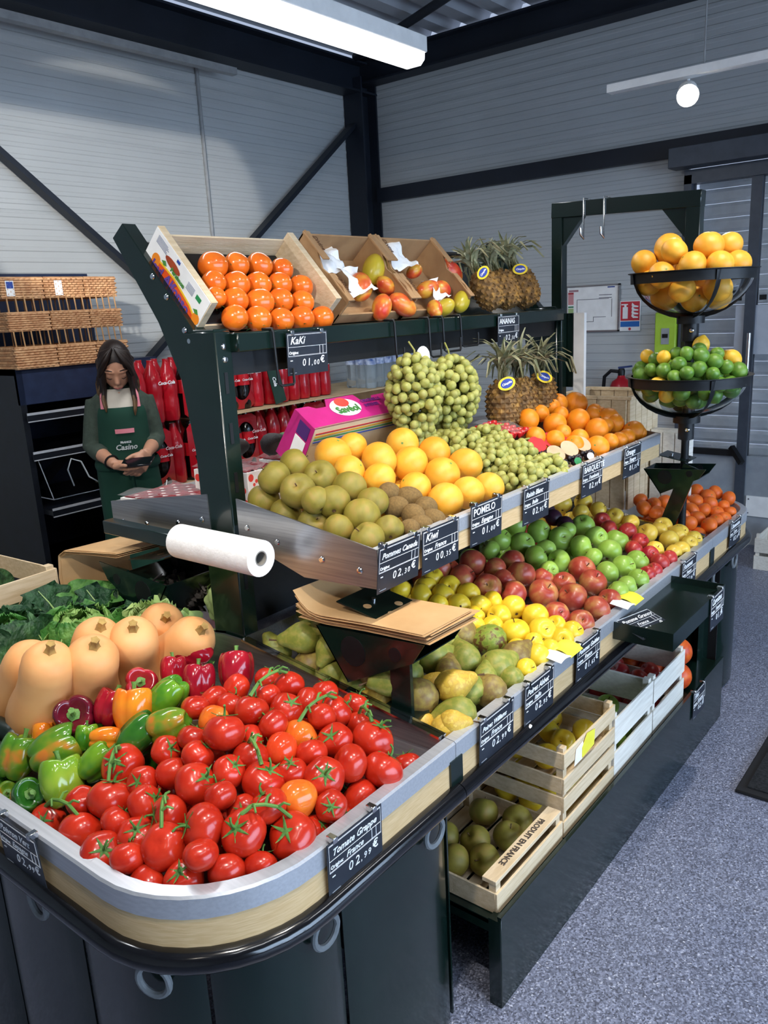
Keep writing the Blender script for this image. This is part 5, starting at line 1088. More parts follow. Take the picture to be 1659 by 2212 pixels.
# bottom shelf crates (long side along the aisle)
zb = .234; ya = math.pi / 2
p, bx = crate(TM(-.985, 1.535, zb, ya), .335, .30, .062, 'low wooden crate reading PRODUIT EN FRANCE, nearest on the bottom shelf', side=(1, 1), slat_h=.055)
for s in (-1, 1): bx('top_bar', (-.165, .165) + tuple(sorted((s * .146, s * .108))) + (.075, .086))
text_mb('PRODUIT EN FRANCE', .0215, 0, .0005, align='CENTER').xf(frame_M((-.868, 1.535, zb + .0868), (0, -1, 0), (1, 0, 0))).build('lettering', mat('stencil_ink', '#4a4038', rough=.9), p)
infill('canada', -1.11, -.88, 1.38, 1.69, zb + .008, .040, 7, 'russet apple in the PRODUIT EN FRANCE crate', 'apple', 'russet apples in the near crate')
for lv in (0, 1):
    crate(TM(-.985, 1.872, zb + lv * .128, ya), .325, .30, .118, ['lower', 'upper'][lv] + ' crate of the stacked pair of wooden apple crates', side=(2, 2), slat_h=.045, m=m_wood)
    infill('gold_g', -1.11, -.86, 1.72, 2.02, zb + lv * .128 + .008, .036, 10, 'yellow green apple in the %s stacked crate' % ['lower', 'upper'][lv], 'apple', 'apples in the stacked crates')
p = thing('torn_label', 'torn yellow and white paper label on the stacked crate', 'label', (-.832, 1.83, .41))
MB().prism([(0, 0), (.05, .0), (.06, .03), (.05, .05), (.01, .045)], (-.8335, 1.765, zb + .185), (0, 1, 0), (0, 0, 1), (1, 0, 0), .0008).build('white_sheet', m_paper, p)
MB().prism([(0, 0), (.075, .005), (.08, .05), (.03, .06), (.0, .03)], (-.8325, 1.81, zb + .188), (0, 1, 0), (0, 0, 1), (1, 0, 0), .0008).build('yellow_sheet', m_yellow, p)
p, bx = crate(TM(-.985, 2.187, zb, ya), .30, .30, .195, 'tall whitish wooden crate of green apples on the bottom shelf', side=(2, 2), slat_h=.085, m=m_woodw)
infill('granny', -1.11, -.86, 2.06, 2.32, zb + .008, .036, 12, 'green apple in the whitish crate', 'apple', 'green apples in the whitish crate', 2)
p, bx = crate(TM(-.985, 2.49, zb, ya), .29, .30, .190, 'white cardboard faced crate of dark red apples on the bottom shelf', side=(2, 2), slat_h=.082, m=m_woodw)
infill('dred', -1.11, -.86, 2.37, 2.62, zb + .008, .034, 14, 'dark red apple in the white faced crate', 'apple', 'red apples in the bottom crate', 2)
p = thing('net_of_oranges', 'red net bag of oranges with white label at the shelf end', 'net bag', (-.95, 2.73, zb))
kn = [(-.88, 2.70, .285, .05), (-.97, 2.70, .285, .05), (-.885, 2.71, .375, .050), (-.985, 2.71, .375, .046), (-1.06, 2.70, .285, .045), (-1.06, 2.72, .37, .045), (-.95, 2.72, .44, .043)]
for x, y, z, r in kn: surf(lambda t, q: tuple(V(x, y, z) + Vector(sph(t, q, r)))).build('netted_orange', mat('netted_peel', '#c8401c', '#e26a20', rough=.4, scale=60), p, smooth=179)
MB().grid(lambda u, v: (-.97 + .10 * u, 2.645 + .03 * u * u, .36 + .12 * v), 6, 4).build('white_label', m_paper, p, solid=.001)
MB().tube([(-.90, 2.72, .44), (-.96, 2.72, .485), (-1.04, 2.72, .47)], [.012, .022, .006], 8).build('net_end', mat('red_net', '#b4182c', rough=.5), p)
# ---- sloping top shelf: persimmon crate, mango boxes
def sl(e, n, y): return V(-1.758, 0, 1.770) + EV * e + NV * n + V(0, y, 0)     # position on the sloping shelf
SM = Matrix(((EV.x, 0, NV.x, -1.758), (0, 1, 0, 0), (EV.z, 0, NV.z, 1.770), (0, 0, 0, 1)))
def slb(name, q, m, p, bev=.0008): return MB().box(*q).xf(SM).build(name, m, p, bevel=bev)
pc = thing('persimmon_crate', 'pale wooden crate of persimmons with printed white end panel', 'crate', sl(.12, 0, 1.5))
e1 = slb('end_panel', (0, .252, 1.268, 1.288, 0, .10), m_wood, pc); slb('end_panel', (0, .252, 1.705, 1.727, 0, .10), m_wood, pc)
slb('back_panel', (0, .006, 1.288, 1.705, 0, .075), m_wood, pc); slb('front_panel', (.246, .252, 1.288, 1.705, 0, .022), m_wood, pc); slb('bottom_board', (.006, .246, 1.288, 1.705, 0, .005), m_wood, pc)
slb('moulded_insert', (.008, .244, 1.290, 1.703, .005, .022), m_blackm, pc)
ip = MB().box(.002, .25, 1.2665, 1.268, .002, .098).xf(SM).build('printed_face', m_white, e1)
FMx = Matrix.Translation((0, 1.266, 0)) @ SM          # printed face: x along EV, z along NV
def face_poly(name, pts, m, par, dy=0): return MB().prism(pts, (0, 1.2662 - dy, 0), (1, 0, 0), (0, 0, 1), (0, 1, 0), .0006).xf(SM).build(name, m, par)
face_poly('orange_band', [(.03, .004), (.245, .004), (.245, .02), (.20, .036), (.12, .044), (.06, .040), (.03, .024)], mat('band_orange', '#e24a14', '#e8601c', rough=.5), ip, .0008)
face_poly('yellow_band', [(.05, .038), (.12, .045), (.20, .037), (.235, .026), (.235, .030), (.20, .042), (.12, .050), (.05, .043)], mat('band_yellow', '#f0c020', rough=.5), ip, .0010)
face_poly('hand_hole', [(.10 + .03 * math.cos(a) * 1.1, .068 + .010 * math.sin(a)) for a in [2 * PI * k / 16 for k in range(16)]], mat('hole_dark', '#a8441a', '#7c2c10', rough=.8), ip, .0009)
for q, c in (((.045, .035, .016), '#e8861c'), ((.235, .030, .014), '#e8861c')): face_poly('fruit_print', [(q[0] + q[2] * math.cos(a), q[1] + q[2] * math.sin(a)) for a in [2 * PI * k / 16 for k in range(16)]], mat('fruit_print', c, rough=.5), ip, .0012)
for q in ((.062, .05), (.215, .044)): face_poly('leaf_print', [(q[0], q[1]), (q[0] + .012, q[1] + .008), (q[0] + .022, q[1]), (q[0] + .012, q[1] - .005)], mat('leaf_print', '#4a8a3c', rough=.5), ip, .0013)
face_poly('green_label', [(.205, .068), (.225, .068), (.225, .080), (.205, .080)], mat('label_green', '#2c8a50', rough=.5), ip, .0009); face_poly('blue_label', [(.105, .085), (.118, .085), (.118, .093), (.105, .093)], mat('label_blue', '#2c4a9c', rough=.5), ip, .0009)
tm = text_mb('Javi Alfonso', .036, .1, .0012, space=1.0); tm.v = [(x, y + .008 * math.sin(PI * min(1, max(0, x / .2))), z) for x, y, z in tm.v]
tm.xf(SM @ Matrix(((1, 0, 0, .035), (0, 0, -1, 1.2645), (0, 1, 0, .008), (0, 0, 0, 1)))).build('brand_lettering', mat('brand_purple', '#5a3f8c', '#6a4a9c', rough=.5), ip)
tm = text_mb('Persimon', .016, .1, .0006).xf(SM @ Matrix(((1, 0, 0, .10), (0, 0, -1, 1.2645), (0, 1, 0, .053), (0, 0, 0, 1)))).build('small_lettering', mat('leaf_print', '#4a8a3c'), ip)
b = MB()
for k in range(6): b.box(.02 + .0, .07 - .004 * (k % 3), 1.2655, 1.2662, .070 + k * .0035, .0715 + k * .0035); b.box(.165, .195, 1.2655, 1.2662, .062 + k * .0035, .0635 + k * .0035)
b.xf(SM).build('fine_print', mat('ink_grey', '#8088a0', rough=.7), ip)
PO = [('top', 4), ('second', 5), ('third', 5), ('lowest', 5)]; i = 0
for rn, c in PO:
    for k in range(c):
        if i >= len(PERS): break
        x, y, z, r = PERS[i]; o = fruit('persimmon', (x, y, z), r, (.3, -.3 + random.uniform(-.4, .4), -.6), '%s persimmon from the left in the %s row of the crate' % (ORD[k], rn), 'persimmon', 'persimmons in the crate')
        if i in (3, 4, 6): c_ = MB().lathe([(0, 0), (.009, 0), (.0085, .0006), (0, .0006)], 14).xf(frame_M((0, 0, 0), (0, 1, 0), (0, 0, 1)))
        i += 1
def mango_box(y0, y1, label):
    p = thing('mango_box', label, 'cardboard box', sl(.12, 0, (y0 + y1) / 2))
    for y in (y0, y1 - .006): 
        MB().prism([(0, 0), (.255, 0), (.255, .085), (.21, .10), (.12, .082), (.07, .105), (0, .112)], (0, y, 0), (1, 0, 0), (0, 0, 1), (0, 1, 0), .006).xf(SM).build('side_panel', m_card, p)
        slb('folded_rim', (.0, .11, y - .004, y + .022, .104, .109), m_card, p); slb('folded_rim', (.15, .255, y - .004, y + .022, .088, .093), m_card, p)
    slb('back_panel', (0, .006, y0, y1, 0, .10), m_card, p); slb('front_panel', (.249, .255, y0, y1, 0, .035), m_card, p); slb('bottom_panel', (0, .255, y0, y1, 0, .005), m_card, p)
    for k, (e, w_) in enumerate(((.02, .05), (.17, .05))):
        text_mb('Divine', .022, .2, .0002).xf(SM @ Matrix(((1, 0, 0, e), (0, -1, 0, y0 + .018), (0, 0, -1, .1098 if k == 0 else .0938), (0, 0, 0, 1))) @ Matrix.Rotation(PI, 4, 'X')).build('lettering', mat('print_brown', '#5c3c22', rough=.9), p)
    return p
mango_box(1.765, 2.065, 'brown cardboard mango box beside the persimmon crate'); mango_box(2.085, 2.40, 'brown cardboard mango box beside the pineapples')
MD = ['yellow green mango at the back of the first box', 'orange mango at the near side of the first box', 'red mango half wrapped in the first box', 'dark red mango at the front of the first box', 'bright orange mango at the front of the first box', 'orange mango behind the paper in the second box', 'big orange red mango at the back of the second box', 'red orange mango in the middle of the second box', 'crimson mango with white sticker in the second box', 'yellow red mango at the front of the second box', 'green red mango at the far side of the second box', 'dark red mango low in the second box']
for (x, y, z, r, k), l in zip(MANG, MD):
    o = fruit('mango_y' if k in 'yg' else 'mango', (x, y, z), r, (random.uniform(-.3, .6), random.uniform(-1, 1), .3), l, 'mango', 'mangoes in the cardboard boxes')
    if k in 'ro': 
        s_ = surf(lambda t, q: sph(t, q, .16), 10, 6)
        s_.v = [(a * 1, b_ * 1, c_ * .25) for a, b_, c_ in s_.v]; me = s_
def tissue(c, s, label):
    b = MB(); c = Vector(c); ph = random.random() * 6
    b.grid(lambda u, v: c + SM.to_3x3() @ V((u - .5) * s, (v - .5) * s, .016 * math.sin(5 * u + ph) * math.cos(4 * v + ph) + .005 * math.sin(17 * u * v + ph) + .004 * math.sin(13 * u - 9 * v)), 12, 12)
    tag(b.build('tissue_paper', m_paper, smooth=50, solid=.0006), label, 'tissue', 'crumpled tissue in the mango boxes')
tissue(sl(.06, .06, 1.86), .11, 'crumpled white tissue at the back of the first mango box'); tissue(sl(.15, .065, 1.90), .10, 'white tissue around the red mango of the first box'); tissue(sl(.06, .085, 2.17), .11, 'peaked white tissue at the back of the second mango box'); tissue(sl(.19, .06, 2.28), .08, 'white tissue beside the green red mango, second box')
# ---- pineapples
m_pine = mat('pineapple_rind', '#5c4426', '#a07838', c3='#7a5a30', rough=.7, scale=3); m_pleaf = mat('pineapple_leaf', '#6f7654', '#a39c7c', rough=.6, scale=2, rnd=.2)
def pineapple_meshes():
    b = MB(); n = 13; rows = 10; Lb = 2.7
    prof = lambda t: max(.0, (1 - abs(2 * t - .95) ** 3.2)) ** .5
    b.lathe([(0, 0)] + [(max(.35, prof(t)) * .93, t * Lb) for t in [k / 12 for k in range(13)]] + [(0, Lb)], 20)
    for j in range(rows):
        t = (j + .5) / rows; r = max(.45, prof(t)); z = t * Lb; h = Lb / rows
        for k in range(n):
            a = 2 * PI * (k + .5 * (j % 2)) / n; d = V(math.cos(a), math.sin(a), 0); s = V(-math.sin(a), math.cos(a), 0); w_ = PI * r / n * .98; c = d * r * .92 + V(0, 0, z)
            o = b.ring([c + s * w_, c + V(0, 0, h * .78), c - s * w_, c - V(0, 0, h * .62), c + d * .10 + V(0, 0, -.02), c + d * .17 + V(0, 0, .06)])
            for q in range(4): b.f.append((o[q], o[(q + 1) % 4], o[4])); b.m.append(0)
            b.f.append((o[4], o[5], o[1])); b.m.append(0)
    return mesh_of(b, 'rind', m_pine, 30)
def pleaf_mesh(k):
    b = MB(); L = 1.9; bend = .25 + .3 * k
    P = []
    for i in range(7):
        t = i / 6; a = bend * t * t * 1.6; c = V(L * (math.sin(a) * t + .06 * t), 0, L * t * math.cos(a * .8)); w_ = .26 * (1 - t) ** .8 + .01
        P.append((c + V(.07, w_, 0), c, c + V(.07, -w_, 0), c + V(-.03, 0, 0)))
    o = b.ring([q for r_ in P for q in r_])
    for i in range(6):
        for j in range(4): b.f.append((o[i * 4 + j], o[i * 4 + (j + 1) % 4], o[i * 4 + 4 + (j + 1) % 4], o[i * 4 + 4 + j])); b.m.append(0)
    return mesh_of(b, 'crown_leaf', m_pleaf, 50)
PMB = pineapple_meshes(); PL = [pleaf_mesh(k) for k in range(4)]
def pineapple(base, axis, r, label, tagdir=None):
    ax = Vector(axis).normalized(); R = V(0, 0, 1).rotation_difference(ax)
    o = bpy.data.objects.new('pineapple', PMB); COL.objects.link(o); o.location = base; o.rotation_mode = 'QUATERNION'; o.rotation_quaternion = R; o.scale = (r, r, r); tag(o, label, 'pineapple', 'pineapples on the stand'); ORG[o] = Vector(base)
    for k in range(34):
        c = bpy.data.objects.new('crown_leaf', PL[min(3, 3 - k // 9)]); COL.objects.link(c); c.parent = o; c.location = (0, 0, 2.55 + .020 * k); c.rotation_euler = (0, random.uniform(-.05, .12), k * 2.4); s = 1.15 - .008 * k + random.uniform(-.1, .1); c.scale = (s, s, s * random.uniform(.95, 1.35))
    if tagdir:
        t = Vector(tagdir); q = o.rotation_quaternion.inverted()
        def el(rx, ry, th, nm, m, par, dz=0):
            b = MB(); b.lathe([(0, 0), (1, 0), (1, th), (0, th)], 24); b.v = [(x * rx, y * ry, z + dz) for x, y, z in b.v]; me = mesh_of(b, nm, m, 40); c = bpy.data.objects.new(nm, me); COL.objects.link(c); c.parent = par; return c
        base_ = el(.50, .36, .02, 'yellow_tag', mat('tag_yellow', '#e8c818', '#f0d424', rough=.4), o)
        d = (q @ V(.62, -.72, .30)).normalized(); base_.rotation_mode = 'QUATERNION'; base_.rotation_quaternion = d.to_track_quat('Z', 'Y') @ Quaternion((0, 0, 1), t.x)
        base_.location = d * 1.08 + V(0, 0, 2.25)
        el(.36, .25, .012, 'blue_field', mat('tag_blue', '#1c3c9c', rough=.4), base_, .021)
        tx = text_mb('Chiquita', .17, .2, .006, 0, 'CENTER'); me = mesh_of(tx, 'lettering', m_white, 0); c = bpy.data.objects.new('lettering', me); COL.objects.link(c); c.parent = base_; c.location = (0, -.05, .036)
pineapple((-1.50, 2.53, 1.60), (-.50, -.10, .87), .052, 'pineapple beside the mango box on the top shelf', (.5, 0, 0))
pineapple((-1.50, 2.64, 1.60), (-.48, -.02, .87), .052, 'middle pineapple of three on the top shelf')
pineapple((-1.50, 2.775, 1.60), (-.46, .0, .88), .056, 'pineapple with blue and yellow tag at the top shelf end', (-.3, 0, 0))
p = thing('added_riser_box', 'added low black plastic riser box under the pineapples behind the oranges', 'box', (-1.40, 2.51, 1.12)); MB().box(-1.455, -1.335, 2.30, 2.72, 1.118, 1.202).build('case', m_blackm, p, bevel=.004); MB().box(-1.334, -1.332, 2.32, 2.70, 1.13, 1.19).build('front_plate', m_blackm, p)  # unseen box, added to lift the pineapples to their height
pineapple((-1.385, 2.37, 1.203), (-.04, .05, 1), .060, 'nearest pineapple standing behind the oranges', (.4, 0, 0))
pineapple((-1.395, 2.51, 1.203), (-.04, -.02, 1), .058, 'middle pineapple standing behind the oranges')
pineapple((-1.395, 2.65, 1.203), (-.03, .05, 1), .058, 'farthest pineapple standing behind the oranges', (-.4, 0, 0))
# ---- grapes
m_grape = mat('grape_skin', '#a0a04c', '#b9b66c', rough=.3, scale=1.2, rnd=.10, trans=.12, ior=1.3); GM = mesh_of(surf(lambda t, p: sph(t, p, 1, 1.12), 14, 10), 'grape', m_grape); m_gstem = mat('grape_stem', '#8a8a40', '#9c9850', rough=.7)
def bunch(c, rad, n, r, label, stem=None, floor=None):
    c = Vector(c); p = thing('grape_bunch', label, 'grapes', c - V(0, 0, rad[2])); pts = []; t = 0
    while len(pts) < n and t < 20000:
        t += 1; d = V(random.gauss(0, 1), random.gauss(0, 1), random.gauss(0, 1)).normalized(); s = random.choice((1, 1, 1, .8, .6)); tp = 1 - .35 * max(0, -d.z)
        q = V(d.x * rad[0] * s * tp, d.y * rad[1] * s * tp, d.z * rad[2] * s)
        if floor and (c + q).z < floor((c + q).x) + r: q.z = floor((c + q).x) + r - c.z
        if all((q - a).length > 1.5 * r for a in pts): pts.append(q)
    for q in pts:
        o = bpy.data.objects.new('grape', GM); COL.objects.link(o); o.parent = p; o.location = c + q - ORG[p]; s = r * random.uniform(.9, 1.08); o.scale = (s, s, s); o.rotation_euler = (random.random() * 3, random.random() * 3, 0)
    MB().tube([c + Vector(a) for a in (stem or [(0, 0, -rad[2] * .7), (0, 0, rad[2] * .5), (.004, 0, rad[2] * 1.25)])], .0028, 6).build('stalk', m_gstem, p)
bunch((-1.41, 1.90, 1.355), (.068, .088, .125), 190, .0138, 'white grape bunch hanging from the hook nearest the pink box', [(0, 0, -.05), (0, 0, .08), (.0, .01, .14), (-.02, .01, .165)])
bunch((-1.41, 2.095, 1.34), (.068, .105, .120), 205, .0138, 'white grape bunch hanging beside the pineapples', [(0, 0, -.05), (0, 0, .08), (0, -.01, .14), (-.02, 0, .165)])
bunch((-1.40, 1.90, 1.235), (.045, .05, .06), 40, .0135, 'short low grape bunch under the hanging ones'); bunch((-1.37, 2.02, 1.20), (.05, .06, .05), 48, .0135, 'small grape bunch where the hanging grapes meet the pile')
fu = lambda x: 1.058 + .155 * (-1.05 - x)
for k, (x, y, z, a) in enumerate(((-1.32, 1.99, 1.205, 0), (-1.22, 1.99, 1.17, 0), (-1.115, 1.99, 1.125, 0), (-1.30, 2.12, 1.20, 0), (-1.20, 2.10, 1.165, 0), (-1.115, 2.13, 1.12, 0))):
    bunch((x, y, z), (.065, .075, .045), 80, .0130, 'white grape bunch lying in the tray, ' + ['back near', 'middle near', 'front near', 'back far', 'middle far', 'front far'][k] + ' one of six', [(-.03, -.04, .03), (0, 0, .045), (.03, .05, .05)], fu)
# hooks under the top shelf
def shelf_hook(y, drop, w_, label):
    x = -1.458; b = MB().tube([(x - .03, y, 1.583), (x + .004, y, 1.583), (x + .006, y, 1.575), (x + .006, y + .006, 1.58 - drop), (x + .01, y + .012, 1.575 - drop), (x + .012, y + w_, 1.575 - drop), (x + .012, y + w_ + .004, 1.58 - drop), (x + .012, y + w_ + .004, 1.615 - drop)], .0035, 8)
    tag(b.build('shelf_hook', m_blackm), label, 'hook', 'black hooks under the top shelf')
for k, (y, d, w_) in enumerate(((1.395, .13, .05), (1.875, .11, .03), (2.045, .11, .05), (2.12, .10, .085), (2.22, .09, .09))):
    shelf_hook(y, d, w_, 'black wire hook under the top shelf, %s from the persimmon crate end' % ORD[k])
p = thing('grape_tag', 'white oval tag hanging on the grape hook', 'tag', (-1.44, 1.92, 1.45)); MB().lathe([(0, 0), (.02, 0), (.02, .001), (0, .001)], 18).xf(Matrix.Translation((-1.405, 1.945, 1.475)) @ (V(.7, -.7, .1).to_track_quat('Z', 'Y').to_matrix().to_4x4()) @ Matrix.Scale(1.5, 4, (0, 1, 0))).build('tag_card', m_white, p)
# ---- strawberry tray, berry punnets, orange surroundings
p = thing('berry_tray', 'dark plastic tray of wrapped red strawberries beside the oranges', 'tray', (-1.30, 2.24, 1.15)); MB().obox((-1.32, 2.245, 1.19), (1, 0, -.15), (0, 1, 0), (.15, 0, 1), .14, .12, .02).build('tray', m_blackm, p)
for k in range(30):
    x, y = -1.38 + .024 * (k % 6), 2.195 + .024 * (k // 6); o = MB().lathe([(0, 0), (.004, .002), (.010, .011), (.0115, .018), (.008, .023), (0, .024)], 10, (x + random.uniform(-.004, .004), y, 1.203 - .15 * (x + 1.32) + random.uniform(0, .008))).build('strawberry', mat('strawberry_skin', '#b81420', '#d42c24', rough=.3, scale=8), p)
MB().grid(lambda u, v: (-1.395 + .15 * u, 2.18 + .13 * v, 1.232 - .15 * (-.075 + .15 * u) + .006 * math.sin(9 * u + 4 * v)), 10, 8).build('film', mat('clear_film', '#ffffff', rough=.06, alpha=.12, spec=.8), p, smooth=60)
m_bb = mat('blackberry_skin', '#120e16', '#241a28', rough=.3, scale=20); m_lid = mat('kraft_lid', '#b49a78', '#c4ac8a', rough=.8); m_rlid = mat('red_lid', '#b41c24', '#c4242c', rough=.5)
p = thing('added_punnet_tray', 'added shallow cardboard tray under the berry punnets', 'tray', (-1.15, 2.33, 1.08)); MB().box(-1.235, -1.065, 2.185, 2.475, 1.088, 1.094).build('base', m_cardl, p)  # tray added as support, raises the punnets above the lip
for q in ((-1.235, -1.231, 2.185, 2.475), (-1.069, -1.065, 2.185, 2.475), (-1.231, -1.069, 2.185, 2.189), (-1.231, -1.069, 2.471, 2.475)): MB().box(q[0], q[1], q[2], q[3], 1.094, 1.122).build('wall', m_cardl, p)
for k, (x, y, red) in enumerate(((-1.105, 2.225, 0), (-1.105, 2.318, 0), (-1.105, 2.41, 0), (-1.185, 2.255, 1), (-1.185, 2.345, 1), (-1.185, 2.435, 1))):
    z = 1.096 + (.018 if red else 0); p = thing('berry_punnet', ('%s punnet with round kraft lid over blackberries, from the grapes side' % ORD[k]) if not red else ('%s punnet with shiny red lid behind the kraft ones, from the grapes side' % ORD[k - 3]), 'punnet', (x, y, z), 'berry punnets')
    MB().lathe([(0, 0), (.026, 0), (.032, .035), (.030, .035), (.025, .002), (0, .002)], 20, (x, y, z)).build('cup', m_acryl, p)
    for q in range(14):
        a = q * 2.4; rr = .006 * math.sqrt(q) ; MB().lathe([(0, -.009), (.006, -.006), (.0085, 0), (.006, .006), (0, .009)], 8, (x + rr * math.cos(a), y + rr * math.sin(a), z + .022 + .014 * (q % 2))).build('berry', m_bb, p)
    L_ = MB().lathe([(0, 0), (.030, 0), (.031, .003), (0, .004)], 22).xf(Matrix.Translation((x - .022, y + .012, z + .060)) @ V(.62, -.30, .72).to_track_quat('Z', 'Y').to_matrix().to_4x4()); L_.build('lid', m_rlid if red else m_lid, p)
    if not red: MB().lathe([(0, 0), (.012, 0), (.012, .001), (0, .001)], 14).xf(Matrix.Translation((x + .024, y - .022, z + .030)) @ V(.7, -.6, .4).to_track_quat('Z', 'Y').to_matrix().to_4x4()).build('sticker', m_white if k != 1 else mat('label_green', '#2c8a50'), p)
p = thing('pine_box', 'tall pale wooden plank box behind the oranges', 'box', (-1.4, 3.22, .75))
for k in range(5): MB().box(-1.555 + k * .062, -1.555 + k * .062 + .058, 3.08, 3.09, .77, 1.222).build('plank', m_wood, p)
for k in range(5): MB().box(-1.245, -1.235, 3.09 + k * .062, 3.09 + k * .062 + .058, .77, 1.222).build('plank', m_wood, p); MB().box(-1.555, -1.545, 3.09 + k * .062, 3.09 + k * .062 + .058, .77, 1.222).build('plank', m_wood, p)
for k in range(5): MB().box(-1.555 + k * .062, -1.555 + k * .062 + .058, 3.40, 3.41, .77, 1.222).build('plank', m_wood, p)
for q in ((-1.565, -1.225, 3.075, 3.095), (-1.565, -1.225, 3.395, 3.415), (-1.25, -1.23, 3.09, 3.40), (-1.56, -1.54, 3.09, 3.40)): MB().box(q[0], q[1], q[2], q[3], 1.218, 1.230).build('rim', m_wood, p)
p = thing('pine_box', 'lower pale wooden plank box beside the bowl stand pole', 'box', (-1.15, 3.3, .75))
for k in range(3): MB().box(-1.225 + k * .05, -1.225 + k * .05 + .046, 3.30, 3.31, .77, 1.06).build('plank', m_woodw, p)
MB().box(-1.23, -1.07, 3.31, 3.36, .77, 1.07).build('back_board', m_woodw, p)
# ---- boxes on the far side upper tray
m_dotw = mat('box_white', '#e6e2dc', '#f0ece6', rough=.6); m_red = mat('dot_red', '#d8342c', '#e04a3a', rough=.6)
def dot_box(x, y, z, L, W, h, yaw, label):
    M = TM(x, y, z, yaw); p = thing('cherry_box', label, 'box', (x, y, z))
    b = MB().box(-L / 2, L / 2, -W / 2, W / 2, 0, h).xf(M).build('carton', m_dotw, p, bevel=.001); d = MB()
    for f_ in range(2):
        for k in range(14):
            u, v, r = random.uniform(-.45, .45), random.uniform(.12, .88), random.uniform(.005, .011)
            if f_ == 0: d.cyl((u * L, -W / 2 - .0008, v * h), (u * L, -W / 2 - .0002, v * h), r, n=12)
            else: d.cyl((L / 2 + .0002, u * W, v * h), (L / 2 + .0008, u * W, v * h), r, n=12)
    d.xf(M).build('strawberry_print', m_red, p)
    MB().grid(lambda u, v: ((u - .5) * L * 1.04, (v - .5) * W * 1.04, h + .008 + .012 * math.sin(9 * u + 3 * v) * math.sin(7 * v)), 14, 10).xf(M).build('film', mat('clear_film', '#ffffff'), p, smooth=60)
    MB().grid(lambda u, v: ((u - .5) * L * .94, (v - .5) * W * .94, h + .002 + .004 * math.sin(30 * u) * math.sin(26 * v)), 24, 16).xf(M).build('fruit_layer', mat('cherry_mass', '#5c1018', '#8c1c24', rough=.3, scale=30), p, smooth=60)
    MB().box(-L * .3, -L * .3 + .03, -W / 2 - .0012, -W / 2 - .0002, h * .3, h * .6).xf(M).build('blue_label', mat('label_blue', '#2c4a9c'), p)
dot_box(-1.83, 1.365, 1.085, .30, .20, .055, .10, 'low strawberry print box nearest the end panel'); dot_box(-1.755, 1.50, 1.10, .20, .14, .10, .12, 'taller strawberry print box left of the green post'); dot_box(-1.70, 1.72, 1.11, .22, .16, .085, .1, 'strawberry print box behind the russet apples')
kind('avocado', 'avocado', MB().lathe([(0, -1), (.5, -.92), (.9, -.5), (1, 0), (.88, .5), (.66, 1.0), (.42, 1.4), (.2, 1.58), (0, 1.6)], 20), mat('avocado_skin', '#231c1c', '#352a28', rough=.5, scale=9, bump=.3, bscale=26), [('stem_end', MB().lathe([(0, 1.57), (.12, 1.58), (.10, 1.64), (0, 1.65)], 8), m_stemb)])
for k, (x, y, z, d) in enumerate(((-1.74, 1.63, 1.245, (.5, .8, .15)), (-1.86, 1.58, 1.235, (.3, .9, 0)), (-1.70, 1.76, 1.215, (.9, .3, 0)))): fruit('avocado', (x, y, z), .034, d, ['big dark avocado left of the pink box', 'dark avocado half hidden by the green post', 'avocado tucked under the pink box'][k], 'avocado', 'avocados')
kind('cucumber', 'cucumber', MB().lathe([(0, -3), (.5, -2.9), (.9, -2.4), (1, 0), (.9, 2.4), (.5, 2.9), (0, 3)], 16), mat('cucumber_skin', '#2f6a28', '#4a8a38', rough=.4, bump=.2), []); fruit('cucumber', (-1.745, 1.74, 1.25), .022, (.2, 1, .0), 'green cucumber between avocado and pink box', 'cucumber')
# pink tomato carton
pk = thing('pink_carton', 'pink Saveol tomato carton tilted behind the pomelos', 'box', (-1.52, 1.75, 1.16)); m_pink = mat('pink_card', '#b01c6c', '#bc2478', rough=.45); m_cream = mat('cream_card', '#d8c098', '#e2cca4', rough=.6)
F0 = V(-1.468, 1.535, 1.318); fd = V(-.50, 0, -.866); bd = V(-.80, 0, .60); PLn = .44
def pkm(o, r, u): return frame_M(o, r, u)
MB().prism([(0, 0), (PLn, 0), (PLn, .15), (0, .15)], F0, (0, 1, 0), fd, bd, .004).build('front_face', m_cream, pk)
MB().prism([(0, 0), (PLn, 0), (PLn, .085), (.32, .085), (.31, .072), (.26, .072), (.25, .10), (.13, .10), (.11, .072), (.07, .072), (.05, .085), (0, .085)], F0, (0, 1, 0), bd, fd, .003).build('top_flap', m_pink, pk)
MB().prism([(0, 0), (.15, 0), (.15, .10), (0, .085)], F0 - V(0, .002, 0), fd, bd, (0, 1, 0), .003).build('end_face', m_pink, pk); MB().prism([(0, 0), (.15, 0), (.15, .10), (0, .085)], F0 + V(0, PLn, 0), fd, bd, (0, 1, 0), .003).build('end_face', m_pink, pk)
for k, c in enumerate(('#b82c30', '#d8a020', '#3c8a50', '#3a5aa8')): MB().prism([(.01, .018 + .009 * k), (PLn - .03, .018 + .009 * k), (PLn - .03, .022 + .009 * k), (.01, .022 + .009 * k)], F0 - bd * .0012, (0, 1, 0), fd, bd, .001).build('stripe', mat('stripe_' + c[1:], c, rough=.6), pk)
nrm_t = V(0, 1, 0).cross(bd).normalized(); o_ = F0 + V(0, .175, 0) + bd * .055 - fd * .0012
MB().prism([(.06 * math.cos(a), .035 * math.sin(a)) for a in [2 * PI * k / 24 for k in range(24)]], o_, (0, 1, 0), bd, -fd, .001).build('white_oval', m_white, pk)
MB().prism([(.028 * math.cos(a), .020 + .018 * math.sin(a)) for a in [2 * PI * k / 16 for k in range(16)]], o_ - fd * .0012, (0, 1, 0), bd, -fd, .001).build('tomato_print', m_red, pk)
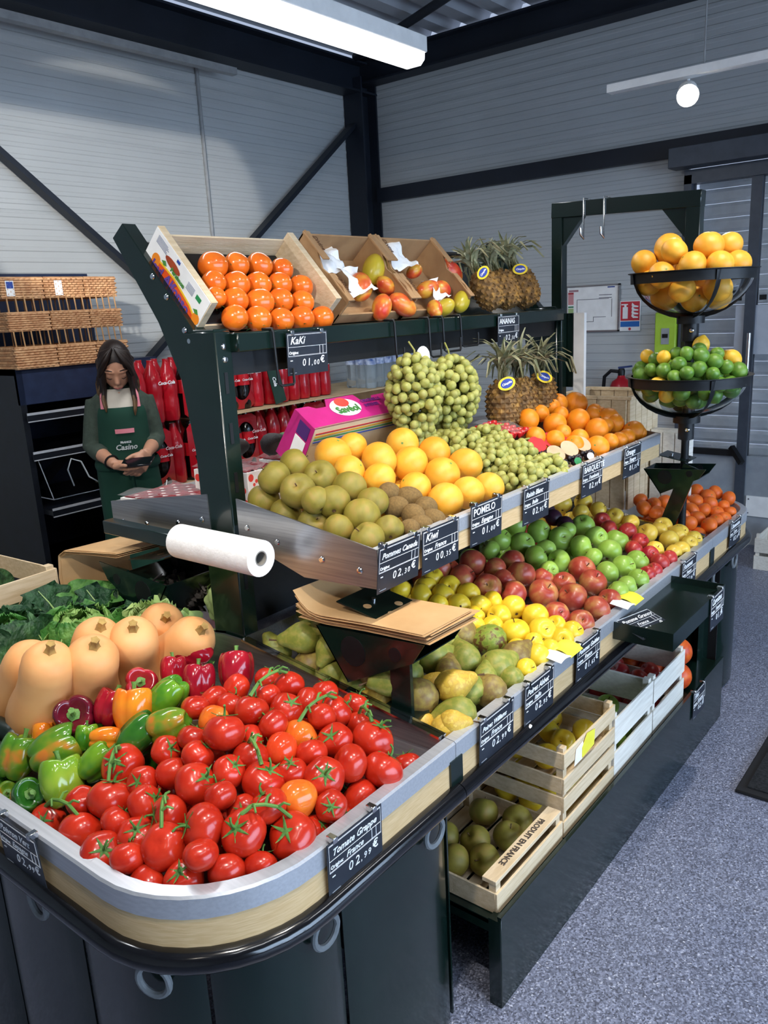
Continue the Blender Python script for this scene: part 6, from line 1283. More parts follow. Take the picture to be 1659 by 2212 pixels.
text_mb('Savéol', .036, 0, .001, align='CENTER').xf(frame_M(o_ + bd * -.022 - fd * .003, (0, 1, 0), bd)).build('brand_lettering', mat('savo_green', '#3c7a34', rough=.5), pk)
text_mb('ORIGINELLE', .016, 0, .0004).xf(frame_M(o_ + V(0, .075, 0) + bd * .005 - fd * .002, (0, 1, 0), bd)).build('lettering', mat('purple_ink', '#5c1c6c', rough=.5), pk)
text_mb('INTENSE', .016, 0, .0004).xf(frame_M(o_ + V(0, .075, 0) - bd * .014 - fd * .002, (0, 1, 0), bd)).build('lettering', mat('purple_ink', '#5c1c6c'), pk)
eo = F0 - V(0, .004, 0); MB().prism([(.055, .012), (.125, .012), (.125, .055), (.055, .055)], eo, fd, bd, (0, 1, 0), .001).build('white_label', m_white, pk); MB().prism([(.01, .012), (.05, .012), (.05, .055), (.01, .055)], eo, fd, bd, (0, 1, 0), .001).build('purple_label', mat('label_purple', '#4a2468', rough=.5), pk)
# ================================================================ price cards
def card(M, name, origin, price, label, w=.148, h=.105, clips=True, caps=False, mount=''):
    """M: frame with origin at the top left corner, x to the right, y up, z out of the card"""
    p = thing('price_card', label, 'price card', M @ V(w / 2, -h, 0), 'price cards on the stand')
    MB().box(0, w, -h, 0, 0, .0012).xf(M).build('slate', m_slate, p)
    b = MB(); z0, z1 = .0014, .0020; f = .55
    for q in ((.004, w - .004, -.0046, -.004), (.004, w - .004, -.0062, -.0058), (.004, w - .004, -h * f - .0006, -h * f), (.004, w - .004, -h * f + .0012, -h * f + .0016), (.004, .0046, -h * f, -.004), (w - .0046, w - .004, -h * f, -.004), (.004, w - .004, -h * .34, -h * .333), (w - .030, w - .029, -h * f, -h * .34), (w - .018, w - .017, -h * f, -h * .34)): b.box(q[0], q[1], q[2], q[3], z0, z1)
    b.xf(M).build('ruled_frame', m_chalk, p)
    T = Matrix.Translation
    s = min(.026, .125 / max(1, len(name)) / .52)
    text_mb(name, s, 0 if caps else .35, .0003, .0002).xf(M @ T((.012, -h * .27, .0015))).build('lettering', m_chalk, p)
    text_mb('Origine:', .010, .1, .0002, .0002).xf(M @ T((.007, -h * .50, .0015))).build('small_lettering', m_chalk, p)
    if origin: text_mb(origin, .017, .35, .0002, .0002).xf(M @ T((.048, -h * .50, .0015))).build('lettering', m_chalk, p)
    for i, ch in enumerate(price): text_mb(ch, (.026 if i < 2 else .018), .12, .0000, .0002).xf(M @ T((.052 + [0, .018, .034, .042, .054][min(i, 4)], -h * .80, .0015))).build('price_digit', m_chalk, p)
    text_mb('€', .024, 0, .0004, .0002).xf(M @ T((w - .028, -h * .76, .0015))).build('euro_sign', m_chalk, p)
    b = MB(); b.box(.010, .018, -h * .66, -h * .64, z0, z1); b.xf(M).build('unit_print', m_chalk, p)
    b = MB(); b.box(.008, .030, -h * .95, -h * .935, z0, z1); b.xf(M).build('maker_print', mat('grey_print', '#8a9098', rough=.8), p)
    if clips:
        for x in (w * .14, w * .86): MB().box(x - .006, x + .006, -.006, .006, -.014, .004).xf(M).build('clip', m_chrome, p, bevel=.001)
    return p
def xcard(X, y, z, *a, tilt=.10, **k):
    M = frame_M((X, y, z), (0, 1, 0), (-math.sin(tilt), 0, math.cos(tilt))); return card(M, *a, **k)
xcard(-.846, .838, .742, 'Tomate Grappe', 'France', '02,99', 'price card reading Tomate Grappe on the oak band', tilt=-.03)
xcard(-.846, 1.325, .745, 'Poires Williams', 'France', '02,99', 'price card reading Poires Williams beside the joint', tilt=-.03)
xcard(-.846, 1.524, .745, 'Poires Abbet', 'Italie', '02,95', 'price card reading Poires Abbet', tilt=-.03)
xcard(-.846, 1.800, .742, 'Pommes Golden', 'France', '01,65', 'price card reading Pommes Golden', tilt=-.03)
xcard(-.846, 2.60, .742, 'Pommes', 'France', '01,95', 'price card on the lip behind the green side tray', tilt=-.03)
xcard(-.846, 3.14, .750, 'Clementine', 'Corse', '02,50', 'price card on the far rounded lip below the clementines', tilt=-.03)
xcard(-1.026, 1.236, 1.134, 'Pommes Canada', '', '02,30', 'price card reading Pommes Canada at the upper tray corner', tilt=-.12)
xcard(-1.027, 1.392, 1.132, 'Kiwi', 'France', '00,35', 'price card reading Kiwi', tilt=-.05)
xcard(-1.026, 1.592, 1.144, 'POMELO', 'Espagne', '01,00', 'price card reading POMELO in capitals', caps=True, tilt=-.05)
xcard(-1.026, 1.852, 1.134, 'Raisin Blanc', 'Italie', '02,95', 'price card reading Raisin Blanc below the grapes', tilt=-.05)
xcard(-1.026, 2.212, 1.132, 'BARQUETTE', 'Framboise', '02,99', 'price card reading BARQUETTE below the berry punnets', caps=True, tilt=-.05)
xcard(-1.026, 2.528, 1.130, 'Orange', 'Espagne', '01,75', 'price card reading Orange below the oranges', tilt=-.05)
xcard(-1.452, 1.438, 1.570, 'KaKi', '', '01,00', 'price card reading KaKi hanging from the top shelf', tilt=-.04)
xcard(-1.455, 2.455, 1.572, 'ANANAS', '', '02,50', 'price card reading ANANAS below the top pineapples', caps=True, tilt=-.02)
xcard(-.683, 2.37, .722, 'Carottes', 'France', '01,20', 'price card hanging on the front rim of the side tray', tilt=.02, w=.13)
xcard(-.808, 2.66, .250, 'Filet', 'Espagne', '02,00', 'price card hanging on the front edge of the bottom shelf', tilt=0, w=.13)
M = frame_M((-1.428, .556, .742), (1, 0, 0), (0, -.06, 1)); card(M, 'Poivron Vert', 'Espagne', '02,99', 'price card reading Poivron Vert on the near end lip')
M = frame_M((-.872, 2.13, .730), (.45, .89, -.05), (-.75, .38, .30)); M = frame_M((-.862, 2.075, .716), (.28, .96, 0), (-.93, .27, .25)); card(M, 'Pomme Granny', 'France', '01,75', 'loose price card reading Pomme Granny lying on the side tray', clips=False)
# little yellow promo slips on the lip
for k, (y, z) in enumerate(((1.745, .748), (2.165, .750))):
    p = thing('promo_slip', ['creased yellow and white paper slip on the lip beside the golden apples', 'creased yellow and white paper slip on the lip beside the green apples'][k], 'paper slip', (-.865, y, z))
    MB().grid(lambda u, v: (-.895 + .06 * u, y + .07 * v, z + .006 * math.sin(3 * u) - .012 * u * u), 5, 5).build('yellow_sheet', m_yellow, p, solid=.0006); MB().grid(lambda u, v: (-.890 + .055 * u, y - .055 + .06 * v, z + .003 - .008 * u + .004 * math.sin(4 * v)), 5, 5).build('white_sheet', m_paper, p, solid=.0006)
tag(MB().tube([(-.845, 1.50, .63), (-.84, 1.53, .632), (-.842, 1.545, .640)], .004, 6).build('white_stub', m_paper), 'tiny white paper stub on the black rail below the pears', 'paper stub')
# ================================================================ leafy vegetables
def shell_leaf(c, R, az, el, wa, ha, flare, crink, seed, lean=0):
    """leaf as a crinkled patch of a shell round a head: az/el of its middle, half angles wa/ha, rim flaring out"""
    rs = random.Random(seed); p1, p2, p3 = [rs.uniform(0, 6) for _ in range(3)]; c = Vector(c); b = MB()
    def fn(u, v):
        s = (v - .5) * 2; q = 1 - (2 * u - 1) ** 2 if u > .5 else 1; wv = wa * (.55 + .45 * min(1, u * 2.5)) * max(.05, q) ** .42
        e = el - ha + 2 * ha * u; a = az + s * wv / max(.35, math.cos(e)); edge = max(abs(s) ** 4, max(0, u - .72) * 3.2)
        r = R * (1 + flare * edge + crink * math.sin(13 * u + p1 + 2 * s) * math.cos(9 * s + p2 + 5 * u) * (1 - .8 * G(s, .10)) + .5 * crink * math.sin(31 * u + p3) * math.cos(27 * s + p1) + crink * 1.3 * edge * math.sin(23 * s + 16 * u + p3) - .02 * G(s, .06))
        return c + V(r * math.cos(e) * math.cos(a), r * math.cos(e) * math.sin(a), r * math.sin(e))
    return b.grid(fn, 20, 18)
def head(c, R, cols, n, label, cat, name='savoy_cabbage', crink=.035, flare=.28, heart=True):
    c = Vector(c); p = thing(name, label, cat, c); cc = c + V(0, 0, R * .80); m_rib = mat('leaf_rib', '#8fae68', '#a8c080', rough=.6)
    if heart: surf(lambda t, q: tuple(cc + Vector(sph(t, q, R * .74 * (1 + .04 * math.sin(7 * q + 3 * t) * math.sin(9 * t))))), 30, 20).build('heart', cols[-1], p, smooth=179)
    for k in range(n):
        t = k / max(1, n - 1); az = k * 2.4 + .4; el = lerp_(.05, .55, t); Rk = R * lerp_(1.02, .80, t); L = shell_leaf(cc, Rk, az, el, .85, .80, flare * (1 - .6 * t), crink, k + int(R * 1000) + len(label))
        lf = L.build('leaf', cols[min(len(cols) - 1, int(t * len(cols)))], p, smooth=80, solid=.0016)
        MB().tube([cc + V(math.cos(az) * math.cos(e), math.sin(az) * math.cos(e), math.sin(e)) * Rk * (1.0 + (.0 if e < el + .35 else flare * .4 * (1 - .6 * t))) for e in [el - .75 + 1.35 * q / 6 for q in range(7)]], [.005, .0045, .004, .0032, .0026, .002, .001], 6).build('leaf_rib', m_rib, lf)
    return p
def lerp_(a, b, t): return a + (b - a) * t
def kale(c, label, cols, n=9, L=.20, W=.10, name='curly_kale', cat='kale', crink=.05, lean=.5):
    c = Vector(c); p = thing(name, label, cat, c); m_rib = mat('leaf_rib', '#8fae68', '#a8c080', rough=.6)
    for k in range(n):
        rs = random.Random(k + len(label)); p1, p2 = rs.uniform(0, 6), rs.uniform(0, 6); az = k * 2.4; ln = lean * (1 - .55 * k / n) + .1; l_ = L * rs.uniform(.8, 1.1)
        M = Matrix.Translation(c) @ Matrix.Rotation(az, 4, 'Z') @ Matrix.Rotation(-ln, 4, 'X')
        def fn(u, v):
            s = (v - .5) * 2; ww = W * (.12 + .88 * max(0, 1 - (1.9 * u - 1.08) ** 2) ** .5 if u > .18 else .12)
            z = crink * l_ * (math.sin(24 * u + p1 + 3 * s) * math.cos(11 * s + p2) * (1 - .7 * G(s, .12)) + 1.4 * abs(s) ** 3 * math.sin(30 * u + p2 + 5 * s))
            return (s * ww, .25 * l_ * u * u + z - .15 * ww * s * s, l_ * u)
        lf = MB().grid(fn, 24, 12).xf(M).build('leaf', cols[k % len(cols)], p, smooth=80, solid=.0015)
        MB().tube([M @ V(0, .25 * l_ * u * u - .002, l_ * u) for u in (0, .25, .5, .75, .95)], [.004, .0035, .003, .002, .001], 6).build('leaf_rib', m_rib, lf)
    return p
m_lg1 = mat('savoy_dark', '#1b3f22', '#4c7a44', rough=.55, scale=32, bump=.8, bscale=60, lo=.45, hi=.78); m_lg2 = mat('savoy_mid', '#37702a', '#76a854', rough=.55, scale=32, bump=.8, bscale=60, lo=.42, hi=.75); m_lg3 = mat('savoy_light', '#5c8a34', '#a9c878', rough=.55, scale=32, bump=.8, bscale=60, lo=.38, hi=.72); m_kale = mat('kale_dark', '#16351f', '#25502c', rough=.6, scale=40, bump=.8, bscale=90); m_let = mat('lettuce_pale', '#8fae58', '#b4c888', rough=.5, scale=14, bump=.3); m_pur = mat('purple_salad', '#3c3436', '#5a5450', rough=.7, scale=40)
head((-1.975, .87, .705), .115, [m_lg1, m_lg1, m_lg2], 9, 'dark savoy cabbage at the outer near corner of the end tray', 'cabbage')
head((-1.845, 1.01, .715), .105, [m_lg2, m_lg3, m_lg3], 9, 'light green savoy cabbage behind the butternut squashes', 'cabbage', crink=.05)
kale((-2.06, 1.11, .72), 'dark curly kale behind the light savoy cabbage', [m_kale, m_kale, m_lg2], 10)
kale((-1.925, 1.165, .72), 'dark crinkled kale in front of the bag dispenser', [m_kale], 8, L=.21, W=.065, lean=.35)
kale((-1.80, 1.17, .725), 'feathery green fennel tops beside the kale', [m_lg2, m_kale], 9, L=.16, W=.035, name='fennel_tops', cat='fennel', crink=.08)
head((-1.715, 1.135, .72), .095, [m_let, m_let], 9, 'pale green curly lettuce beside the green post', 'lettuce', name='lettuce', crink=.07, flare=.35)
head((-1.71, 1.40, .77), .08, [m_let, m_let], 7, 'plastic wrapped pale lettuce by the post foot', 'lettuce', name='lettuce', flare=.06)
kale((-1.86, 1.36, .77), 'dark purplish curly salad behind the pale lettuce', [m_pur], 12, L=.15, W=.05, name='curly_salad', cat='lettuce', crink=.10)
kind('courgette', 'courgette', MB().lathe([(0, -3), (.6, -2.9), (.95, -2.2), (1, 0), (.85, 2.2), (.6, 2.8), (.35, 2.9), (.3, 3.3), (0, 3.35)], 16), mat('courgette_skin', '#141f18', '#22302a', rough=.35), [])
for k, (x, y, z, d) in enumerate(((-1.66, .655, .745, (1, .25, .05)), (-1.70, .70, .765, (1, .1, .02)), (-1.78, .66, .742, (.9, -.2, .0)))): fruit('courgette', (x, y, z), .026, d, ['dark courgette before the front squash', 'dark courgette under the leaning squash', 'dark courgette at the outer near lip'][k], 'courgette', 'courgettes')
# crate stack beside the end tray; unseen lower crates added to carry the top pair
for k in range(5):
    crate(TM(-2.46, 1.0, .0 + k * .185, .06), .44, .34, .165, 'pale wooden vegetable crate, %s up from the floor beside the stand' % ORD[k], side=(2, 2), slat_h=.065, posts=.025)
head((-2.45, 1.02, .752), .09, [m_lg1, m_lg2], 9, 'green leafy cabbage in the top wooden crate', 'cabbage')
# fruit boxes on the floor by the door
for k in range(2):
    crate(TM(-.98, 5.05 - .0, .0 + k * .105, 0), .40, .30, .10, ['lower', 'upper'][k] + ' fruit crate on the floor beside the entrance door', m=m_woodw, side=(1, 1), slat_h=.085)
# ================================================================ dark wall shelves with wicker stands
m_shelf = mat('black_shelving', '#0e1116', '#151922', rough=.4); m_strip = mat('price_strip', '#a8acb2', '#b8bcc2', rough=.4); m_bluep = mat('dark_blue_panel', '#1c2640', '#24304c', rough=.45)
sh = thing('wall_shelf_unit', 'black shelving unit along the wall with grey price strips', 'shelf', (-3.95, 2.24, 0))
Y0, Y1 = 1.86, 2.66
MB().box(-4.22, -4.18, Y0, Y1, 0, 1.90).build('back_panel', m_bluep, sh); MB().box(-4.18, -3.62, Y0, Y0 + .03, 0, 1.43).build('side_panel', m_shelf, sh); MB().box(-4.18, -3.62, Y1 - .03, Y1, 0, 1.25).build('side_panel', m_shelf, sh)
MB().box(-4.18, -3.62, Y0, Y1, 1.40, 1.43).build('top_board', m_bluep, sh); MB().box(-3.64, -3.62, Y0, Y1, 1.26, 1.43).build('header_panel', m_bluep, sh)
for k, z in enumerate((1.222, 1.034, .764, .42)):
    s = MB().box(-4.18, -3.60 + .10 * (k > 1), Y0 + .03, Y1 - .03, z - .045, z - .02).build('shelf_board', m_shelf, sh); x = -3.60 + .10 * (k > 1)
    MB().box(x, x + .006, Y0 + .01, Y1, z - .045, z).build('price_strip', m_shelf, s); MB().box(x + .0062, x + .009, Y0 + .01, Y1, z - .012, z).build('strip_edge', m_strip, s); MB().box(x + .0062, x + .008, Y0 + .01, Y1, z - .045, z - .040).build('strip_edge', m_strip, s)
MB().box(-4.18, -3.64, Y0 + .03, Y1 - .03, 0, .40).build('plinth', m_shelf, sh)
ab = thing('acrylic_bin', 'empty clear acrylic bin on the dark shelf beside the woman', 'bin', (-3.6, 2.0, .80)); b = MB()
for a, c in (((-3.52, 1.90, .80), (-3.52, 2.30, .80)), ((-3.52, 1.90, .80), (-3.62, 1.90, 1.0)), ((-3.52, 2.30, .80), (-3.62, 2.30, 1.0)), ((-3.62, 1.90, 1.0), (-3.62, 2.30, 1.0)), ((-3.62, 1.90, 1.0), (-3.9, 1.90, 1.0)), ((-3.52, 1.90, .80), (-3.9, 1.90, .80)), ((-3.62, 2.30, 1.0), (-3.9, 2.30, 1.0))): b.tube([a, c], .0025, 6)
b.build('polished_edge', mat('acrylic_edge', '#9aa2a8', '#aab2b8', rough=.3), ab)
MB().prism([(-3.52, .80), (-3.62, 1.0), (-3.9, 1.0), (-3.9, .80)], (0, 1.90, 0), (1, 0, 0), (0, 0, 1), (0, 1, 0), .004).build('side_wall', m_acryl, ab); MB().prism([(-3.52, .80), (-3.62, 1.0), (-3.615, 1.0), (-3.515, .80)], (0, 1.90, 0), (1, 0, 0), (0, 0, 1), (0, 1, 0), .40).build('front_wall', m_acryl, ab)
MB().tube([(-3.60, 2.06, .83), (-3.585, 2.03, .92), (-3.59, 2.06, .97), (-3.57, 2.10, .95), (-3.55, 2.12, .87), (-3.54, 2.17, .83), (-3.54, 2.24, .845)], .004, 8).build('scoop_cord', mat('clear_cord', '#c8d0d4', rough=.2), ab)
SHELF = [sh, ab]
# wicker stands: three stacked baskets on canes
m_wick = mat('wicker', '#b8845a', '#d8aa7c', rough=.65, scale=30); m_cane = mat('cane', '#b08458', '#c49868', rough=.6)
def weave(b, x0, x1, y0, y1, z0, z1, rows=9):
    """woven band around a rectangle: wavy strands over upright stakes"""
    per = [(x1, y0), (x1, y1), (x0, y1), (x0, y0)]; nst = 40; P = []
    seg = [(per[i], per[(i + 1) % 4]) for i in range(4)]; tot = sum(math.dist(*s) for s in seg)
    for r in range(rows):
        z = z0 + (z1 - z0) * (r + .5) / rows; pts = []
        for (a, c) in seg:
            L = math.dist(a, c); n = max(4, int(L / .013)); d = ((c[0] - a[0]) / L, (c[1] - a[1]) / L); nr = (d[1], -d[0])
            for k in range(n):
                o = .004 * (1 if (k + r) % 2 else -1); t = k / n; pts.append((a[0] + d[0] * L * t + nr[0] * o, a[1] + d[1] * L * t + nr[1] * o, z))
        b.tube(pts, (z1 - z0) / rows * .55, 5, closed=True)
    return b
def wicker_stand(ya, yb, label, zz=1.432):
    p = thing('wicker_stand', label, 'basket stand', (-3.78, (ya + yb) / 2, zz), 'wicker basket stands'); SHELF.append(p)
    for k, (z0, z1) in enumerate(((0, .095), (.175, .255), (.325, .415))):
        x1 = -3.60 - .02 * k; bk = weave(MB(), -3.90, x1, ya + .004, yb - .004, zz + z0, zz + z1, 8).build('basket', m_wick, p, smooth=60)
        for z in (z0, z1): 
            MB().tube([(x1, ya + .004, zz + z), (x1, yb - .004, zz + z), (-3.90, yb - .004, zz + z), (-3.90, ya + .004, zz + z)], .006, 6, closed=True).build('rim', m_wick, bk)
        MB().box(-3.89, x1 - .01, ya + .012, yb - .012, zz + z0 + .002, zz + z0 + .008).build('base', m_wick, bk)
    for k in range(5):
        y = ya + .02 + (yb - ya - .04) * k / 4
        MB().tube([(-3.602, y, zz), (-3.625, y, zz + .21), (-3.645, y, zz + .41)], .0035, 6).build('cane', m_cane, p); MB().tube([(-3.89, y, zz), (-3.89, y, zz + .41)], .0035, 6).build('cane', m_cane, p)
for k, (a, c) in enumerate(((1.862, 2.075), (2.08, 2.29), (2.295, 2.475))): wicker_stand(a, c, 'three tier wicker basket stand on the dark shelf, ' + ['nearest', 'middle', 'farthest'][k])
for k, (y, x) in enumerate(((1.885, -3.633), (2.13, -3.633))):
    p = thing('basket_label', ['white and blue label on the nearest wicker stand', 'plain white label on the middle wicker stand'][k], 'label', (x, y, 1.76)); SHELF.append(p); MB().box(x, x + .001, y, y + .04, 1.765, 1.835).build('card', m_paper, p)
    if k == 0: MB().box(x + .001, x + .0018, y + .004, y + .036, 1.80, 1.83).build('blue_print', mat('label_blue', '#2c4a9c'), p)
for o in SHELF: o.location += V(-.15, .07, -.008)
# ================================================================ cola and water packs
m_film = mat('red_shrink_film', '#a80f1c', '#c01828', rough=.2, scale=6, coat=.5); m_cola = mat('cola_dark', '#0c0606', '#160a0a', rough=.12, coat=.5); m_clab = mat('cola_label_red', '#c41420', '#cc1c28', rough=.3)
BP = [(0, 0), (.040, 0), (.046, .02), (.046, .10), (.043, .125), (.046, .15), (.046, .20), (.036, .25), (.020, .285), (.016, .30), (.016, .315), (0, .315)]
FB = mesh_of(MB().lathe([(r * 1.03, z) for r, z in BP], 18), 'wrapped_bottle', m_film, 60)
CBm = mesh_of(MB().lathe(BP, 18), 'bottle', m_cola, 60); LBm = mesh_of(MB().lathe([(.0472, .13), (.0472, .20), (.046, .20), (.046, .13)], 18), 'label_band', m_clab, 60)
def cola_pack(x, y, z, yaw, label, open_end=True):
    p = thing('cola_pack', label, 'bottle pack', (x, y, z), 'red shrink wrapped cola packs'); R = Matrix.Rotation(yaw, 3, 'Z'); k0 = 0
    for i in range(3):
        for j in range(2):
            front = j == 1
            o = bpy.data.objects.new('wrapped_bottle' if not (open_end and front and i < 2) else 'bottle', FB if not (open_end and front and i < 2) else CBm); COL.objects.link(o); o.parent = p; o.location = R @ V((j - .5) * .096, (i - 1) * .096, 0); o.rotation_euler = (0, 0, yaw); ORG[o] = V(x, y, z) + o.location
            if open_end and front and i < 2:
                l = bpy.data.objects.new('label_band', LBm); COL.objects.link(l); l.parent = o
    M = Matrix.Translation((x, y, z)) @ R.to_4x4()
    # film hull round the open bottles with an oval window
    if open_end:
        b = MB(); Wd, Hh = .205, .30; cx, cz, rx, rz = 0, .155, .072, .105; n = 28; ring1 = []; ring2 = []
        for k in range(n):
            a = 2 * PI * k / n; c_, s_ = math.cos(a), math.sin(a); m_ = max(abs(c_) / (Wd / 2), abs(s_) / (Hh / 2)); ex, ez = c_ / m_, s_ / m_
            ring1.append((.0975, cx - .048 + rx * c_, cz + rz * s_)); wv = .012 * abs(math.sin((ex) * 33)); ring2.append((.088 - wv, cx - .048 + ex * .96, .15 + ez))
        A = b.ring(ring1); B = b.ring(ring2); b.f += [(A[k], A[(k + 1) % n], B[(k + 1) % n], B[k]) for k in range(n)]; b.m += [0] * n
        b.xf(M); b.build('film_window', m_film, p, smooth=60, solid=.001)
    text_mb('Coca-Cola', .024, .25, .0008, .0004, align='CENTER').xf(M @ frame_M((.0995, .05, .19), (0, 1, 0), (0, 0, 1))).build('lettering', m_chalk if not open_end else mat('pale_print', '#e8c8c8', rough=.5), p)
    if open_end:
        for yy in (-.096, 0): text_mb('Coca-Cola', .018, .25, .0004, .0004, align='CENTER').xf(M @ frame_M((.0975, yy, .155), (0, 1, 0), (0, 0, 1))).build('lettering', m_chalk, p)
for k, (y, oe) in enumerate(((2.50, 0), (2.80, 1), (3.10, 1), (3.40, 0), (3.68, 0))):
    cola_pack(-3.56, y, 1.105, 0, 'red wrapped cola pack on the upper cardboard, %s from the woman' % ORD[k], bool(oe)); 
    cola_pack(-3.56, y, .772, 0, 'red wrapped cola pack on the lower layer, %s from the woman' % ORD[k], k != 3); cola_pack(-3.56, y, .44, 0, 'red wrapped cola pack on the third layer down, %s from the woman' % ORD[k], False)
for k, z in enumerate((1.092, .76)): tag(MB().box(-4.0, -3.40 + .03 * k, 2.70 - .3 * k, 4.9, z, z + .008).build('cardboard_sheet', m_cardl), ['upper', 'lower'][k] + ' cardboard sheet between the cola layers', 'cardboard')
pl = thing('pallet_base', 'dark stacked pallet base under the cola packs', 'pallet', (-3.7, 3.6, 0))
MB().box(-4.0, -3.46, 2.76, 4.9, .0, .10).build('pallet', m_wood, pl); MB().box(-3.98, -3.5, 2.76, 4.86, .10, .432).build('carton_block', m_card, pl); MB().box(-3.635, -3.47, 2.36, 2.74, 0, .432).build('carton_block', m_card, pl); MB().box(-3.98, -3.68, 2.76, 4.86, .445, .755).build('carton_block', m_card, pl); MB().box(-3.98, -3.68, 2.76, 4.86, .77, 1.088).build('carton_block', m_card, pl)  # small carton block under the nearest packs is unseen, added for support
m_pet = mat('water_bottle', '#eaf2f6', '#f2f8fa', rough=.08, trans=.85, ior=1.15)
WB = mesh_of(MB().lathe([(0, 0), (.034, 0), (.04, .015), (.04, .03), (.037, .05), (.04, .07), (.037, .09), (.04, .11), (.037, .13), (.04, .15), (.04, .20), (.03, .245), (.014, .275), (.014, .30), (0, .30)], 14), 'bottle', m_pet, 60); WL = mesh_of(MB().lathe([(.0407, .155), (.0407, .195), (.0402, .195), (.0402, .155)], 14), 'label_band', mat('water_label', '#3a5a9c', '#c8d4e8', rough=.4, scale=30)); WC = mesh_of(MB().lathe([(0, .298), (.016, .298), (.016, .318), (0, .318)], 12), 'cap', m_white)
for k in range(2):
    p = thing('water_pack', ['nearer', 'farther'][k] + ' pack of clear water bottles beyond the cola', 'bottle pack', (-3.55, 4.28 + .28 * k, 1.10))
    for i in range(3):
        for j in range(3):
            o = bpy.data.objects.new('bottle', WB); COL.objects.link(o); o.parent = p; o.location = (.082 * (j - 1), .085 * (i - 1), 0)
            for me in (WL, WC): c = bpy.data.objects.new(me.name.split('.')[0], me); COL.objects.link(c); c.parent = o
p = thing('chalk_slate', 'small dark green slate sign leaning on the cola packs', 'sign', (-3.44, 3.02, 1.10)); M = frame_M((-3.43, 3.27, 1.105), (0, .25, -1), (.2, 1, .25)); MB().box(-.23, 0, 0, .075, 0, .008).xf(M).build('board', mat('slate_green', '#1f3a30', '#284438', rough=.6), p)
text_mb('Cola', .03, .3, .001).xf(M @ Matrix.Translation((-.16, .02, .0085))).build('lettering', m_chalk, p)
# ================================================================ the woman behind the stand
def lerp(a, b, t): return a + (b - a) * t
W0 = V(-3.28, 2.15, 0); FA = math.atan2(-1.8, 2.7)                  # feet, facing direction
WM = Matrix.Translation(W0 + V(0, 0, .02)) @ Matrix.Rotation(FA - PI / 2 + PI, 4, 'Z')   # local: x to her left, -y forward
def ell(b, sections, n=20):
    """loft of ellipses: (centre, rx, ry, tilt about x)"""
    rings = []
    for c, rx, ry, tl in sections:
        c = Vector(c); R = Matrix.Rotation(tl, 3, 'X'); rings.append(b.ring([c + R @ V(rx * math.cos(2 * PI * k / n), ry * math.sin(2 * PI * k / n), 0) for k in range(n)]))
    for A, B in zip(rings, rings[1:]):
        for k in range(n): b.f.append((A[k], A[(k + 1) % n], B[(k + 1) % n], B[k])); b.m.append(0)
    b.f += [tuple(reversed(rings[0])), tuple(rings[-1])]; b.m += [0, 0]; return b
def remeshed(mb, name, m, parent, voxel, smooth=4):
    me = bpy.data.meshes.new('tmp'); me.from_pydata([tuple(WM @ Vector(p)) for p in mb.v], [], mb.f)
    o = bpy.data.objects.new('tmp', me); COL.objects.link(o)
    r = o.modifiers.new('r', 'REMESH'); r.mode = 'VOXEL'; r.voxel_size = voxel
    s = o.modifiers.new('s', 'SMOOTH'); s.iterations = smooth; s.factor = .5
    dg = bpy.context.evaluated_depsgraph_get(); ev = o.evaluated_get(dg); mm = bpy.data.meshes.new_from_object(ev); bpy.data.objects.remove(o)
    og = ORG[parent]; mm.transform(Matrix.Translation(-og)); mm.materials.clear(); mm.materials.append(m); mm.polygons.foreach_set('use_smooth', [True] * len(mm.polygons)); mm.name = name
    o = bpy.data.objects.new(name, mm); COL.objects.link(o); o.parent = parent; ORG[o] = og.copy(); return o
wp = thing('person', 'woman in green apron over dark green sweater looking down at her phone', 'person', W0)
m_skin = mat('skin', '#c08a6c', '#c89478', rough=.5, scale=6, sss=.1); m_hair = mat('dark_brown_hair', '#150d0a', '#281a13', rough=.45, scale=40, stretch=(8, 8, 1)); m_sw = mat('dark_green_knit', '#39443a', '#424e43', rough=.9, scale=60, bump=.2); m_apr = mat('bottle_green_cotton', '#0f3a2c', '#154434', rough=.85, scale=5); m_cream2 = mat('cream_jersey', '#bdb4a6', '#cac2b4', rough=.9); m_pinkc = mat('pink_ribbon', '#d87c88', '#e08c98', rough=.7); m_trou = mat('dark_trousers', '#14161c', '#1c1e26', rough=.85)
# arms: shoulder, elbow, wrist (local coordinates)
SHL, ELL, WRL = V(.105, .012, 1.250), V(.142, .02, 1.05), V(.085, -.185, 1.02)
SHR, ELR, WRR = V(-.105, .012, 1.250), V(-.150, -.005, 1.045), V(-.055, -.205, .985)
HC = V(0, -.075, 1.405); HT = .62                                     # head centre, nod
Rh = Matrix.Rotation(HT, 3, 'X')
body = MB()
ell(body, [((0, 0, .80), 0.124, .105, 0), ((0, 0, .92), 0.120, .10, 0), ((0, 0, 1.02), 0.098, .085, 0), ((0, -.005, 1.12), 0.106, .09, 0), ((0, -.005, 1.20), 0.116, .095, 0), ((0, .0, 1.265), 0.120, .075, 0), ((0, .01, 1.30), 0.068, .055, 0), ((0, .0, 1.325), 0.045, .045, 0)])
body.tube([(0, .005, 1.29), (0, -.015, 1.345), (0, -.04, 1.40)], [.046, .044, .046], 14)
for s in (-1, 1): body.tube([(s * .055, 0, .86), (s * .06, -.005, .5), (s * .06, .01, .07)], [.062, .05, .038], 14); body.tube([(s * .06, .05, .025), (s * .065, -.05, .02), (s * .07, -.13, .012)], [.038, .042, .03], 10)
for A, B, C in ((SHL, ELL, WRL), (SHR, ELR, WRR)):
    body.tube([A, A.lerp(B, .5), B, B.lerp(C, .35), B.lerp(C, .7), C], [.040, .038, .033, .034, .028, .022], 14)
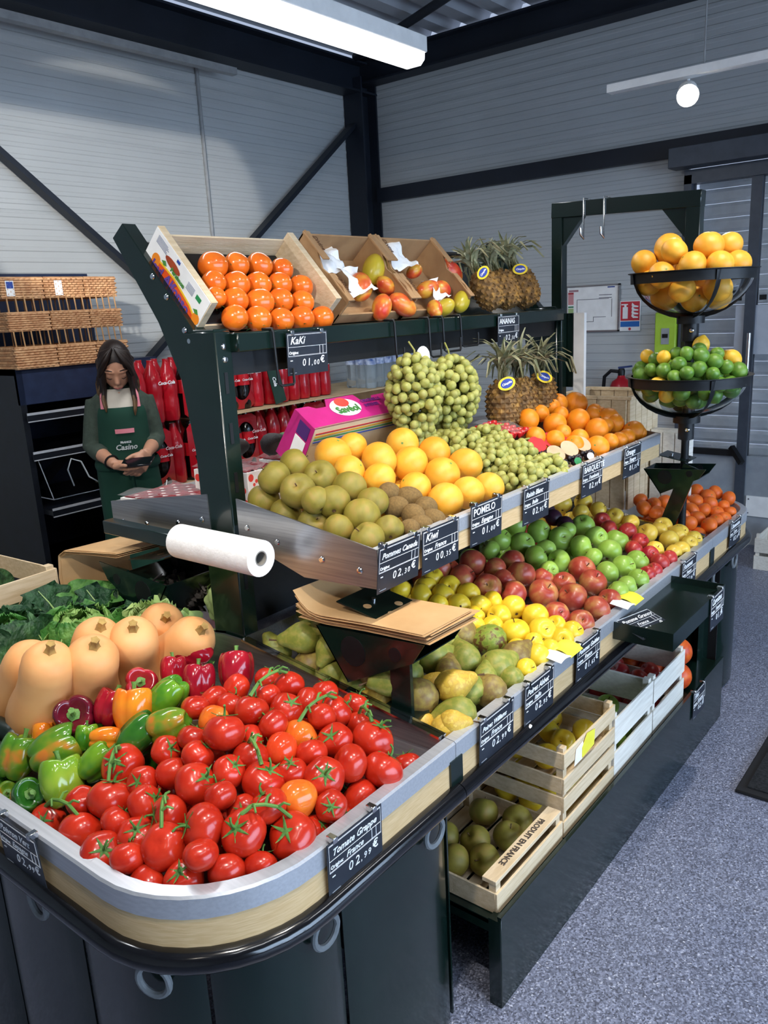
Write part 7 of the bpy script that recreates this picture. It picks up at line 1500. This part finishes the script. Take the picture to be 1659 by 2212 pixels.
# head: skull, jaw, features
def hp(x, y, z): return HC + Rh @ V(x, y, z)
hb = MB()
def skull(t, p):
    x, y, z = sph(t, p, 1); jaw = 1 - .28 * max(0, -z) ** 1.3
    return hp(x * .071 * jaw, y * .090 * (1 - .10 * max(0, -z)) - .008 * max(0, -z), z * .108)
body.v, hb0 = body.v, None
sk = surf(skull, 28, 22); body.add(sk.v, sk.f)
body.tube([hp(0, -.078, .018), hp(0, -.098, -.018), hp(0, -.090, -.030)], [.007, .0125, .010], 8)      # nose
for s in (-1, 1):
    body.tube([hp(s * .052, -.066, .030), hp(s * .028, -.084, .034), hp(s * .012, -.086, .030)], [.005, .008, .006], 8)   # brow ridge
    e_ = surf(lambda t, p: tuple(hp(s * .029, -.072, .008) + Rh @ Vector(sph(t, p, .0145))), 10, 8); body.add(e_.v, e_.f)   # closed lids
    e_ = surf(lambda t, p: tuple(hp(s * .073, .008, -.002) + Rh @ V(*[a * k for a, k in zip(sph(t, p, 1), (.007, .016, .028))])), 10, 8); body.add(e_.v, e_.f)   # ears
body.tube([hp(-.022, -.079, -.054), hp(0, -.089, -.051), hp(.022, -.079, -.054)], [.004, .0075, .004], 8)     # lips
body.tube([hp(-.016, -.072, -.092), hp(0, -.080, -.094), hp(.016, -.072, -.092)], [.012, .016, .012], 8)
# hands
def hand(b, wr, fwd, palm_n, s, curls, spread=.3):
    fwd = fwd.normalized(); n = (palm_n - fwd * palm_n.dot(fwd)).normalized(); sd = fwd.cross(n) * s
    pc = wr + fwd * .045
    for k in range(5): o = (k - 2) * .0145; b.tube([wr + sd * o * .75 + fwd * .0, wr + sd * o + fwd * .045, wr + sd * o * 1.1 + fwd * .078], [.013, .0135, .0115], 8)
    for k, (L, c) in enumerate(zip((.070, .078, .072, .058), curls)):
        o = (k - 1.5) * .0195; p = wr + sd * o + fwd * .078; d = (fwd + sd * spread * (k - 1.5) * .12).normalized(); pts = [p - d * .015]; a = 0
        for seg in (.42, .32, .26): a += c; dd = (d * math.cos(a) + n * math.sin(a)); p = p + dd * L * seg; pts.append(p)
        b.tube(pts, [.0090, .0088, .0080, .0068], 8)
    t0 = wr + sd * -.026 + fwd * .018; d = (fwd * .75 - sd * .55 + n * .45).normalized(); b.tube([wr + fwd * .01 - sd * .012, t0 + d * .012, t0 + d * .042 + n * .004, t0 + d * .068 + fwd * .008], [.014, .0125, .0105, .0080], 8)
hand(body, WRR, V(.80, -.28, -.12), V(.05, -.25, .95), -1, (.25, .32, .38, .42))
hand(body, WRL, V(-.42, -.35, -.62), V(-.65, .1, -.45), 1, (.35, .50, .6, .65))
bd = remeshed(body, 'body', m_skin, wp, .0052, 3)
# clothing
sw = MB()
ell(sw, [((0, 0, .84), 0.132, .115, 0), ((0, 0, .95), 0.124, .108, 0), ((0, 0, 1.03), 0.108, .098, 0), ((0, -.005, 1.12), 0.117, .104, 0), ((0, -.005, 1.20), 0.126, .107, 0), ((0, 0, 1.262), 0.128, .085, 0), ((0, .01, 1.30), 0.080, .066, 0), ((0, .004, 1.328), 0.060, .056, 0)])
for A, B, C in ((SHL, ELL, WRL), (SHR, ELR, WRR)): sw.tube([A + V(0, 0, .005), A.lerp(B, .5), B, B.lerp(C, .30), B.lerp(C, .48)], [.046, .047, .042, .042, .038], 16)
remeshed(sw, 'sweater', m_sw, wp, .008, 3)
def wb(mb, name, m, **k): return mb.xf(WM).build(name, m, wp, **k)
def torso(a, z, off):       # point on an ellipse around the body
    zz = [(.45, .145, .15), (.80, .132, .122), (.95, .126, .116), (1.03, .112, .106), (1.12, .118, .113), (1.20, .124, .114), (1.28, .105, .095), (1.34, .062, .062)]
    for (z0, a0, b0), (z1, a1, b1) in zip(zz, zz[1:]):
        if z <= z1 or z1 == 1.34: t = max(0, min(1, (z - z0) / (z1 - z0))); return V((lerp(a0, a1, t) + off) * math.sin(a), -(lerp(b0, b1, t) + off) * math.cos(a) - .003, z)
wb(MB().grid(lambda u, v: torso((u - .5) * 1.9 * (.75 + .25 * (1 - v)), lerp(1.05, 1.305, v), .004), 16, 10), 'cream_yoke', m_cream2, solid=.002)
wb(MB().grid(lambda u, v: torso((u - .5) * lerp(2.7, 1.72, v), lerp(.955, 1.225, v), .010 + .002 * math.sin(9 * u + 5 * v)), 20, 16), 'apron_bib', m_apr, solid=.003)
wb(MB().grid(lambda u, v: torso((u - .5) * 4.6, lerp(.42, .972, v), .012 + .010 * (1 - v) * math.sin(26 * u) + .004 * math.sin(14 * u + 6 * v)), 48, 16), 'apron_skirt', m_apr, solid=.003)
wb(MB().grid(lambda u, v: torso((u - .5) * 5.2, lerp(.940, .985, v), .018 + .006 * math.sin(PI * v)), 40, 4), 'apron_tie', m_apr, solid=.003)
wb(MB().tube([torso(.12, .962, .03), torso(.22, .945, .042), torso(.32, .955, .03)], [.01, .014, .008], 8), 'tie_bow', m_apr); wb(MB().tube([torso(.10, .96, .03), torso(.08, .90, .036), torso(.10, .85, .032)], [.009, .008, .007], 8, flat=.4), 'tie_end', m_apr)
for s in (-1, 1): wb(MB().grid(lambda u, v: torso(s * (.62 + .10 * v + .17 * (u - .5)), lerp(1.222, 1.305, v), .014), 4, 8), 'pink_strap', m_pinkc, solid=.002)
wb(MB().grid(lambda u, v: torso((u - .45) * .62, lerp(1.110, 1.130, v), .018), 10, 3), 'pink_patch', m_pinkc, solid=.002)
for body_, sz, z in (('FRANCE', .012, 1.065), ('Casino', .034, 1.035)):
    t = text_mb(body_, sz, .2 if sz > .02 else 0, .0009, .0003, align='CENTER'); t.v = [tuple(torso(.02 + x / .125, z + y, .0155)) for x, y, q in t.v]; wb(t, 'apron_lettering', m_chalk)
b = MB().tube([hp(0, .02, -.11) + V(0, .02, -.012) + V(.052 * math.cos(a), .050 * math.sin(a) + .01, -.01 - .012 * math.sin(a + 0)) * 1 for a in [2 * PI * k / 20 for k in range(20)]], .008, 8, closed=True)
# hair: cap with parting and long locks over the shoulders
hr = MB()
def cap(t, p):
    x, y, z = sph(t, p, 1); front = max(0, -y)
    k = 1.0 + .05 * math.sin(14 * p) * .2
    return hp(x * .076 * k, y * .096 * k + .008, z * .116 + .006)
cs = MB()
nu, nv = 30, 16; idx = {}
for j in range(nv + 1):
    for i in range(nu + 1):
        p_ = 2 * PI * i / nu; fr_ = max(0, -math.sin(p_)); tmax = lerp(2.15, .92, fr_ ** 1.3); t_ = tmax * j / nv
        idx[i, j] = len(cs.v); cs.v.append(tuple(cap(t_, p_)))
for j in range(nv):
    for i in range(nu): cs.f.append((idx[i, j], idx[i + 1, j], idx[i + 1, j + 1], idx[i, j + 1])); cs.m.append(0)
wb(cs, 'hair_cap', m_hair, solid=.006, smooth=80)
m_tip = mat('light_brown_hair_ends', '#4a3420', '#6c5030', rough=.5, scale=40, stretch=(8, 8, 1))
for s in (-1, 1):
    for k in range(9):
        a = (k / 8); x0 = s * lerp(.036, .070, a); y0 = lerp(-.062, .05, a); top = hp(x0 * .8, y0 * .9, .085 - .055 * a ** 2)
        m1 = hp(s * lerp(.056, .072, a), lerp(-.070, .045, a), .00); lo = hp(s * lerp(.060, .070, a), lerp(-.060, .06, a), -.075)
        end = V(s * lerp(.060, .095, a) + random.uniform(-.008, .008), lerp(-.125, .03, a), lerp(1.20, 1.285, a) + random.uniform(-.02, .02)); mid = lo.lerp(end, .5) + V(s * .006, -.006, 0)
        pts = [top, m1, lo, mid]; wb(MB().tube(pts, [.010, .015, .015, .013], 8, flat=.6), 'hair_lock', m_hair, smooth=80)
        wb(MB().tube([lo.lerp(mid, .6), mid, mid.lerp(end, .6), end], [.012, .0135, .010, .003], 8, flat=.6), 'hair_tip', m_tip, smooth=80)
for s in (-1, 1):
    for k in range(4): wb(MB().tube([hp(s * .006, -.03 + .0, .122), hp(s * (.03 + .008 * k), -.066 + .012 * k, .098), hp(s * (.058 + .004 * k), -.075 + .014 * k, .05), hp(s * .070, -.066 + .014 * k, .0)], [.006, .013, .013, .012], 8, flat=.6), 'hair_lock', m_hair, smooth=80)
    wb(MB().tube([hp(s * .016, -.0865, .040), hp(s * .032, -.0845, .044), hp(s * .050, -.073, .036)], [.0018, .0028, .0016], 6), 'eyebrow', m_hair); wb(MB().tube([hp(s * .016, -.0835, .000), hp(s * .029, -.0875, -.003), hp(s * .043, -.080, .001)], [.0012, .0018, .0012], 6), 'eyelashes', m_hair)
wb(MB().tube([hp(-.020, -.0835, -.0535), hp(0, -.0955, -.051), hp(.020, -.0835, -.0535)], [.0015, .0042, .0015], 8), 'lips', mat('lips', '#a8605a', '#b46c64', rough=.45))
q = ELR.lerp(WRR, .86); d = (WRR - ELR).normalized(); u_ = d.orthogonal().normalized(); v_ = d.cross(u_); wb(MB().tube([q + (u_ * math.cos(a) + v_ * math.sin(a)) * .030 for a in [2 * PI * k / 18 for k in range(18)]], .0042, 6, closed=True), 'bracelet', m_blackm)
for s in (-1, 1): ell_ = MB().tube([(s * .055, 0, .84), (s * .06, -.005, .5), (s * .06, .01, .08)], [.070, .062, .052], 16); wb(ell_, 'trouser_leg', m_trou)
ph = thing('phone', 'black phone held low by the woman in both hands', 'phone', WM @ V(.03, -.26, .93)); 
c_ = WRR + V(.095, -.062, .012); MB().obox(c_, (.85, -.35, .05), (.35, .85, .35), (-.1, -.3, .9), .14, .068, .009).xf(WM).build('case', m_black, ph, bevel=.002); MB().obox(c_ + V(-.1, -.3, .9).normalized() * .0052, (.85, -.35, .05), (.35, .85, .35), (-.1, -.3, .9), .13, .06, .0006).xf(WM).build('screen', mat('phone_screen', '#0c0f14', rough=.1), ph)
tag(MB().tube([tuple(WM @ V(.16, -.15, .88)), (-2.80, 1.98, .86), (-2.60, 2.02, .90), (-2.35, 1.98, .93), (-2.2, 1.92, .80)], .0025, 6).build('white_cable', m_white), 'thin white charging cable trailing from the woman to the stand', 'cable')
